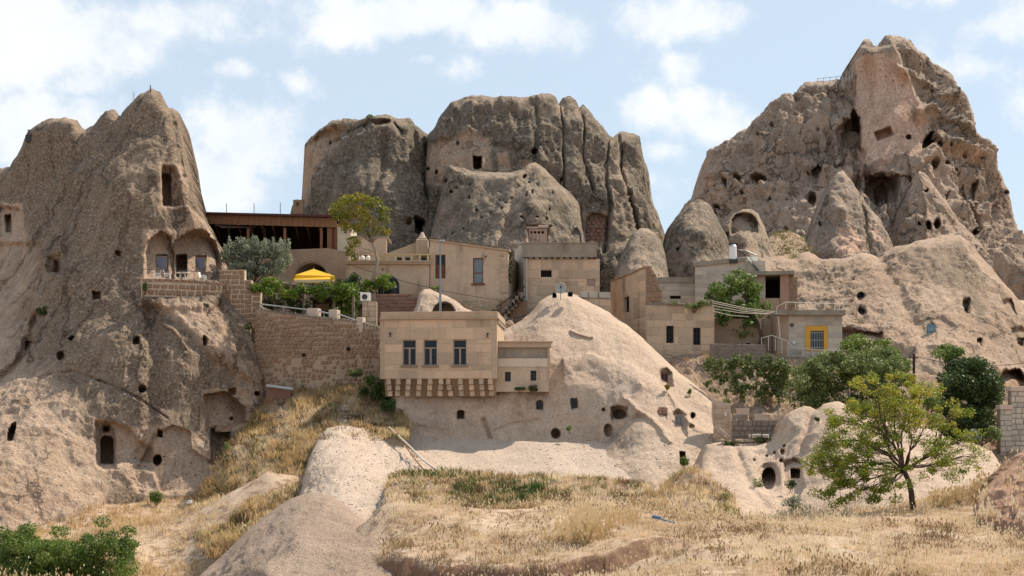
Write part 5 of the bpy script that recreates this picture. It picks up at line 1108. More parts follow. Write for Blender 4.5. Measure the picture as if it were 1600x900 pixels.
railing(fr, bh, [(1238,543),(1260,545),(1290,547),(1335,548)], -1.0, 13, 7)
railing(fr, bh, [(1190,528),(1206,524),(1229,532),(1238,543)], -1.0, 22, 6)
m = MB(); a = fr.l(1216, 494, -.2); b = fr.l(1219, 530, -.2); m.tube([(a[0], -.2, a[1]), (b[0], -.2, b[1])], .06, 8); fr.put(m, 'downpipe', PIPE, bh)
m = MB()
for aa, bb in (((1224,566),(1231,598)), ((1228,566),(1237,592)), ((1234,575),(1229,600))):
    a = fr.l(*aa, -.6); b = fr.l(*bb, -.6); m.tube([(a[0], -.6, a[1]), (b[0], -.6, b[1])], .06, 6)
fr.put(m, 'drain_pipes', PIPE, bh)
fr.put(MB().box(fr.l(1233,570)[0], fr.l(1255,570)[0], -.5, .5, fr.l(1240,602)[1], -.36), 'under_wall', plain_mat('pink_plaster', (.38,.26,.19), .9, 0, .2, 2, bumpd=.02), bh)
fr.put(MB().box(fr.l(1232,566)[0], fr.l(1268,566)[0], -1.0, -.6, fr.l(1240,568)[1]-.02, -.36), 'rust_beam', RUST, bh)
# plastic chair or two on the roof terrace
fr = Fr(1114, 120, 1218, 120, 560)
lw = house_root('retaining_wall', fr, 'brown plastered wall with tiny arched niche in shade behind the green tree', 'wall')
x1 = fr.l(1232, 550)[0]; zt = fr.l(1160, 498)[1]; fr.put(MB().box(0, x1, 0, .6, -1, zt), 'plaster_wall', PLASTER_B, lw)
x, z = fr.l(1169, 541); m = MB(); m.add([(x-.22,-.01,z-.45),(x+.22,-.01,z-.45),(x+.22,-.01,z+.1),(x+.12,-.01,z+.28),(x-.12,-.01,z+.28),(x-.22,-.01,z+.1)],[(0,1,2,3,4,5)]); fr.put(m, 'niche', DARK, lw)  # flat dark patch painting the niche's inner shade, no recess cut
fr = Fr(1112, 115.6, 1196, 116.4, 556)
gw2 = house_root('stone_wall', fr, 'low grey rubble wall below the green tree above the ivy', 'wall')
x1 = fr.l(1196, 550)[0]; zt = fr.l(1140, 537)[1]; fr.put(MB().box(0, x1, 0, .5, -1.2, zt-.02), 'backing', MORTAR_D, gw2)
masonry(fr, gw2, 0, x1, -1.0, zt, (), .28, .42, RUBBLE_G, 'rubble', .05, .03, jit=.4)
# pipes strung across from the ruin to the balcony
fr = Fr(1110, 117, 1220, 117, 480)
pb = house_root('pipe_bundle', fr, 'bundle of pale pipes stretched from the ruin past the green tree', 'pipes')
for (a, b, dy) in (((1112,470),(1217,488),0), ((1112,473),(1215,490),-.2), ((1112,477),(1205,491),.2), ((1112,482),(1200,491),.1), ((1113,486),(1170,495),.3)):
    p = fr.l(*a, dy); q = fr.l(*b, dy); mid = ((p[0]+q[0])/2, dy, (p[1]+q[1])/2-.12); fr.put(MB().tube([(p[0], dy, p[1]), mid, (q[0], dy, q[1])], .028, 6), 'pipe', PIPE, pb)
# ---------------------------------------------------------------- 10 restaurant pavilion
fr = Fr(322, 128, 528, 127, 392)
rp_ = house_root('timber_pavilion', fr, 'long open timber pavilion with flat dark red roof on the stone terrace', 'pavilion')
xl = fr.l(306, 392)[0]; xr = fr.l(528, 392)[0]
def zp(px, py, dy=0): return fr.l(px, py, dy)[1]
rl, rr_ = zp(310, 332, -.8), zp(527, 338, -.8)
m = MB().add([(xl-.3,-.9,rl-.1),(xr+.3,-.9,rr_-.1),(xr+.3,9,rr_+.1),(xl-.3,9,rl+.1),(xl-.3,-.9,rl+.08),(xr+.3,-.9,rr_+.08),(xr+.3,9,rr_+.3),(xl-.3,9,rl+.3)],[(0,3,2,1),(4,5,6,7),(0,1,5,4),(1,2,6,5),(2,3,7,6),(3,0,4,7)])
fr.put(m, 'roof', ROOFM, rp_)
m = MB(); nb_ = 26
for k in range(nb_):
    xa_ = xl+(xr-xl)*k/nb_; xb_ = xl+(xr-xl)*(k+1)/nb_-.02; zt_ = rl+(rr_-rl)*k/nb_-.12; o = MB().box(xa_, xb_, -.5-.02*(k % 2), -.42, zt_-.82, zt_); fr.put(o, 'fascia_board', WOOD, rp_)
zfl = zp(420, 391); 
for px in (330, 389, 446, 503, 516, 526): 
    x = fr.l(px, 370)[0]; wd = .11 if px not in (516,) else .22; fr.put(MB().box(x-wd, x+wd, -.3, -.05, zfl, rr_-.9), 'post', WOOD, rp_)
fr.put(MB().box(fr.l(519,370)[0], fr.l(525,370)[0], -.2, -.12, zfl, rr_-.9), 'shutter', WOODR, rp_)
fr.put(MB().box(xl, xr, 7.5, 7.8, zfl-1, rl-.1).box(xl, xl+.2, 0, 7.5, zfl-1, rl-.1).box(xr-.2, xr, 0, 7.5, zfl-1, rr_-.15), 'inner_wall', WOODD, rp_)
fr.put(MB().box(xl, xr, -.2, 7.5, zfl-.3, zfl), 'floor', CONCRETE, rp_)
for k in range(12):
    x = xl+.8+(xr-xl-1.4)*k/11; fr.put(MB().bar((x, -.2, rr_-1.0+(rl-rr_)*(1-k/11)), (x-1.2, 7.4, rr_-2.2), .07, 4), 'rafter', WOOD, rp_)
for px in (330, 389): 
    pass
m = MB(); c = fr.l(404, 363, -.3); pts = [(c[0]+1.0*math.cos(t)*.62, -.35, c[1]+.62*math.sin(t)) for t in np.linspace(0, math.pi, 9)]; m.tube([(pts[0][0], -.35, zfl)]+pts+[(pts[-1][0], -.35, zfl)], .03, 5); fr.put(m, 'hoop', METALD, rp_)
m = MB(); c = fr.l(347, 350, -.3); pts = [(c[0]+.62*math.cos(t), -.36, c[1]+.5*math.sin(t)) for t in np.linspace(0, math.pi, 9)]; m.tube([(pts[0][0], -.36, zfl)]+pts, .03, 5); fr.put(m, 'hoop', METALD, rp_)
for px in (312, 354, 397, 438): 
    x = fr.l(px, 325, .5)[0]; z = rl+.1; fr.put(MB().bar((x, .5, z-.1), (x, .5, z+.9), .03, 5), 'roof_rod', METALD, rp_)
fr = Fr(330, 127, 545, 123.5, 440)
rw = house_root('terrace_wall', fr, 'long brown plastered wall with dark arch below the timber pavilion', 'wall')
xl = 0; xr = fr.l(545, 430)[0]; zt0 = zl0 = fr.l(430, 391)[1]; zt1 = fr.l(545, 394)[1]
ax = fr.l(486, 430)[0]; r1 = fr.l(512, 430)[0]-ax; azc = fr.l(486, 436)[1]; hz_ = fr.l(486, 411)[1]-azc; nA = 14
arc = [(ax-r1, -2.0)]+[(ax-r1*math.cos(math.pi*i/nA), azc+hz_*math.sin(math.pi*i/nA)) for i in range(nA+1)]+[(ax+r1, -2.0)]
m = MB(); m.add([(xl,0,-2),(arc[0][0],0,-2),(arc[0][0],0,zt0),(xl,0,zt0)],[(0,1,2,3)]); m.add([(arc[-1][0],0,-2),(xr,0,-2),(xr,0,zt1),(arc[-1][0],0,zt0)],[(0,1,2,3)])
for i in range(1, nA+1): a, b = arc[i], arc[i+1]; m.add([(a[0],0,a[1]),(b[0],0,b[1]),(b[0],0,zt0),(a[0],0,zt0)],[(0,1,2,3)])
for i in range(len(arc)-1): a, b = arc[i], arc[i+1]; m.add([(a[0],0,a[1]),(b[0],0,b[1]),(b[0],3,b[1]),(a[0],3,a[1])],[(3,2,1,0)])
m.add([(xl,0,zt0),(xr,0,zt1),(xr,1.6,zt1),(xl,1.6,zt0)],[(0,1,2,3)]); m.box(xr-.4, xr, .003, 4, -2, zt1)
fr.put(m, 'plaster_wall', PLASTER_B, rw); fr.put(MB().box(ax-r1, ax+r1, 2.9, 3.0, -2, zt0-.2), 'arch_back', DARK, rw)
m = MB()
for i in range(1, nA+1): a, b = arc[i], arc[i+1]; m.bar((a[0], -.03, a[1]+.2), (b[0], -.03, b[1]+.2), .06, 4)
fr.put(m, 'arch_moulding', PLASTER_B, rw)
# ---------------------------------------------------------------- left side: parapet, stepped wall, big retaining wall
cn = left_cone.name
fr = Fr(222, 110.4, 347, 112.6, 462)
pw = house_root('terrace_parapet', fr, 'low curved stone parapet of the terrace carved into the left rock cone', 'parapet')
x1 = fr.len; zt = lambda x: float(np.interp(x, [0, x1*.3, x1*.7, x1], [fr.l(222,436)[1], fr.l(260,436)[1], fr.l(310,439)[1], fr.l(347,443)[1]]))
zb = lambda x: float(np.interp(x, [0, x1], [fr.l(222,461)[1], fr.l(347,465)[1]]))
m = MB(); m.add([(0,.03,zb(0)-.1),(x1,.03,zb(x1)-.1),(x1,.03,zt(x1)-.04),(0,.03,zt(0)-.04),(0,.5,zb(0)-.1),(x1,.5,zb(x1)-.1),(x1,.5,zt(x1)-.04),(0,.5,zt(0)-.04)],[(0,1,2,3),(7,6,5,4),(3,2,6,7),(0,4,5,1),(0,3,7,4),(1,5,6,2)])
fr.put(m, 'backing', MORTAR, pw)
masonry(fr, pw, 0, x1, 0, .95, (), .40, .48, RUBBLE, 'rubble', .05, .05, jit=.3, skew=lambda x: zb(x), depth=.3)
n_ = 14
for k in range(n_):
    x = x1*(k+.5)/n_; o = bpy.data.objects.new('cap_stone', random.choice(stone_mesh('rubble', RUBBLE))); COL.objects.link(o); o.parent = pw
    o.location = fr.w(x, -.06, zt(x)-.08)-pw.location; o.rotation_euler = (0, 0, fr.a); o.scale = (x1/n_*.93, .5, .24)
m = MB(); m.add([(0,-.0,zb(0)-.28),(x1,-.0,zb(x1)-.28),(x1,2.0,zb(x1)-.05),(0,2.0,zb(0)-.05),(0,-.12,zb(0)-.1),(x1,-.12,zb(x1)-.1),(x1,2.0,zb(x1)+.05),(0,2.0,zb(0)+.05)],[(0,1,5,4),(4,5,6,7),(0,3,2,1),(0,4,7,3),(1,2,6,5)])
fr.put(m, 'terrace_slab', CONCRETE, pw)
m = MB(); hr = fr.l(230, 421, .2)[1]
m.tube([(.0, .2, hr), (x1*.5, .2, hr+.05), (x1, .2, hr-.1)], .022, 5)
pr = fr.put(m, 'railing', METALD, pw)
for k in range(7): x = .1+x1*k/6.3; MB().bar((x, .2, zt(x)-.1), (x, .2, hr), .018, 5).build('post', METALD, pr)
# doors on the terrace
def yq(px, py): return ypix(cn, px, py)
dr = empty('terrace_door', tuple(at(252.5, 434, 113)), 0)
for px, w_, t_, b_, lab in ((252.5, 18, 400, 434, 'left bluish glazed door on the carved terrace of the left cone'), (312, 15.5, 402, 436, 'right bluish glazed door on the carved terrace of the left cone')):
    Yd = yq(px, 418)-.12; f = Fr(px-w_/2, Yd, px+w_/2, Yd, b_)
    r0 = house_root('glazed_door', f, lab, 'door', 'doors on the carved terrace')
    x1_ = f.l(px+w_/2, b_)[0]; window(f, r0, 0, x1_, 0, f.l(px, t_)[1], 'split', dy=-.06, fmat=WOODG, gmat=GLASSB, fw=.08, name='leaf')
bpy.data.objects.remove(dr)
# white plastic chairs and table
def chair(px, py, Y, rz, lab):
    r0 = empty('plastic_chair', tuple(at(px, py, Y)), rz, lab, 'chair', 'white plastic chairs on the carved terrace')
    MB().box(-.24,.24,-.22,.22,.42,.46).build('seat', PLASTICW, r0, bevel=.01)
    m = MB()
    for k in range(5): x = -.2+.1*k; m.add([(x-.03,.2,.46),(x+.03,.2,.46),(x+.03,.32,.92),(x-.03,.32,.92),(x-.03,.23,.46),(x+.03,.23,.46),(x+.03,.35,.92),(x-.03,.35,.92)],[(0,1,2,3),(7,6,5,4),(3,2,6,7),(0,3,7,4),(1,5,6,2)])
    m.box(-.25,.25,.31,.35,.88,.95).build('backrest', PLASTICW, r0)
    for sx in (-.21,.21):
        for sy in (-.19,.19): MB().bar((sx*1.15, sy*1.15, 0), (sx, sy, .43), .025, 6).build('leg', PLASTICW, r0)
        MB().box(sx-.03,sx+.03,-.2,.25,.62,.65).box(sx-.02,sx+.02,-.2,-.15,.44,.62).build('armrest', PLASTICW, r0)
    return r0
zfl = 436
chair(245, 440, 112.2, R(-75), 'white plastic chair in front of the left bluish door on the carved terrace')
chair(262, 440, 112.4, R(100), 'white plastic chair between the left door and the white table')
chair(317, 443, 113.4, R(80), 'white plastic chair in front of the right bluish door on the carved terrace')
r0 = empty('plastic_table', tuple(at(286, 441, 112.6)), 0, 'white plastic table in front of the dark open doorway on the carved terrace', 'table')
MB().bar((0,0,.72),(0,0,.76),.52,20).build('tabletop', PLASTICW, r0)
for a in (0.8, 2.4, 3.9, 5.5): MB().bar((.42*math.cos(a),.42*math.sin(a),0),(.2*math.cos(a),.2*math.sin(a),.72),.03,6).build('leg', PLASTICW, r0)
# stepped wall between cone and garden
fr = Fr(342, 113.4, 408, 113.4, 505)
sw_ = house_root('stepped_wall', fr, 'stepped stone wall joining the left cone to the garden terrace', 'wall')
stp = [(342,382,421,505),(382,393,437,505),(393,407,455,505)]
for a, b, t, bo in stp:
    x0, z1 = fr.l(a, t); x1, z0 = fr.l(b, bo); fr.put(MB().box(x0, x1, .03+.001*a/100, .8, z0, z1-.03), 'backing', MORTAR, sw_); masonry(fr, sw_, x0, x1, z0, z1, (), .40, .45, RUBBLE, 'rubble', .05, .05, jit=.3, depth=.2)
# big retaining wall
fr = Fr(398, 112.6, 592, 110.2, 612)
bwl = house_root('retaining_wall', fr, 'large curved retaining wall of small brown stones under the vine pergola', 'wall')
x1 = fr.len; TP = [(398,480),(420,486),(480,495),(530,500),(560,503),(592,512)]
tf = lambda x: float(np.interp(x, [fr.l(a, b)[0] for a, b in TP], [fr.l(a, b)[1] for a, b in TP]))
m = MB(); nn = 24
for k in range(nn):
    a, b = x1*k/nn, x1*(k+1)/nn
    def bow(x): return -1.1*math.sin(math.pi*min(max(x/x1, 0), 1))
    m.add([(a,bow(a)-.0,-1),(b,bow(b),-1),(b,bow(b)+.15,tf(b)-.02),(a,bow(a)+.15,tf(a)-.02),(b,bow(b)+.9,tf(b)-.02),(a,bow(a)+.9,tf(a)-.02)],[(0,1,2,3),(3,2,4,5)])
fr.put(m, 'backing', MORTAR_W, bwl)
meshes = stone_mesh('rubble', RUBBLE); small = MB(); cnt = 0
zrow = -.6; rows = []
while zrow < tf(0)+.2: hh = random.uniform(.30, .37); rows.append((zrow, hh)); zrow += hh
rows = rows[::-1]; stq = []
for z_, hh in rows:
    x = random.uniform(-.4, 0)
    while x < x1-.15:
        w_ = random.uniform(.28, .52)*(.8 if x > x1*.55 else 1.0); cx = x+w_/2; x += w_
        zz = z_+hh/2+fbm(np.array([cx*.4, z_*.3, 5.0]), 1, 2)*.34-.10*(cx/x1)*3+random.uniform(-.05,.05)
        if zz > tf(cx)-.2 or zz < -.4: continue
        if zz < 2.6 and random.random() < .35: continue        # lower down the mortar covers most stones
        stq.append((zz, cx, w_*random.uniform(.78,.93), hh*random.uniform(.7,.92)))
stq.sort(reverse=True)
for k, (zz, cx, w_, hh) in enumerate(stq):
    t = zz/max(tf(cx), 1); yy = bow(cx)+.15*t
    if k < 292:
        o = bpy.data.objects.new('stone', random.choice(meshes)); COL.objects.link(o); o.parent = bwl
        o.location = fr.w(cx, yy-.05-random.uniform(-.01,.03), zz)-bwl.location; o.rotation_euler = (R(-2), random.uniform(-.12,.12), fr.a); o.scale = (w_, .2, hh)
    else:
        c = .2*min(w_, hh); a, b = w_/2, hh/2; y0 = yy-.05
        small.add([(cx-a,y0+.1,zz-b),(cx+a,y0+.1,zz-b),(cx+a,y0+.1,zz+b),(cx-a,y0+.1,zz+b),(cx-a+c,y0,zz-b+c),(cx+a-c,y0,zz-b+c),(cx+a-c,y0,zz+b-c),(cx-a+c,y0,zz+b-c)],[(4,5,6,7),(0,1,5,4),(1,2,6,5),(2,3,7,6),(3,0,4,7)])
if small.v: o = fr.put(small, 'small_stones', RUBBLE, bwl); o['kind'] = 'stuff'
for k in range(40):
    x = x1*(k+.5)/40; o = bpy.data.objects.new('cap_stone', random.choice(stone_mesh('rubble', RUBBLE_G))); COL.objects.link(o); o.parent = bwl
    o.location = fr.w(x, bow(x)+.1, tf(x)-.0)-bwl.location; o.rotation_euler = (0, 0, fr.a); o.scale = (x1/40*random.uniform(.8,.98), .8, random.uniform(.14,.26))
for px, py in ((476, 555),(543,545)):
    x, z = fr.l(px, py, -.9); fr.put(MB().bar((x, bow(x)-.02, z), (x, bow(x)-.06, z), .16, 7), 'painted_drain_hole', DARK, bwl)  # dark disc on the wall face, painting the shade of a hole
# old pipe at the wall foot
fr3 = Fr(418, 110, 462, 110, 608); r0 = house_root('concrete_pipe', fr3, 'short grey pipe lying at the foot of the retaining wall beside the left cone', 'pipe')
a = fr3.l(418, 603); b = fr3.l(461, 609); fr3.put(MB().bar((a[0],-.4,a[1]),(b[0],-.9,b[1]),.12,10), 'tube', METAL, r0)
fr3.put(MB().box(a[0], b[0]-.3, -.3, .5, a[1]-1.8, a[1]-.16), 'low_wall', RUBBLE_R, r0)
# pillars and rails on the wall
fr = Fr(405, 112.4, 592, 110.2, 520)
gr = house_root('garden_railing', fr, 'pale garden railing between squat stone pillars on top of the retaining wall', 'railing')
for (a, b, t, bo) in ((480,497,482,503),(514,527,484,506),(557,567,496,512)):
    x0, z1 = fr.l(a, t, -.3); x1_, z0 = fr.l(b, bo, -.3); fr.put(MB().box(x0, x1_, -.4, .4, z0-.4, z1), 'pillar', PINK, gr, bevel=.03)
for (p, q) in (((406,475),(481,484)),((497,486),(515,490)),((527,490),(563,503))):
    a = fr.l(*p, -.1); b = fr.l(*q, -.1); fr.put(MB().bar((a[0],-.1,a[1]),(b[0],-.1,b[1]),.055,6), 'rail', METAL, gr)
    for f in (.0, .5, .97): x = a[0]+(b[0]-a[0])*f; z = a[1]+(b[1]-a[1])*f; fr.put(MB().bar((x,-.1,z-.7),(x,-.1,z),.035,6), 'rail_post', METAL, gr)
# pergola
fr = Fr(405, 115.5, 560, 113.5, 492)
pg = house_root('pergola', fr, 'wooden pergola frame carrying green vines on the garden terrace', 'pergola')
tp = {}
for px, t in ((430,440),(475,446),(522,452),(552,456)):
    x, z = fr.l(px, t); fr.put(MB().box(x-.09, x+.09, -.09, .09, -.6, z), 'post', WOODG, pg); fr.put(MB().box(x-.09, x+.09, 3.9, 4.1, -.6, z+.3), 'post', WOODG, pg)
    fr.put(MB().bar((x,-.3,z),(x,4.3,z+.3),.06,5), 'rafter', WOODG, pg); tp[px] = (x, z)
a = tp[430]; b = tp[552]; fr.put(MB().bar((a[0]-1.4,0,a[1]+.05),(b[0]+.4,0,b[1]+.05),.08,5), 'beam', WOODG, pg); fr.put(MB().bar((a[0]-1.4,4,a[1]+.35),(b[0]+.4,4,b[1]+.35),.08,5), 'beam', WOODG, pg)
x, z = fr.l(448, 468); x2, z2 = fr.l(476, 466); fr.put(MB().bar((x-1,.2,z),(x2,.2,z2),.05,5), 'cross_rail', WOODG, pg)
x0, z0 = fr.l(488, 486, 1.5); x1_, z1 = fr.l(522, 468, 1.5); hut = house_root('garden_hut', fr, 'low red brown hut under the vines behind the garden rail', 'hut')
fr.put(MB().box(x0, x1_, 1.5, 3.5, z0-1, z1), 'wall', WOODD, hut); fr.put(MB().box(x0-.2, x1_+.2, 1.3, 3.6, z1, z1+.2), 'roof', ROOFM, hut); fr.put(MB().box(x0+.3, x1_-.4, 1.44, 1.5, z0-.2, z1-.35), 'door', WOOD, hut)
# yellow umbrella
uc = at(490, 440, 117.5); um = empty('parasol', tuple(uc-Vector((0,0,2.2))), 0, 'bright yellow square parasol open above the vine terrace', 'parasol')
YL = leaf_mat('yellow_canvas', [(.85,.52,.03),(.85,.52,.03),(.85,.52,.03)], .3); YL2 = leaf_mat('pale_canvas', [(.80,.66,.45)]*3, .35)
hw = 1.62; m = MB(); zt_ = 2.2+1.05; zc = 2.2+.35
P4 = [(-hw,-1.3,zc),(hw,-1.3,zc),(hw,1.3,zc),(-hw,1.3,zc)]
m.add(P4+[(0,0,zt_)], [(0,1,4),(1,2,4),(2,3,4),(3,0,4)]); m.build('canopy', YL, um, rz=R(14))
for i in range(4):
    a, b = Vector(P4[i]), Vector(P4[(i+1) % 4]); MB().add([a,b,b-Vector((0,0,.32)),a-Vector((0,0,.32))],[(0,3,2,1)]).build('valance', YL2 if i == 1 else YL, um, rz=R(14))
    MB().bar((0,0,zt_-.06),a-Vector((0,0,.03)),.02,5).build('rib', WOODG, um, rz=R(14))
MB().bar((0,0,0),(0,0,zt_+.1),.035,8).build('pole', METAL, um)
# a lower second canopy panel, the white skirted awning under the parasol
aw_ = empty('awning', tuple(at(490, 440, 116.4)), R(8), 'small yellow and cream awning just below the yellow parasol', 'awning')
MB().add([(-1.6,-.8,0),(1.35,-.8,.1),(1.35,.9,.75),(-1.4,.9,.65),(-1.6,-.8,.03),(1.35,-.8,.13),(1.35,.9,.78),(-1.4,.9,.68)],[(0,3,2,1),(4,5,6,7),(0,1,5,4),(1,2,6,5),(2,3,7,6),(3,0,4,7)]).build('canopy', YL, aw_)
MB().box(-1.58,1.33,-.83,-.8,-.16,.06).build('skirt', YL2, aw_)
# lamp post
fr = Fr(688, 112, 700, 112, 489); lp = house_root('street_lamp', fr, 'tall slim grey green lamp post in front of the plaster house', 'street lamp')
zt_ = fr.l(688, 377)[1]; fr.put(MB().bar((0,0,-1.0),(0,0,zt_*.45),.10,10,.085).bar((0,0,zt_*.45),(0,0,zt_),.075,10,.05), 'pole', POLE, lp)
fr.put(MB().box(-.08,.34,-.12,.12,zt_,zt_+.10), 'lamp_head', METAL, lp, bevel=.03); fr.put(MB().bar((.1,0,zt_+.05),(-.25,0,zt_+.05),.04,6), 'arm', POLE, lp)
# satellite dish with bits of junk on the cone top
fr = Fr(876, 112.8, 890, 112.8, 462); sdh = house_root('satellite_dish', fr, 'round grey satellite dish on the tip of the central cone', 'satellite dish')
c = fr.l(876, 450); rr = .42; m = MB(); rings = 5; seg = 20; vs = [(c[0],.18,c[1])]; fs = []
for i in range(1, rings+1):
    q = rr*i/rings
    for k in range(seg): t = 2*math.pi*k/seg; vs.append((c[0]+q*math.cos(t), .18-.22*(i/rings)**2, c[1]+q*math.sin(t)*1.03))
for k in range(seg): fs.append((0, 1+k, 1+(k+1) % seg))
for i in range(rings-1):
    for k in range(seg): a = 1+i*seg+k; b = 1+i*seg+(k+1) % seg; fs.append((a, a+seg, b+seg, b))
m.add(vs, fs); o = fr.put(m, 'reflector', DISHM, sdh, smooth_=True); sm = o.modifiers.new('t','SOLIDIFY'); sm.thickness = .03
fr.put(MB().bar((c[0],-.04,c[1]-rr*.95),(c[0],-.55,c[1]-.02),.02,5), 'feed_arm', METALD, sdh); fr.put(MB().box(c[0]-.07,c[0]+.07,-.62,-.5,c[1]-.08,c[1]+.08), 'receiver', METALD, sdh)
fr.put(MB().bar((c[0],.25,-.3),(c[0],.25,c[1]),.04,6), 'mast', METAL, sdh)
for (a, b, c_, lab) in ((862,870,461,'dark rag heap left of the satellite dish'),(884,895,459,'small dark junk heap right of the satellite dish')):
    x = at((a+b)/2, c_, 112.6); r_ = (b-a)/2*112.6/F; m = MB()
    for k in range(6): m.box(random.uniform(-r_,r_*.6),random.uniform(-r_*.3,r_),-.2,.3,-.2,random.uniform(.05,.22))
    o = m.build('junk_heap', METALD, None, x, bevel=.03); tag(o, lab, 'junk')
# door, windows and frames in the central cone
cc = cone_c.name
def cone_win(px, py, w_, h_, style, root_o, fmat, gmat, name='window', out=.28, fw=.07):
    Y = ypix(cc, px, py)-out; f = Fr(px-w_/2, Y, px+w_/2, Y, py+h_/2); x1_ = f.l(px+w_/2, py)[0]; zt_ = f.l(px, py-h_/2)[1]
    f2 = f; root = root_o
    class Rt: pass
    o = window(f2, root, 0, x1_, 0, zt_, style, dy=0, fmat=fmat, gmat=gmat, fw=fw, name=name); return o
cone_win(843, 632, 8.5, 13, 'bars', cone_c, FRAMED, GLASS, fw=.04); cone_win(897, 630, 9, 15, 'bars', cone_c, FRAMED, GLASS, fw=.04)
cone_win(1038, 592, 11, 18, 'two', cone_c, WOODR, GLASS); cone_win(1061, 662, 13, 29, 'two', cone_c, FRAMEM, GLASSG, name='door', out=.22)
rn = ridge.name
def ridge_item(px, py, w_, h_, mat, name, rootob=ridge, key=rn, out=.2, gl=GLASS):
    Y = ypix(key, px, py)-out; f = Fr(px-w_/2, Y, px+w_/2, Y, py+h_/2); x1_ = f.l(px+w_/2, py)[0]; zt_ = f.l(px, py-h_/2)[1]; n = 8
    pts = [(0,0),(x1_,0)]+[(x1_/2+x1_/2*math.cos(math.pi*i/n), zt_-x1_*.35+x1_*.35*math.sin(math.pi*i/n)) for i in range(n+1)]
    o = f.put(MB().prism(pts, 0, .07), name, mat, rootob); return f, o, x1_, zt_
f, o, x_, z_ = ridge_item(1455, 518, 14, 25, BLUEDOOR, 'blue_door')
MB().box(x_*.12, x_*.88, -.03, 0, z_*.12, z_*.42).box(x_*.12, x_*.88, -.03, 0, z_*.5, z_*.8).build('door_panel', plain_mat('lighter_blue', (.17,.27,.32), .6), o)
MB().bar((x_*.85,-.06,z_*.46),(x_*.85,0,z_*.46),.03,6).build('handle', METAL, o)
ridge_item(1345, 463, 9, 9, GLASS, 'window', out=.4); ridge_item(1347, 488, 9, 6, GLASS, 'window', out=.4); ridge_item(1509, 484, 6, 17, GLASS, 'window', out=.4); ridge_item(1594, 537, 8, 9, WOODD, 'crate_shelf', out=.3)
# little reddish brick patch
mm_ = stone_mesh('rubble', RUBBLE_R)
for dx in range(2):
    for dz in range(3):
        Y = ypix(cc, 1035, 647)-.1; o = bpy.data.objects.new('brick', random.choice(mm_)); COL.objects.link(o); o.parent = cone_c; o.location = at(1032+dx*7, 641+dz*5.2, Y)-Vector(cone_c.location); o.scale = (.30,.2,.21)
# stones walling up the arch in the main cliff
ck = cliff_m.name; mm2 = stone_mesh('rubble', RUBBLE_R)
for r_ in range(7):
    for q in range(5):
        px = 917+7.6*q+(r_ % 2)*3; py = 342+6.2*r_
        if px > 949 or (r_ == 0 and (q in (0, 4))): continue
        o = bpy.data.objects.new('stone', random.choice(mm2)); COL.objects.link(o); o.parent = cliff_m; Y = 159.6; 
        Y = ypix(ck, px, py)-.15; o.location = at(px, py, Y)-Vector(cliff_m.location); o.scale = (.5*random.uniform(.85,1.1), .4, .42*random.uniform(.85,1.05)); o.rotation_euler = (0, random.uniform(-.1,.1), 0)
# carved window block on the slope
ak = apron.name; Y = ypix(ak, 840, 368)-.25
rt = empty('carved_window', tuple(at(840, 384, Y)), 0, 'pinkish carved block with four small square holes above the concrete parapet', 'carved window')
f = Fr(826, Y, 855, Y, 384)
ops = px_ops(f, [(834,838,361,365),(840,844,361,365),(846,850,361,365),(829,832,361,365)]); x1_ = f.l(855,370)[0]; z1_ = f.l(840,357)[1]
f.put(wall_mesh(0, x1_, 0, z1_, ops, .4), 'front', stone_mat('pink_tuff', (.47,.33,.25), (.40,.27,.2), 1.5, .03, use_rand=False), rt); f.put(MB().box(0,x1_,.38,.42,0,z1_), 'back', DARK, rt)
f.put(MB().box(-.25,x1_*.5,-.15,.4,z1_,z1_+.18).box(x1_*.5,x1_+.1,-.2,.4,z1_+.05,z1_+.32), 'lintel', PINK, rt, bevel=.03)
for x in (.55,.95,1.35): f.put(MB().box(x-.06,x+.06,-.08,.1,.1,z1_-.6), 'pilaster', PINK, rt)
# pipes on the bare slope
def free_pipe(pts, r, mat, lab, name='pipe', cat='pipe'):
    b0 = Vector(pts[0]); o = MB().tube([Vector(p)-b0 for p in pts], r, 8).build(name, mat, None, b0, smooth_=True); tag(o, lab, cat); return o
free_pipe([at(608,671,98.5)+Vector((0,0,.15)), at(640,702,94)+Vector((0,0,.2)), at(660,722,90)+Vector((0,0,.15)), at(680,737,86.5)+Vector((0,0,.15))], .06, PIPE, 'long pale pipe running down the bare slope left of the terrace')
free_pipe([at(634,700,94.5)+Vector((0,0,.1)), at(650,722,90)+Vector((0,0,.1)), at(663,738,86.5)+Vector((0,0,.1))], .04, RUST, 'thin rusty pipe lying beside the long pale pipe')
g0 = at(1028, 829, 51.5); zz = float(gz(g0.x, g0.y))
o = MB().box(-.45,.45,-.03,.03,0,.05).box(-.42,-.1,-.06,.06,.051,.12).build('blue_scrap', BLUEP, None, (at(1036,831,52).x, 52, float(gz(at(1036,831,52).x,52))+.22)); o.rotation_euler = (0, R(12), R(-20)); tag(o, 'faded blue plastic scrap lying in the dry foreground grass', 'scrap')
o = MB().box(-.18,.18,-.12,.12,0,.14).box(-.1,.2,-.08,.1,.141,.22).build('white_bag', WHITE, None, at(296,787,95.5)+Vector((0,0,.0)), bevel=.05); tag(o, 'small white bag on dry grass at the foot of the left cone', 'bag')
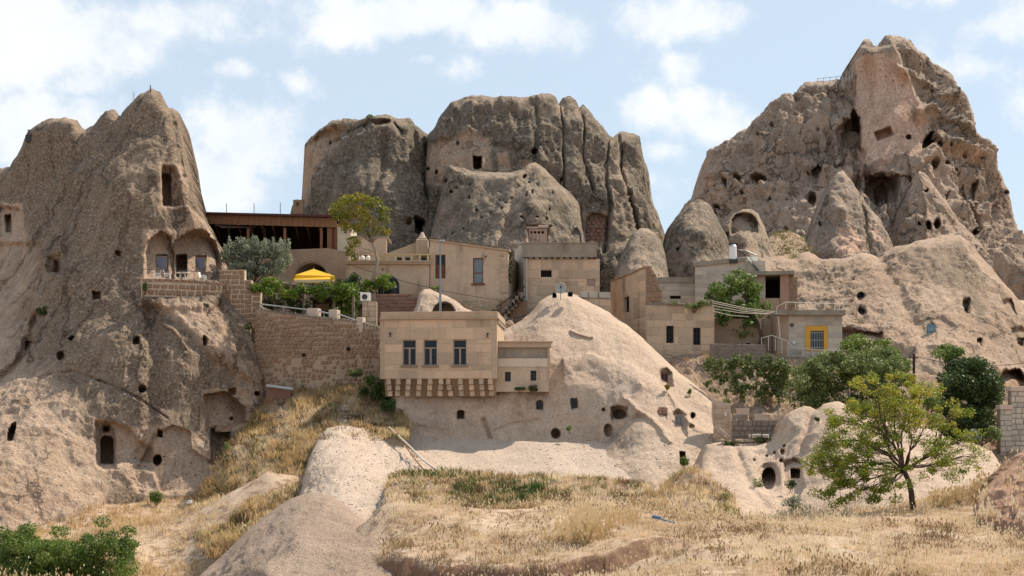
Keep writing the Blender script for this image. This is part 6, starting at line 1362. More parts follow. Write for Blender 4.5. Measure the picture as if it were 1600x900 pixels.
# white sacks on the terrace roof
for k, (px, lab) in enumerate(((704,'leftmost'),(711,'second from left'),(718,'third from left'),(725,'rightmost'))):
    px = 553+8*k-2; Y = 119.9; m = MB(); P0 = at(px, 407, Y)
    bm_ = [(-.22,-.16,0),(.22,-.16,0),(.26,.16,0),(-.24,.16,0),(-.2,-.14,.35),(.17,-.16,.42),(.2,.12,.38),(-.18,.14,.45)]
    m.add(bm_, [(0,3,2,1),(4,5,6,7),(0,1,5,4),(1,2,6,5),(2,3,7,6),(3,0,4,7)]); o = m.build('white_sack', PLASTICW, None, P0+Vector((0,.0,.0)), rz=k*.7, bevel=.1); tag(o, f'white sack behind the yellow railing, {lab} of four', 'sack', 'white sacks on the roof terrace')
# air conditioner box and sign board at the garden end
f = Fr(563, 112.6, 578, 112.6, 470); x1_ = f.l(578,460)[0]; z1_ = f.l(570,457)[1]; r0 = house_root('air_conditioner', f, 'white air conditioner box with round fan beside the garden plants', 'air conditioner')
f.put(MB().box(0,x1_,0,.4,0,z1_), 'casing', WHITE, r0, bevel=.02); c = (x1_*.45, z1_*.48); f.put(MB().bar((c[0],-.02,c[1]),(c[0],.05,c[1]),z1_*.34,14), 'fan_grille', METALD, r0)
f = Fr(566, 112.3, 588, 112.3, 500); x1_ = f.l(588,490)[0]; z1_ = f.l(570,471)[1]; r0 = house_root('block_pier', f, 'square pale block pier under the air conditioner', 'pier')
f.put(MB().box(0,x1_,0,1.0,-.6,z1_), 'core', MORTAR_D, r0); masonry(f, r0, 0, x1_, -.5, z1_, (), .38, .55, ASHLAR, 'block', .02, .02)
# low dark stone wall behind, and the rock with the round dark mouth above the stone house
f = Fr(588, 116, 658, 115.5, 484); x1_ = f.len; z1_ = f.l(600,459)[1]; r0 = house_root('stone_wall', f, 'low dark reddish stone wall left of the round cave mouth', 'wall')
f.put(MB().box(0,x1_,.02,.6,-1,z1_-.03), 'backing', MORTAR_D, r0); masonry(f, r0, 0, x1_, -.8, z1_, (), .28, .4, RUBBLE_R, 'rubble', .05, .03, jit=.35, inside=lambda x, z: z < z1_-(.25 if x > x1_*.8 else 0))
cave = rock('rock_outcrop', [(640,500),(650,478),(654,460),(662,452),(672,451),(684,457),(700,463),(712,470),(724,480),(740,487),(760,490),(782,500)], [(640,520),(782,524)],
    [(660,455,114),(700,465,114),(640,500,112),(690,500,111),(740,490,112),(780,500,113),(690,520,110)], ROCK_PALE, res=2, rp=7, rm=.9, amp=(.2,.15,.06), lich=-.05, thick=3, seed=31, jit=1,
    feats=[(H,'arch',693,488,36,30,2.4)], label='pale rock with round dark cave mouth just above the stone house roof', cat='rock')
boul = rock('boulder', [(652,492),(654,470),(660,462),(666,463),(672,478),(676,494)], [(652,500),(676,500)], [(662,465,113.2),(655,490,112.6),(674,490,112.6)], ROCK_PALE, res=2, rp=6, rm=.6, amp=(.1,.1,.05), lich=-.1, thick=1.5, seed=32, jit=1, label='pale boulder between the low dark wall and the cave mouth', cat='boulder') if False else None
# small wall with planters on the right
f = Fr(1143, 98, 1232, 97.4, 690); x1_ = f.len; z1_ = f.l(1160,648)[1]; r0 = house_root('stone_wall', f, 'grey squared stone wall carrying three pale planters', 'wall')
f.put(MB().box(0,x1_,.03,.6,-.5,f.l(1190,657)[1]), 'backing', MORTAR_D, r0)
zl = lambda x: z1_ if x < x1_*.31 else f.l(1200,657)[1]
masonry(f, r0, 0, x1_, -.4, z1_, (), .40, .42, RUBBLE_G, 'block', .05, .04, jit=.3, inside=lambda x, z: z < zl(x))
for i, (a, b, t, lab) in enumerate(((1150,1171,638,'leftmost'),(1179,1199,647,'middle'),(1209,1231,648,'rightmost'))):
    xa, zt_ = f.l(a, t, .2); xb, zb_ = f.l(b, t+10, .2); p0 = f.w((xa+xb)/2, .25, zb_); hw = (xb-xa)/2; hh = zt_-zb_
    r1 = empty('planter', tuple(p0), f.a, f'pale pinkish planter on the grey squared wall, {lab} of three', 'planter', 'planters on the grey wall')
    MB().add([(-hw*.86,-.2,0),(hw*.86,-.2,0),(hw*.86,.2,0),(-hw*.86,.2,0),(-hw,-.26,hh*.8),(hw,-.26,hh*.8),(hw,.26,hh*.8),(-hw,.26,hh*.8)],[(0,3,2,1),(4,5,6,7),(0,1,5,4),(1,2,6,5),(2,3,7,6),(3,0,4,7)]).build('box', PINK, r1); MB().box(-hw*1.05,hw*1.05,-.3,.3,hh*.801,hh).build('rim', PINK, r1)
# leaning slabs / rubble ledge in front of it
for k in range(26):
    px = 1128+92*(k+random.random())/26; py = 690+random.uniform(-6,8); Y = 94.3; sz = random.uniform(.25,.6)
    if k % 6 == 0: pass
f = Fr(1126, 94.6, 1222, 94.0, 700); r0 = house_root('rubble_ledge', f, 'ledge of loose pale and dark rubble below the planter wall', 'rubble')
x1_ = f.len; masonry(f, r0, 0, x1_, -.4, .62, (), .24, .55, RUBBLE_P, 'rubble', .25, .03, jit=.6, depth=.6, inside=lambda x, z: random.random() < .72); masonry(f, r0, x1_*.45, x1_*.8, .6, .95, (), .26, .5, ASHLAR_P, 'rubble', .2, .05, jit=.4, depth=.6, inside=lambda x, z: random.random() < .8)
# little ruined pier on the cone shoulder with white light
f = Fr(1118, 99.4, 1146, 99.2, 690); r0 = house_root('stone_pier', f, 'crumbling pale stone pier at the right shoulder of the central cone', 'pier')
pts = [f.l(x, y) for x, y in [(1118,690),(1150,688),(1143,655),(1140,630),(1126,628),(1112,622),(1112,650)]]; f.put(MB().prism(pts, 0, 1.2), 'core', MORTAR, r0)
masonry(f, r0, f.l(1114,650)[0], f.l(1141,650)[0], .2, f.l(1130,632)[1], (), .35, .6, ASHLAR, 'rubble', .05, .03, jit=.4)
x, z = f.l(1134, 647, -.2); f.put(MB().bar((x,-.2,z-.12),(x,-.2,z+.14),.06,8), 'white_lamp', WHITE, r0)
a = f.l(1118,668,-.5); b = f.l(1136,684,-.5); r1 = house_root('pale_beam', f, 'two pale leaning beams beside the crumbling pier', 'beams')
for d in (0, .25): f.put(MB().bar((a[0]+d,-.5-d,a[1]),(b[0]+d,-.5-d,b[1]),.05,6), 'beam', PIPE, r1)
# stone wall at the right edge
f = Fr(1563, 96, 1660, 96, 700); x1_ = f.len; r0 = house_root('block_wall', f, 'pale block wall with stepped top at the right edge', 'wall')
for a, b, t in ((1563,1581,640),(1580,1660,611)):
    xa, zt_ = f.l(a, t); xb = f.l(b, t)[0]; f.put(MB().box(xa, xb, .03+a*1e-5, .7, -1, zt_), 'backing', MORTAR_D, r0); masonry(f, r0, xa, xb, -1, zt_, (), .36, .52, ASHLAR_P, 'block', .04, .025, jit=.25, name='stone_block')
    f.put(MB().box(xa-.06, xb+.05, -.14, .78, zt_, zt_+.32), 'coping', PINK, r0, bevel=.02)
# poles and wires
fr = Fr(1428, 101, 1434, 101, 612); r0 = house_root('wooden_pole', fr, 'dark wooden pole standing between the leafy shrub and the round hedge', 'pole'); fr.put(MB().bar((0,0,-2),(0,0,fr.l(1428,553)[1]),.11,8,.09), 'shaft', WOODD, r0)
fr.put(MB().box(-.3,.3,-.04,.04,fr.l(1428,560)[1],fr.l(1428,560)[1]+.08), 'crossbar', WOODD, r0)
def wire(a, b, sag, lab, r=.02, n=12, mat=METALD):
    a = Vector(a); b = Vector(b); pts = [a.lerp(b, t/n)-Vector((0,0,sag*4*(t/n)*(1-t/n))) for t in range(n+1)]; return free_pipe(pts, r, mat, lab, 'wire', 'wire')
wire(at(1428,556,101), at(1315,548,116.5), .5, 'thin wire from the wooden pole to the balcony house')
wire(at(1428,556,101), at(1640,560,98), .6, 'thin wire from the wooden pole off to the right edge')
wire(at(543,412,119), at(790,470,117.5), .4, 'dark sagging wire across the arched terrace building')
wire(at(1040,553,116.2), at(1400,645,95), .5, 'faint wire running from the ruin down over the ivy')
# pole and railing on the castle, antenna and stick on the left peak
f = Fr(1275, 258, 1335, 256, 128); r0 = house_root('lookout_railing', f, 'thin railing of the lookout beside the castle peak', 'railing')
for px, t in ((1277,122),(1287,121),(1297,120),(1307,119),(1316,117),(1322,108),(1327,112),(1332,105)):
    x, z = f.l(px, t); f.put(MB().bar((x,0,z-(2.2)),(x,0,z),.06,4), 'post', METAL, r0)
a = f.l(1277,123); b = f.l(1316,119); f.put(MB().bar((a[0],0,a[1]),(b[0],0,b[1]),.05,4).bar((a[0],0,a[1]-.6),(b[0],0,b[1]-.6),.05,4), 'rail', METAL, r0)
p = at(235, 141, 125.5); r0 = empty('antenna', tuple(p), 0, 'short dark stick standing on the tip of the left cone', 'stick'); MB().bar((0,0,-.5),(0,0,.45),.05,6).build('shaft', METALD, r0)
p = at(209, 162, 127.5); r0 = empty('antenna', tuple(p), 0, 'thin mast with short crossbars behind the left cone tip', 'antenna'); m = MB().bar((0,0,-1.5),(0,0,1.1),.025,5)
m.build('mast', METAL, r0)
for k in range(5): MB().bar((-.14,0,.1+k*.2),(.14,0,.1+k*.2),.015,4).build('crossbar', METAL, r0)
p = at(45, 212, 134); r0 = empty('lantern', tuple(p), 0, 'small dark lantern figure on the far left shoulder of the cone', 'lantern'); MB().box(-.25,.25,-.2,.2,-.6,.05).build('base', METALD, r0); MB().bar((0,0,.05),(0,0,.5),.12,8,.05).bar((0,0,.5),(0,0,.56),.16,8,.1).build('lamp', METALD, r0)
p = at(465, 330, 170); r0 = empty('ruin_fragment', tuple(p), 0, 'small brown ruined wall with see through hole left of the dark cliff', 'ruin'); f = Fr(458,168,474,168,334)
f.put(wall_mesh(0, f.l(474,320)[0], 0, f.l(465,312)[1], px_ops(f, [(463,467,316,322)]), .6), 'wall', RUBBLE, r0)
# ---------------------------------------------------------------- plants
LEAF_G = leaf_mat('green_leaves', [(.06,.10,.02),(.13,.19,.036),(.23,.30,.06)], .35)
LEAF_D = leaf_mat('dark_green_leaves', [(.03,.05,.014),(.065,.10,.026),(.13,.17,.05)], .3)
LEAF_S = leaf_mat('silver_leaves', [(.13,.155,.10),(.22,.24,.165),(.34,.36,.25)], .3)
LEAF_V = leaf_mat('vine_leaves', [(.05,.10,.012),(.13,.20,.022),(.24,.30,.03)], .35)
LEAF_Y = leaf_mat('yellow_green_leaves', [(.11,.155,.02),(.22,.27,.03),(.42,.40,.05),(.60,.39,.07)], .4)
LEAF_T = leaf_mat('tree_heaven_leaves', [(.09,.12,.015),(.20,.22,.02),(.34,.28,.03),(.30,.13,.03)], .35)
LEAF_O = leaf_mat('dusty_shrub_leaves', [(.075,.10,.03),(.17,.21,.065),(.29,.32,.12)], .35)
IVY = leaf_mat('ivy_leaves', [(.035,.05,.014),(.085,.105,.035),(.18,.18,.07)], .3)
def clump_leaves(clumps, size, up=.3, seed=0, shell=.55, gam=1.0):
    """clumps: (cx,cy,cz, rx,ry,rz, n, tint) -> arrays of diamond leaves scattered through ragged ellipsoids"""
    r = np.random.default_rng(seed); Vs = []; A = []
    for (cx, cy, cz, rx, ry, rz_, n, tint) in clumps:
        n = int(n); d = r.normal(size=(n, 3)); d /= np.linalg.norm(d, axis=1)[:, None]; q = r.uniform(shell**3, 1, n)**(1/3.)
        lump = 1+.35*fbm(d*1.0, 2.3, 3, .6, off=seed+cx*3.1)
        p = d*(q*lump)[:, None]*np.array([rx, ry, rz_])+np.array([cx, cy, cz])
        nrm = d*.6+r.normal(size=(n, 3))*.75+np.array([0, 0, up]); nrm /= np.linalg.norm(nrm, axis=1)[:, None]
        t = np.cross(nrm, r.normal(size=(n, 3))); t /= np.linalg.norm(t, axis=1)[:, None]; b = np.cross(nrm, t)
        s = (size*r.uniform(.6, 1.3, n))[:, None]
        Vs.append(np.stack([p-t*s*.5, p+b*s*.28+nrm*s*.06, p+t*s*.5, p-b*s*.28+nrm*s*.06], 1)); A.append(np.repeat(np.clip(tint+r.normal(0, .22, n), 0, 1)[:, None], 4, 1))
    V = np.concatenate(Vs).reshape(-1, 3); A = np.concatenate(A).ravel(); q = np.arange(len(V)).reshape(-1, 4)
    return V, q, A
def foliage(name, clumps, size, mat, parent, loc, **k):
    V, q, A = clump_leaves(clumps, size, **k); me = np_mesh(name, V-np.array(loc), q, smooth_=False, attrs={'leafrand': A})
    return link(name, me, mat, parent, (0, 0, 0) if parent is not None else loc)
def limb(m, a, b, r0, r1, bend=.15, n=6, tips=None):
    a = Vector(a); b = Vector(b); L_ = (b-a).length; off = Vector((random.uniform(-1,1), random.uniform(-1,1), random.uniform(-.6,1)))*L_*bend
    pts = [a.lerp(b, i/n)+off*math.sin(math.pi*i/n)+Vector((random.uniform(-1,1),random.uniform(-1,1),random.uniform(-1,1)))*L_*.02 for i in range(n+1)]
    pts[0] = a; pts[-1] = b; m.tube(pts, [r0+(r1-r0)*i/n for i in range(n+1)], 5); return pts
# --- the yellow green tree in the foreground
def foreground_tree():
    Y0 = 59.0; base = at(1427, 790, Y0); base.z = float(gz(base.x, Y0))-.1
    r0 = empty('fig_tree', tuple(base), 0, 'low spreading tree with bright yellow green leaves in the right foreground', 'tree')
    random.seed(41); m = MB(); S = lambda x, y, d=0: at(x, y, Y0+d)-base
    fork = S(1412, 735); tr = [Vector((0,0,0)), S(1424,770), S(1420,752), fork]; m.tube(tr, [.15,.12,.11,.10], 8)
    m.build('trunk', BARK, r0, smooth_=True)
    ends = [((1385,700),-.5),((1345,690),-1.2),((1290,690),-.6),((1287,728),.4),((1312,762),-.9),((1330,742),-.9),((1300,720),.3),((1310,655),-.2),((1350,640),.9),((1372,612),-.5),((1398,650),.4),((1415,640),-.6),((1432,606),.3),((1450,660),-.7),((1480,650),.5),((1500,690),-.5),((1520,712),.2),((1390,755),-1.2),((1350,765),-.5),((1460,700),-1.0),((1470,730),.7),((1370,665),1.2)]
    lm = MB(); clumps = []; tips = []
    for (e, d) in ends:
        E = S(e[0], e[1], d*1.6); pts = limb(lm, fork, E, .05, .016, .14, 7)
        for k in range(13):
            s = pts[random.randint(3, 7)]; tp = E+Vector((random.gauss(0,.46), random.gauss(0,.5), random.gauss(0,.36))); limb(lm, s, tp, .014, .006, .14, 4); tips.append((tp, e))
    lm.build('limbs', BARK, r0, smooth_=True)
    for tp, e in tips:
        right = sstep(np.array(e[0]), 1440, 1520); n = 150*(1-float(right)*.72)
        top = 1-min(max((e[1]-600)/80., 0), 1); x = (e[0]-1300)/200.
        tint = .20+.26*top+.34*random.random()-.08+(.25 if (e[0] > 1440 and e[1] < 670 and random.random() < .5) else 0)  # higher clumps get lighter leaves, painting in light from above
        rr = random.uniform(.16,.33)
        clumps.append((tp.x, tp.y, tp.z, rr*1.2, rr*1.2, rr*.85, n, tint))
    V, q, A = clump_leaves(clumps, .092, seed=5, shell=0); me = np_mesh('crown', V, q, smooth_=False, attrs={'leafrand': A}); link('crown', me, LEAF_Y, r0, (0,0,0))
foreground_tree()
def px_clumps(L_, Y, base, dens=60, depth=.8, tint=.5, jt=.18):
    out = []
    for (x, y, rx, ry, *rest) in L_:
        dy = rest[0] if rest else random.uniform(-.6, .6)*depth; p = at(x, y, Y+dy)-base; s = Y/F; a, b = rx*s, ry*s
        out.append((p.x, p.y, p.z, a, max(a, b)*depth, b, dens*(a*b)*10+16, tint+random.uniform(-jt, jt)))
    return out
def blob_set(cx, cy, rx, ry, n, r, jy=1.0):
    out = []
    for k in range(n):
        t = random.uniform(0, 2*math.pi); q = math.sqrt(random.random()); rr = r*random.uniform(.6, 1.25)
        out.append((cx+rx*q*math.cos(t), cy+ry*q*math.sin(t), rr, rr*.85, random.uniform(-1, 1)*jy))
    return out
# tree of heaven above the arch
random.seed(11)
Y0 = 115.0; base = at(583, 437, Y0); r0 = empty('slender_tree', tuple(base), 0, 'slender tree with yellow green crown against the dark cliff above the arched window', 'tree')
S = lambda x, y, d=0: at(x, y, Y0+d)-base
MB().tube([S(583,440), S(586,425), S(590,408), S(586,392), S(581,378)], [.16,.14,.12,.10,.08], 7).build('trunk', BARKP, r0, smooth_=True)
lm = MB(); ends = [(535,322),(550,312),(570,310),(590,318),(602,330),(598,345),(530,345),(545,360),(575,340),(558,345),(560,385),(550,398),(590,360),(600,352)]
for e in ends: limb(lm, S(581, 380 if e[1] < 370 else 392), S(*e, random.uniform(-1, 1)), .05, .015, .1, 5)
lm.build('limbs', BARKP, r0, smooth_=True)
cl_ = [(529,322,14,7),(545,312,17,8),(563,309,16,7),(583,316,18,9),(598,328,12,8),(600,343,10,8),(560,330,20,10),(530,338,13,8),(540,352,12,9),(575,345,16,10),(592,358,12,8),(578,366,14,7),(545,335,14,8),(557,357,14,9),(553,378,11,9),(546,392,9,9),(554,402,6,6),(604,362,8,5),(520,330,9,6)]
V, q, A = clump_leaves(px_clumps(cl_, Y0, base, 55, .9, .42, .25), .24, seed=8, shell=.15); link('crown', np_mesh('crown', V, q, smooth_=False, attrs={'leafrand': A}), LEAF_T, r0, (0,0,0))
# leafy tree by the pipes
random.seed(12)
Y0 = 120.5; base = at(1162, 520, Y0-1.5); r0 = empty('leafy_tree', tuple(base), 0, 'dense green tree growing between the ruin and the balcony house', 'tree')
S = lambda x, y, d=0: at(x, y, Y0+d)-base
MB().tube([S(1184,550,-1.6), S(1190,528,-1.6), S(1186,505,-1), S(1170,480)], [.2,.17,.15,.1], 7).build('trunk', BARK, r0, smooth_=True)
lm = MB(); [limb(lm, S(1178,495,-.8), S(x, y, random.uniform(-1,1)), .08, .02) for x, y in ((1120,460),(1140,445),(1160,430),(1185,445),(1200,470),(1150,500))]; lm.build('limbs', BARK, r0, smooth_=True)
cl_ = blob_set(1150,476,38,40,46,11,2.2)+[(1155,428,14,9),(1142,436,12,9),(1170,434,13,9),(1118,452,12,10),(1108,462,9,7),(1183,450,11,10),(1196,480,10,9),(1130,470,14,12),(1160,520,20,10),(1180,505,14,9)]
V, q, A = clump_leaves(px_clumps(cl_, Y0, base, 42, .9, .5, .25), .26, seed=9, shell=.3); link('crown', np_mesh('crown', V, q, smooth_=False, attrs={'leafrand': A}), LEAF_G, r0, (0,0,0))
def shrub(name, lab, cl_, Y0, mat, size, dens=45, seed=1, tint=.5, foot=None, cat='shrub', stems=5, depth=.9, shell=.3, jt=.2, group=None):
    random.seed(seed); xs = [c[0] for c in cl_]; ys = [c[1]+c[3] for c in cl_]; fx, fy = foot or (sum(xs)/len(xs), max(ys))
    base = at(fx, fy, Y0); r0 = empty(name, tuple(base), 0, lab, cat, group); lm = MB()
    for k in range(stems):
        c = cl_[int(k*len(cl_)/stems)]; limb(lm, (random.uniform(-.1,.1),0,-.3), at(c[0], c[1], Y0)-base, .05 if stems > 3 else .015, .012 if stems > 3 else .005, .08, 4)
    lm.build('stem', BARK, r0, smooth_=True)
    V, q, A = clump_leaves(px_clumps(cl_, Y0, base, dens, depth, tint, jt), size, seed=seed, shell=shell); link('foliage', np_mesh('foliage', V, q, smooth_=False, attrs={'leafrand': A}), mat, r0, (0,0,0)); return r0
random.seed(3)
shrub('olive_shrub', 'silvery grey green shrub spilling in front of the timber pavilion', blob_set(398,408,52,26,46,9,2)+[(352+i*6.2, 392-10*abs(math.sin(i*1.7)), 3.2, 13) for i in range(17)]+[(360,395,10,16),(378,385,7,16),(398,382,6,17),(418,388,6,14),(440,390,6,14),(450,405,7,12),(350,402,8,12),(425,420,20,12),(385,425,22,10)], 117.5, LEAF_S, .21, 95, 21, .55, (395,440), shell=.1)
random.seed(4)
shrub('vine', 'green vines covering the pergola of the garden terrace', blob_set(412,449,26,13,20,8,2)+blob_set(500,455,54,11,36,8,2)+blob_set(545,470,22,24,20,9,1)+blob_set(455,455,24,10,10,8,1.5)+blob_set(530,492,20,8,9,7,.6), 114.6, LEAF_V, .25, 46, 22, .5, (545,500), cat='vine')
shrub('vine', 'darker foliage in shade under the pergola behind the silver rail', blob_set(440,472,40,10,20,8,1)+blob_set(470,480,12,6,6,6,1), 115.6, LEAF_D, .24, 40, 23, .5, (440,490), cat='vine')  # darker leaf colour paints the shade under the pergola
shrub('potted_shrub', 'leafy green shrub in front of the arched window', blob_set(590,443,22,11,14,7,1)+[(604,432,9,6),(575,450,10,7),(612,446,8,6)], 116.8, LEAF_V, .24, 46, 24, .55, (590,462))
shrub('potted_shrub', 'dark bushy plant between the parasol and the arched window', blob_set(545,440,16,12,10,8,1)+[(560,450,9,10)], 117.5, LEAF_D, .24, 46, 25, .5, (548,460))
shrub('wall_plant', 'dark bush on the corner of the concrete band house', [(797,410,4,12),(798,425,5,12),(797,398,3,6)], 120, IVY, .2, 60, 26, .4, cat='plant')
shrub('wall_plant', 'small green tuft at the foot of the plaster house', blob_set(681,450,7,4,4,4,.3), 115.4, LEAF_G, .18, 60, 27, .5, cat='plant')
random.seed(6)
shrub('round_hedge', 'large dark rounded bush near the right edge', blob_set(1515,605,46,42,84,15,2.2)+[(1515,578,30,10),(1545,600,12,16),(1480,600,14,18)], 100, LEAF_D, .22, 52, 28, .45, (1515,650))
shrub('round_hedge', 'smaller round bush on top left of the large dark bush', blob_set(1482,552,20,12,12,9,1)+[(1482,545,16,7)], 102, LEAF_G, .22, 52, 29, .42, (1480,575))
shrub('round_hedge', 'lower dark green bush below the large rounded bush', blob_set(1508,660,48,22,44,13,1.5)+[(1490,640,12,9),(1545,655,12,14)], 98, LEAF_D, .22, 50, 30, .5, (1510,685))
shrub('grey_shrub', 'bluish grey low shrub at the foot of the dark bushes', blob_set(1530,678,26,9,12,8,1), 95, LEAF_S, .2, 60, 31, .25, (1530,692))
random.seed(8)
shrub('leafy_shrub', 'big loose olive green shrub below the balcony', blob_set(1330,598,92,44,120,13,2.5)+blob_set(1360,570,50,25,30,12,1.5)+[(1290,560,20,10),(1260,600,18,16),(1250,625,18,14)], 101, LEAF_O, .22, 60, 32, .5, (1330,660), stems=12, shell=.1)
shrub('leafy_shrub', 'bright green shrub beside the balcony house', blob_set(1355,545,40,16,20,11,1.5)+blob_set(1395,575,22,22,14,11,1), 106, LEAF_G, .24, 40, 33, .6, (1360,575))
shrub('leafy_shrub', 'green shrub between wooden pole and the round hedges', blob_set(1452,625,18,16,12,9,1), 97, LEAF_G, .2, 40, 34, .45, (1450,650))
random.seed(9)
shrub('ivy', 'hanging ivy draped over the brown slope below the balcony', blob_set(1165,572,66,16,90,6,.4)+blob_set(1215,592,18,28,34,9,.4)+blob_set(1135,598,40,18,26,5,.4)+blob_set(1185,612,36,18,26,5,.4)+[(1115,580,10,10),(1105,570,8,8),(1145,605,8,14),(1162,612,8,14),(1195,610,8,12),(1222,620,10,14),(1128,590,9,10),(1136,628,6,8),(1165,634,6,5)], 109.2, LEAF_O, .22, 42, 35, .5, (1170,620), depth=.6, stems=2)
shrub('wall_plant', 'tufts of dry and green weeds on the ruin wall top', blob_set(1085,474,14,5,8,5,.3)+[(1055,472,7,4),(1075,478,5,5),(1105,474,5,4),(1040,476,5,4)], 116.9, LEAF_O, .2, 60, 36, .6, cat='plant')
shrub('bush', 'dark leafy bush in the lower left corner', blob_set(60,875,80,30,90,13,1.2)+blob_set(165,858,44,26,55,11,1)+blob_set(50,850,60,26,40,13,1.6)+blob_set(120,890,90,20,50,14,1)+[(200,830,14,10),(160,815,14,10),(190,870,20,16),(30,838,20,10),(95,830,18,10),(140,880,40,24),(60,900,80,20),(210,850,9,7),(205,890,14,20)], 45, LEAF_G, .085, 300, 37, .45, (100,915), cat='bush', stems=14)
shrub('bush', 'small green bush on the main cliff top left', [(578,183,7,4),(576,187,6,4)], 171, LEAF_G, .28, 60, 38, .4, cat='bush', stems=2)
# small scattered plants, each its own thing
spots = [(66,484,9,8,112,'round dark bush in the gully left of the cone',IVY),(272,352,6,4,117.2,'ochre weed tuft above the carved terrace',LEAF_T),(357,702,10,14,103.5,'pale green bush in the dark recess of the left cone',LEAF_O),(243,776,10,12,101,'green bush at the foot of the left cone door',LEAF_G),(162,758,9,8,101.5,'grey green tuft left of the cone foot bush',LEAF_O),
    (226,446,4,9,110.2,'dark plant hanging at the left end of the parapet',IVY),(322,478,6,7,111.2,'small plant under the parapet',IVY),(387,510,5,6,112.0,'green weed on the right edge of the left cone',LEAF_O),
    (833,606,8,5,104.1,'dry bush below the annex window',IVY),(812,606,9,3,104.1,'low dry weeds below the annex',IVY),(889,669,4,4,102.4,'green tuft beside the round hole of the central cone',LEAF_G),(1077,611,4,4,105.8,'green tuft high on the right of the central cone',LEAF_O),(1042,604,4,4,103.9,'ochre tuft under the red framed window',LEAF_T),
    (1070,720,7,8,92.6,'dark green plant in the slot of the central cone',LEAF_G),(1134,777,9,8,72.5,'round dark bush at the end of the weedy bank',LEAF_O),(1235,780,20,12,79.5,'grey shrub below the square cave hole',LEAF_S),(1235,755,12,10,83,'dark green weeds in the carved recess',LEAF_D),(1255,798,22,10,76,'dark dry bush below the grey shrub',IVY),
    (1185,760,9,16,86,'weeds left of the oval cave mouth',LEAF_O),(1190,688,14,7,94.2,'dark bush on the rubble ledge',IVY),(1140,694,10,6,94.2,'low weeds at the left end of the rubble ledge',IVY),(1278,654,5,4,89.5,'dark tuft near the top of the outcrop',IVY),(578,592,10,10,107.5,'green bush right of the retaining wall foot',LEAF_G),(556,582,12,8,108.5,'olive green bush in front of the retaining wall',LEAF_O),
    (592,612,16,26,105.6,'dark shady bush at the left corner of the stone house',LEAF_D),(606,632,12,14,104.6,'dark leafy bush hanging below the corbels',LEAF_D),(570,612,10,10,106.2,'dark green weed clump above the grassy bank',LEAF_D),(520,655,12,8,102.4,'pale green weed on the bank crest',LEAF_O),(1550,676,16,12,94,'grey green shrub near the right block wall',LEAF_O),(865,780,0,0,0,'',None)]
for i, (x, y, rx, ry, Y, lab, mt) in enumerate(spots):
    if not rx: continue
    random.seed(100+i); cl_ = [(x+random.uniform(-.6,.6)*rx, y+random.uniform(-.45,.7)*ry, rx*random.uniform(.4,.65), ry*random.uniform(.4,.65), random.uniform(-.2,.2)) for _ in range(9)]
    shrub('small_plant', lab, cl_, Y-.15, mt, .16 if Y > 90 else .11, 90, 200+i, .5, (x, y+ry*.8), cat='plant', stems=3, depth=.7, shell=.1)
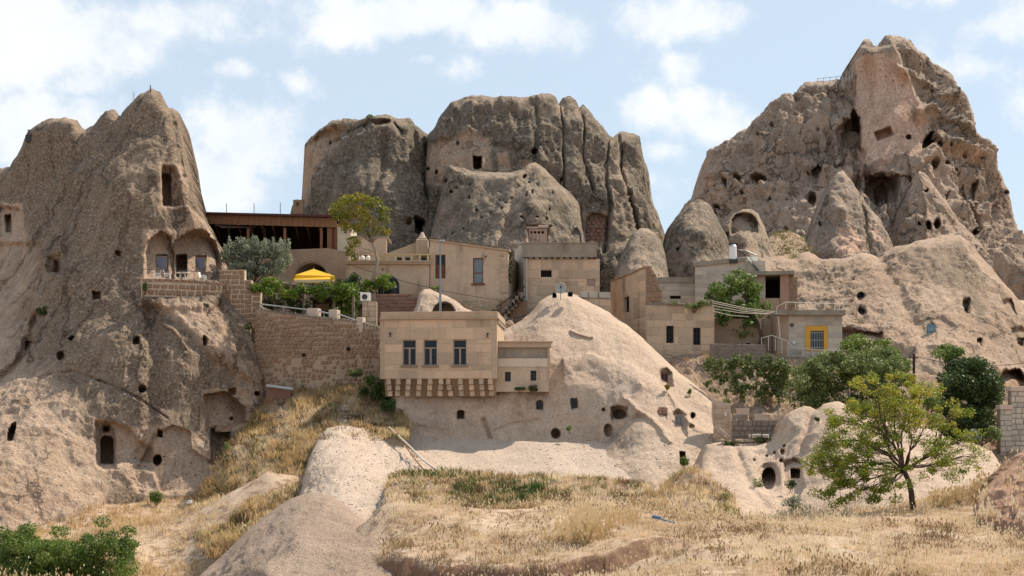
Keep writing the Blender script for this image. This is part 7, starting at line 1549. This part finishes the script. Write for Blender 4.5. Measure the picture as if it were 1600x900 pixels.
# ---------------------------------------------------------------- grasses
def grass_mat(name, cols, trans=.3): return leaf_mat(name, cols, trans)
STRAW = grass_mat('straw', [(.34,.23,.12),(.56,.42,.25),(.72,.59,.40)], .45)
STRAWP = grass_mat('pinkish_straw', [(.25,.155,.075),(.50,.345,.185),(.68,.52,.32),(.78,.66,.47)], .45)
GOLD = grass_mat('golden_straw', [(.34,.21,.09),(.54,.385,.19),(.66,.51,.30)], .45)
OLIVE = grass_mat('olive_weed', [(.07,.085,.03),(.16,.15,.055),(.30,.25,.10)])
BROWNW = grass_mat('brown_weed', [(.10,.065,.035),(.20,.13,.07),(.33,.23,.12)])
GREENW = grass_mat('green_weed', [(.025,.055,.015),(.05,.10,.025),(.11,.16,.05)])
def nz2(x, y, s, off): return fbm(np.stack([x, y, np.zeros_like(x)], -1), s, 4, .6, off=off)
def blades(name, P, h, w, per, spread, mat, lab, seed=0, lean=.35, head=.0, tint=.5):
    """tufts at P (n,3): per blades each, optional seed heads"""
    r = np.random.default_rng(seed); n = len(P)*per; B = np.repeat(P, per, 0)+np.concatenate([r.normal(0, spread, (n, 2)), np.full((n, 1), -.04)], 1)
    hh = np.repeat(h*r.uniform(.55, 1.25, len(P)), per)*r.uniform(.6, 1.2, n); hh = hh*np.repeat(1+nz2(P[:, 0], P[:, 1], .4, 81)*.9, per); a = r.uniform(0, 2*np.pi, n); ln = r.uniform(.05, lean*2, n)
    d = np.stack([np.cos(a)*ln, np.sin(a)*ln, np.ones(n)], 1); side = np.stack([-np.sin(a), np.cos(a), np.zeros(n)], 1)*(w*.5)
    side = side*.5+np.stack([np.ones(n), np.zeros(n), np.zeros(n)], 1)*(w*.3)
    mid = B+d*(hh*.55)[:, None]*np.array([.7, .7, 1]); tip = B+d*hh[:, None]*np.array([1.15, 1.15, .95])
    V = np.stack([B-side, B+side, mid+side*.8, mid-side*.8, tip], 1).reshape(-1, 3); k = np.arange(n)[:, None]*5
    q = k+np.array([[0, 1, 2, 3]]); t = k+np.array([[3, 2, 4]])
    rr = np.clip(tint+np.repeat(r.normal(0, .15, len(P))+nz2(P[:, 0], P[:, 1], .28, 71)*.75, per)+r.normal(0, .14, n), 0, 1)

    A = np.repeat(rr, 5)
    if head > 0:
        m_ = r.random(n) < head; T = tip[m_]; k2 = len(V)+np.arange(len(T))[:, None]*4; s = w*2.0
        hv = np.stack([T+np.array([-s, 0, 0]), T+np.array([0, -s*.3, -s*2]), T+np.array([s, 0, 0]), T+np.array([0, 0, s*2.4])], 1).reshape(-1, 3)
        V = np.concatenate([V, hv]); q = np.concatenate([q, k2+np.array([[0, 1, 2, 3]])]); A = np.concatenate([A, np.repeat(np.clip(rr[m_]+.3, 0, 1), 4)])
    base = P.mean(0); me = np_mesh(name, V-base, q, t, smooth_=False, attrs={'leafrand': A}); o = link(name, me, mat, loc=base); tag(o, lab, kind='stuff'); return o
def tuftpts(pred, n, x0, x1, y0, y1, seed):
    r = np.random.default_rng(seed); x = r.uniform(x0, x1, n); y = r.uniform(y0, y1, n); z = gz(x, y); px = 800+x/y*F; py = HY-z/y*F
    k = pred(px, py, x, y, r) & (px > -60) & (px < 1660) & (py < 960); return np.stack([x[k], y[k], z[k]], 1)
def fore(px, py, x, y, r):
    r_keep = ~((px < 225) & (y < 52))
    d = nz2(x, y, .35, 4); return (r.random(len(x)) < .42+d*2.2) & ~((px < 590) & (py > 800) & (px > 300)) & r_keep
P = tuftpts(fore, 30000, -24, 26, 37, 66, 1); blades('dry_grass', P, .25, .011, 9, .13, STRAWP, 'pinkish dry grass with seed heads all over the foreground', 1, head=.22, tint=.5)
P = tuftpts(lambda px, py, x, y, r: (nz2(x, y, .3, 44) > .05) & ~((px < 590) & (py > 800) & (px > 300)), 2600, -24, 26, 37, 64, 4); blades('tall_stems', P, .62, .010, 5, .10, STRAWP, 'taller thin dry stems standing in the foreground grass', 4, lean=.2, head=.8, tint=.55)
P = tuftpts(lambda px, py, x, y, r: (nz2(x, y, .22, 14) > .12) & (r.random(len(x)) < .6) & ~((px < 590) & (px > 300)), 9000, -24, 26, 38, 66, 2); blades('dry_grass', P, .30, .014, 9, .12, STRAW, 'straw coloured dry grass patches in the foreground', 2, head=.3, tint=.5)
P = tuftpts(lambda px, py, x, y, r: ((nz2(x, y, .3, 24) > .06) | ((abs(px-770) < 190) & (py > 835) & (r.random(len(x)) < .6))) & (r.random(len(x)) < .9) & ~((px < 590) & (px > 300)), 9000, -22, 26, 38, 62, 3); blades('brown_weeds', P, .22, .022, 12, .16, BROWNW, 'low brown weeds in the foreground', 3, lean=.8, tint=.5)
def near(cx, cy, r_, n, seed, Yr):
    r = np.random.default_rng(seed); a = r.uniform(0, 2*np.pi, n); q = np.sqrt(r.random(n)); x = (cx-800)/F*Yr+q*r_*np.cos(a); y = Yr+q*r_*np.sin(a)*1.3; return np.stack([x, y, gz(x, y)], 1)
for i, (cx, Yr, rr_, n, hgt) in enumerate(((915,50,.35,30,.75),(932,51,.5,24,.6),(950,54,1.3,30,.5),(890,52,1.2,18,.45),(1570,58,1.4,50,.6),(1500,60,1.5,40,.5),(440,0,0,0,0))):
    if n: P = near(cx, 0, rr_, n, 50+i, Yr); blades('golden_grass', P, hgt, .022, 14, .12, GOLD, 'tall golden dry grass tuft', 60+i, lean=.3, head=.35, tint=.5)
def surf_pts(name, n, pred, seed):
    PX, PY, P, nr = SURF[name]; r = np.random.default_rng(seed); i = r.integers(2, PX.shape[0]-1, n); j = r.integers(0, PX.shape[1]-1, n)
    px, py = PX[i, j], PY[i, j]; k = pred(px, py, r); return P[i[k], j[k]]
bn, wbn = bank.name, weedbank.name
nq = lambda px, py, s, off: nz2(px, py, s, off)
P = surf_pts(bn, 9000, lambda px, py, r: (r.random(len(px)) < .6+nq(px, py, 1/40., 2)*1.2), 5); blades('dry_grass', P, .42, .045, 7, .14, STRAW, 'dry straw grass covering the bank left of the stone house', 5, tint=.55)
P = surf_pts(bn, 6000, lambda px, py, r: nq(px, py, 1/28., 8) > .06, 6); blades('golden_grass', P, .42, .05, 7, .16, GOLD, 'yellow dry grass patches on the bank', 6, tint=.45)
P = surf_pts(bn, 5000, lambda px, py, r: nq(px, py, 1/20., 18) > .12, 7); blades('olive_weeds', P, .36, .06, 9, .2, OLIVE, 'olive weeds along the edge of the bank', 7, lean=.7)
P = surf_pts(bn, 5000, lambda px, py, r: nq(px, py, 1/18., 28) > .14, 8); blades('brown_weeds', P, .36, .06, 9, .2, BROWNW, 'brown weeds on the bank', 8, lean=.7)
P = surf_pts(bn, 900, lambda px, py, r: ((px-505)/32)**2+((py-592)/16)**2 < 1, 9); blades('rusty_bush', P, .8, .05, 14, .2, grass_mat('rusty_straw', [(.25,.13,.05),(.38,.22,.09),(.48,.30,.14)]), 'rusty brown dry bush at the foot of the retaining wall', 9)
P = surf_pts(wbn, 7000, lambda px, py, r: (r.random(len(px)) < .55+nq(px, py, 1/30., 3)), 10); blades('dry_grass', P, .34, .035, 7, .12, STRAWP, 'dry grass on the weedy bank', 10, tint=.45)
P = surf_pts(wbn, 4000, lambda px, py, r: nq(px, py, 1/22., 5) > .08, 11); blades('brown_weeds', P, .30, .04, 10, .15, BROWNW, 'brown weeds on the weedy bank', 11, lean=.8)
P = surf_pts(wbn, 4200, lambda px, py, r: (((px-790)/95)**2+((py-775)/26)**2 < r.random(len(px))*1.4) & (nq(px, py, 1/20., 35) > -.08) | (((px-680)/60)**2+((py-745)/10)**2 < r.random(len(px))), 12); blades('green_weeds', P, .42, .05, 10, .15, GREENW, 'green weeds in the middle of the weedy bank', 12, lean=.6)
P = surf_pts(wbn, 2500, lambda px, py, r: (nq(px, py, 1/14., 45) > .15), 13); blades('olive_weeds', P, .32, .04, 9, .15, OLIVE, 'olive weeds on the weedy bank', 13, lean=.7)
P = tuftpts(lambda px, py, x, y, r: (py > 745) & (px < 345) & (r.random(len(x)) < .5+nz2(x, y, .25, 7)), 9000, -45, -15, 74, 106, 14); blades('dry_grass', P, .42, .045, 7, .15, STRAW, 'dry grass at the foot of the left cone', 14, tint=.5)
P = tuftpts(lambda px, py, x, y, r: (py > 745) & (px < 345) & (nz2(x, y, .3, 17) > .1), 4500, -45, -15, 74, 106, 15); blades('golden_grass', P, .40, .05, 7, .15, GOLD, 'golden grass at the foot of the left cone', 15, tint=.4)
P = surf_pts(hill2.name, 4000, lambda px, py, r: (r.random(len(px)) < .3+nq(px, py, 1/20., 3)), 16); blades('dry_grass', P, .35, .05, 7, .15, STRAW, 'dry grass behind the stone house', 16, tint=.45)
P = surf_pts(hill.name, 2600, lambda px, py, r: (nq(px, py, 1/25., 9) > .12), 17); blades('dry_grass', P, .4, .05, 7, .15, STRAW, 'dry grass on the brown hillside', 17, tint=.45)
P = surf_pts(earth.name, 260, lambda px, py, r: nq(px, py, 1/20., 3) > .0, 18); blades('dry_grass', P, .35, .022, 8, .1, STRAWP, 'dry grass on the reddish earth bank', 18, head=.3)
P = surf_pts(patch.name, 900, lambda px, py, r: px > 0, 19); blades('dry_grass', P, .25, .10, 7, .3, OLIVE, 'dry grass on the plateau below the castle rock', 19, tint=.5)
P = surf_pts(slope.name, 1400, lambda px, py, r: (py < 690) & (r.random(len(px)) < .6) | (abs(py-(670+(px-607)*.95)) < 6), 20); blades('brown_weeds', P, .3, .04, 8, .14, BROWNW, 'weeds along the top of the bare slope', 20, lean=.7)
P = tuftpts(lambda px, py, x, y, r: ((nz2(x, y, .35, 55) > .12) | ((abs(px-740) < 230) & (py > 830) & (r.random(len(x)) < .5))) & ~((px < 600) & (py > 760) & (px > 290)) & (px > 230), 900, -22, 26, 40, 63, 61); blades('dry_bushes', P, .34, .014, 34, .20, BROWNW, 'small brown dry bushes in the foreground', 61, lean=.6, head=.2, tint=.6)
P = surf_pts(bn, 520, lambda px, py, r: nq(px, py, 1/30., 63) > -.05, 62); blades('golden_bushes', P, .62, .05, 34, .26, GOLD, 'thick golden clumps on the bank', 62, lean=.5, tint=.4)
P = surf_pts(bn, 260, lambda px, py, r: nq(px, py, 1/30., 73) > .05, 64); blades('dry_bushes', P, .5, .05, 34, .26, BROWNW, 'thick brown clumps on the bank', 64, lean=.6, tint=.6)
# clods and stones
def clods(name, P, s0, s1, mat, lab, seed):
    r = np.random.default_rng(seed); n = len(P); ico = np.array([(1,0,0),(-1,0,0),(0,1,0),(0,-1,0),(0,0,1),(0,0,-1)], float); tri = np.array([(0,2,4),(2,1,4),(1,3,4),(3,0,4),(2,0,5),(1,2,5),(3,1,5),(0,3,5)])
    s = r.uniform(s0, s1, (n, 1, 1))*r.uniform(.6, 1.2, (n, 6, 1)); V = P[:, None, :]+ico[None]*s*np.array([1.2,1,.7]); k = np.arange(n)[:, None, None]*6
    base = P.mean(0); o = link(name, np_mesh(name, (V.reshape(-1, 3)-base), None, (k+tri[None]).reshape(-1, 3), smooth_=False), mat, loc=base); tag(o, lab, kind='stuff'); return o
P = tuftpts(lambda px, py, x, y, r: nz2(x, y, .3, 33) > -.1, 2600, -24, 26, 38, 64, 31); clods('pebbles', P, .02, .07, RUBBLE_P, 'pebbles and clods scattered over the foreground', 31)
P = surf_pts(bn, 700, lambda px, py, r: nq(px, py, 1/30., 51) > 0, 32); clods('stones', P, .06, .22, ASHLAR_P, 'loose pale stones on the grassy bank', 32)
P = surf_pts(wbn, 700, lambda px, py, r: nq(px, py, 1/30., 52) > 0, 33); clods('stones', P, .04, .14, ASHLAR_P, 'loose stones on the weedy bank', 33)
P = surf_pts(hill2.name, 500, lambda px, py, r: px > 0, 34); clods('stones', P, .06, .25, RUBBLE_P, 'loose stones behind the stone house', 34)

P = surf_pts(slope.name, 1500, lambda px, py, r: nq(px, py, 1/30., 61) > -.15, 35); clods('gravel', P, .025, .09, RUBBLE_P, 'gravel lying on the steep bare slope', 35)
P = surf_pts(mound.name, 1500, lambda px, py, r: nq(px, py, 1/30., 62) > -.15, 36); clods('gravel', P, .012, .05, RUBBLE_P, 'gravel lying on the foreground hump', 36)
P = surf_pts(terrace.name, 900, lambda px, py, r: nq(px, py, 1/30., 63) > -.1, 37); clods('gravel', P, .02, .09, RUBBLE_P, 'gravel scattered on the bare terrace', 37)
P = surf_pts(cone_c.name, 700, lambda px, py, r: py > 690, 38); clods('gravel', P, .03, .12, ASHLAR_P, 'loose stones at the foot of the central cone', 38)
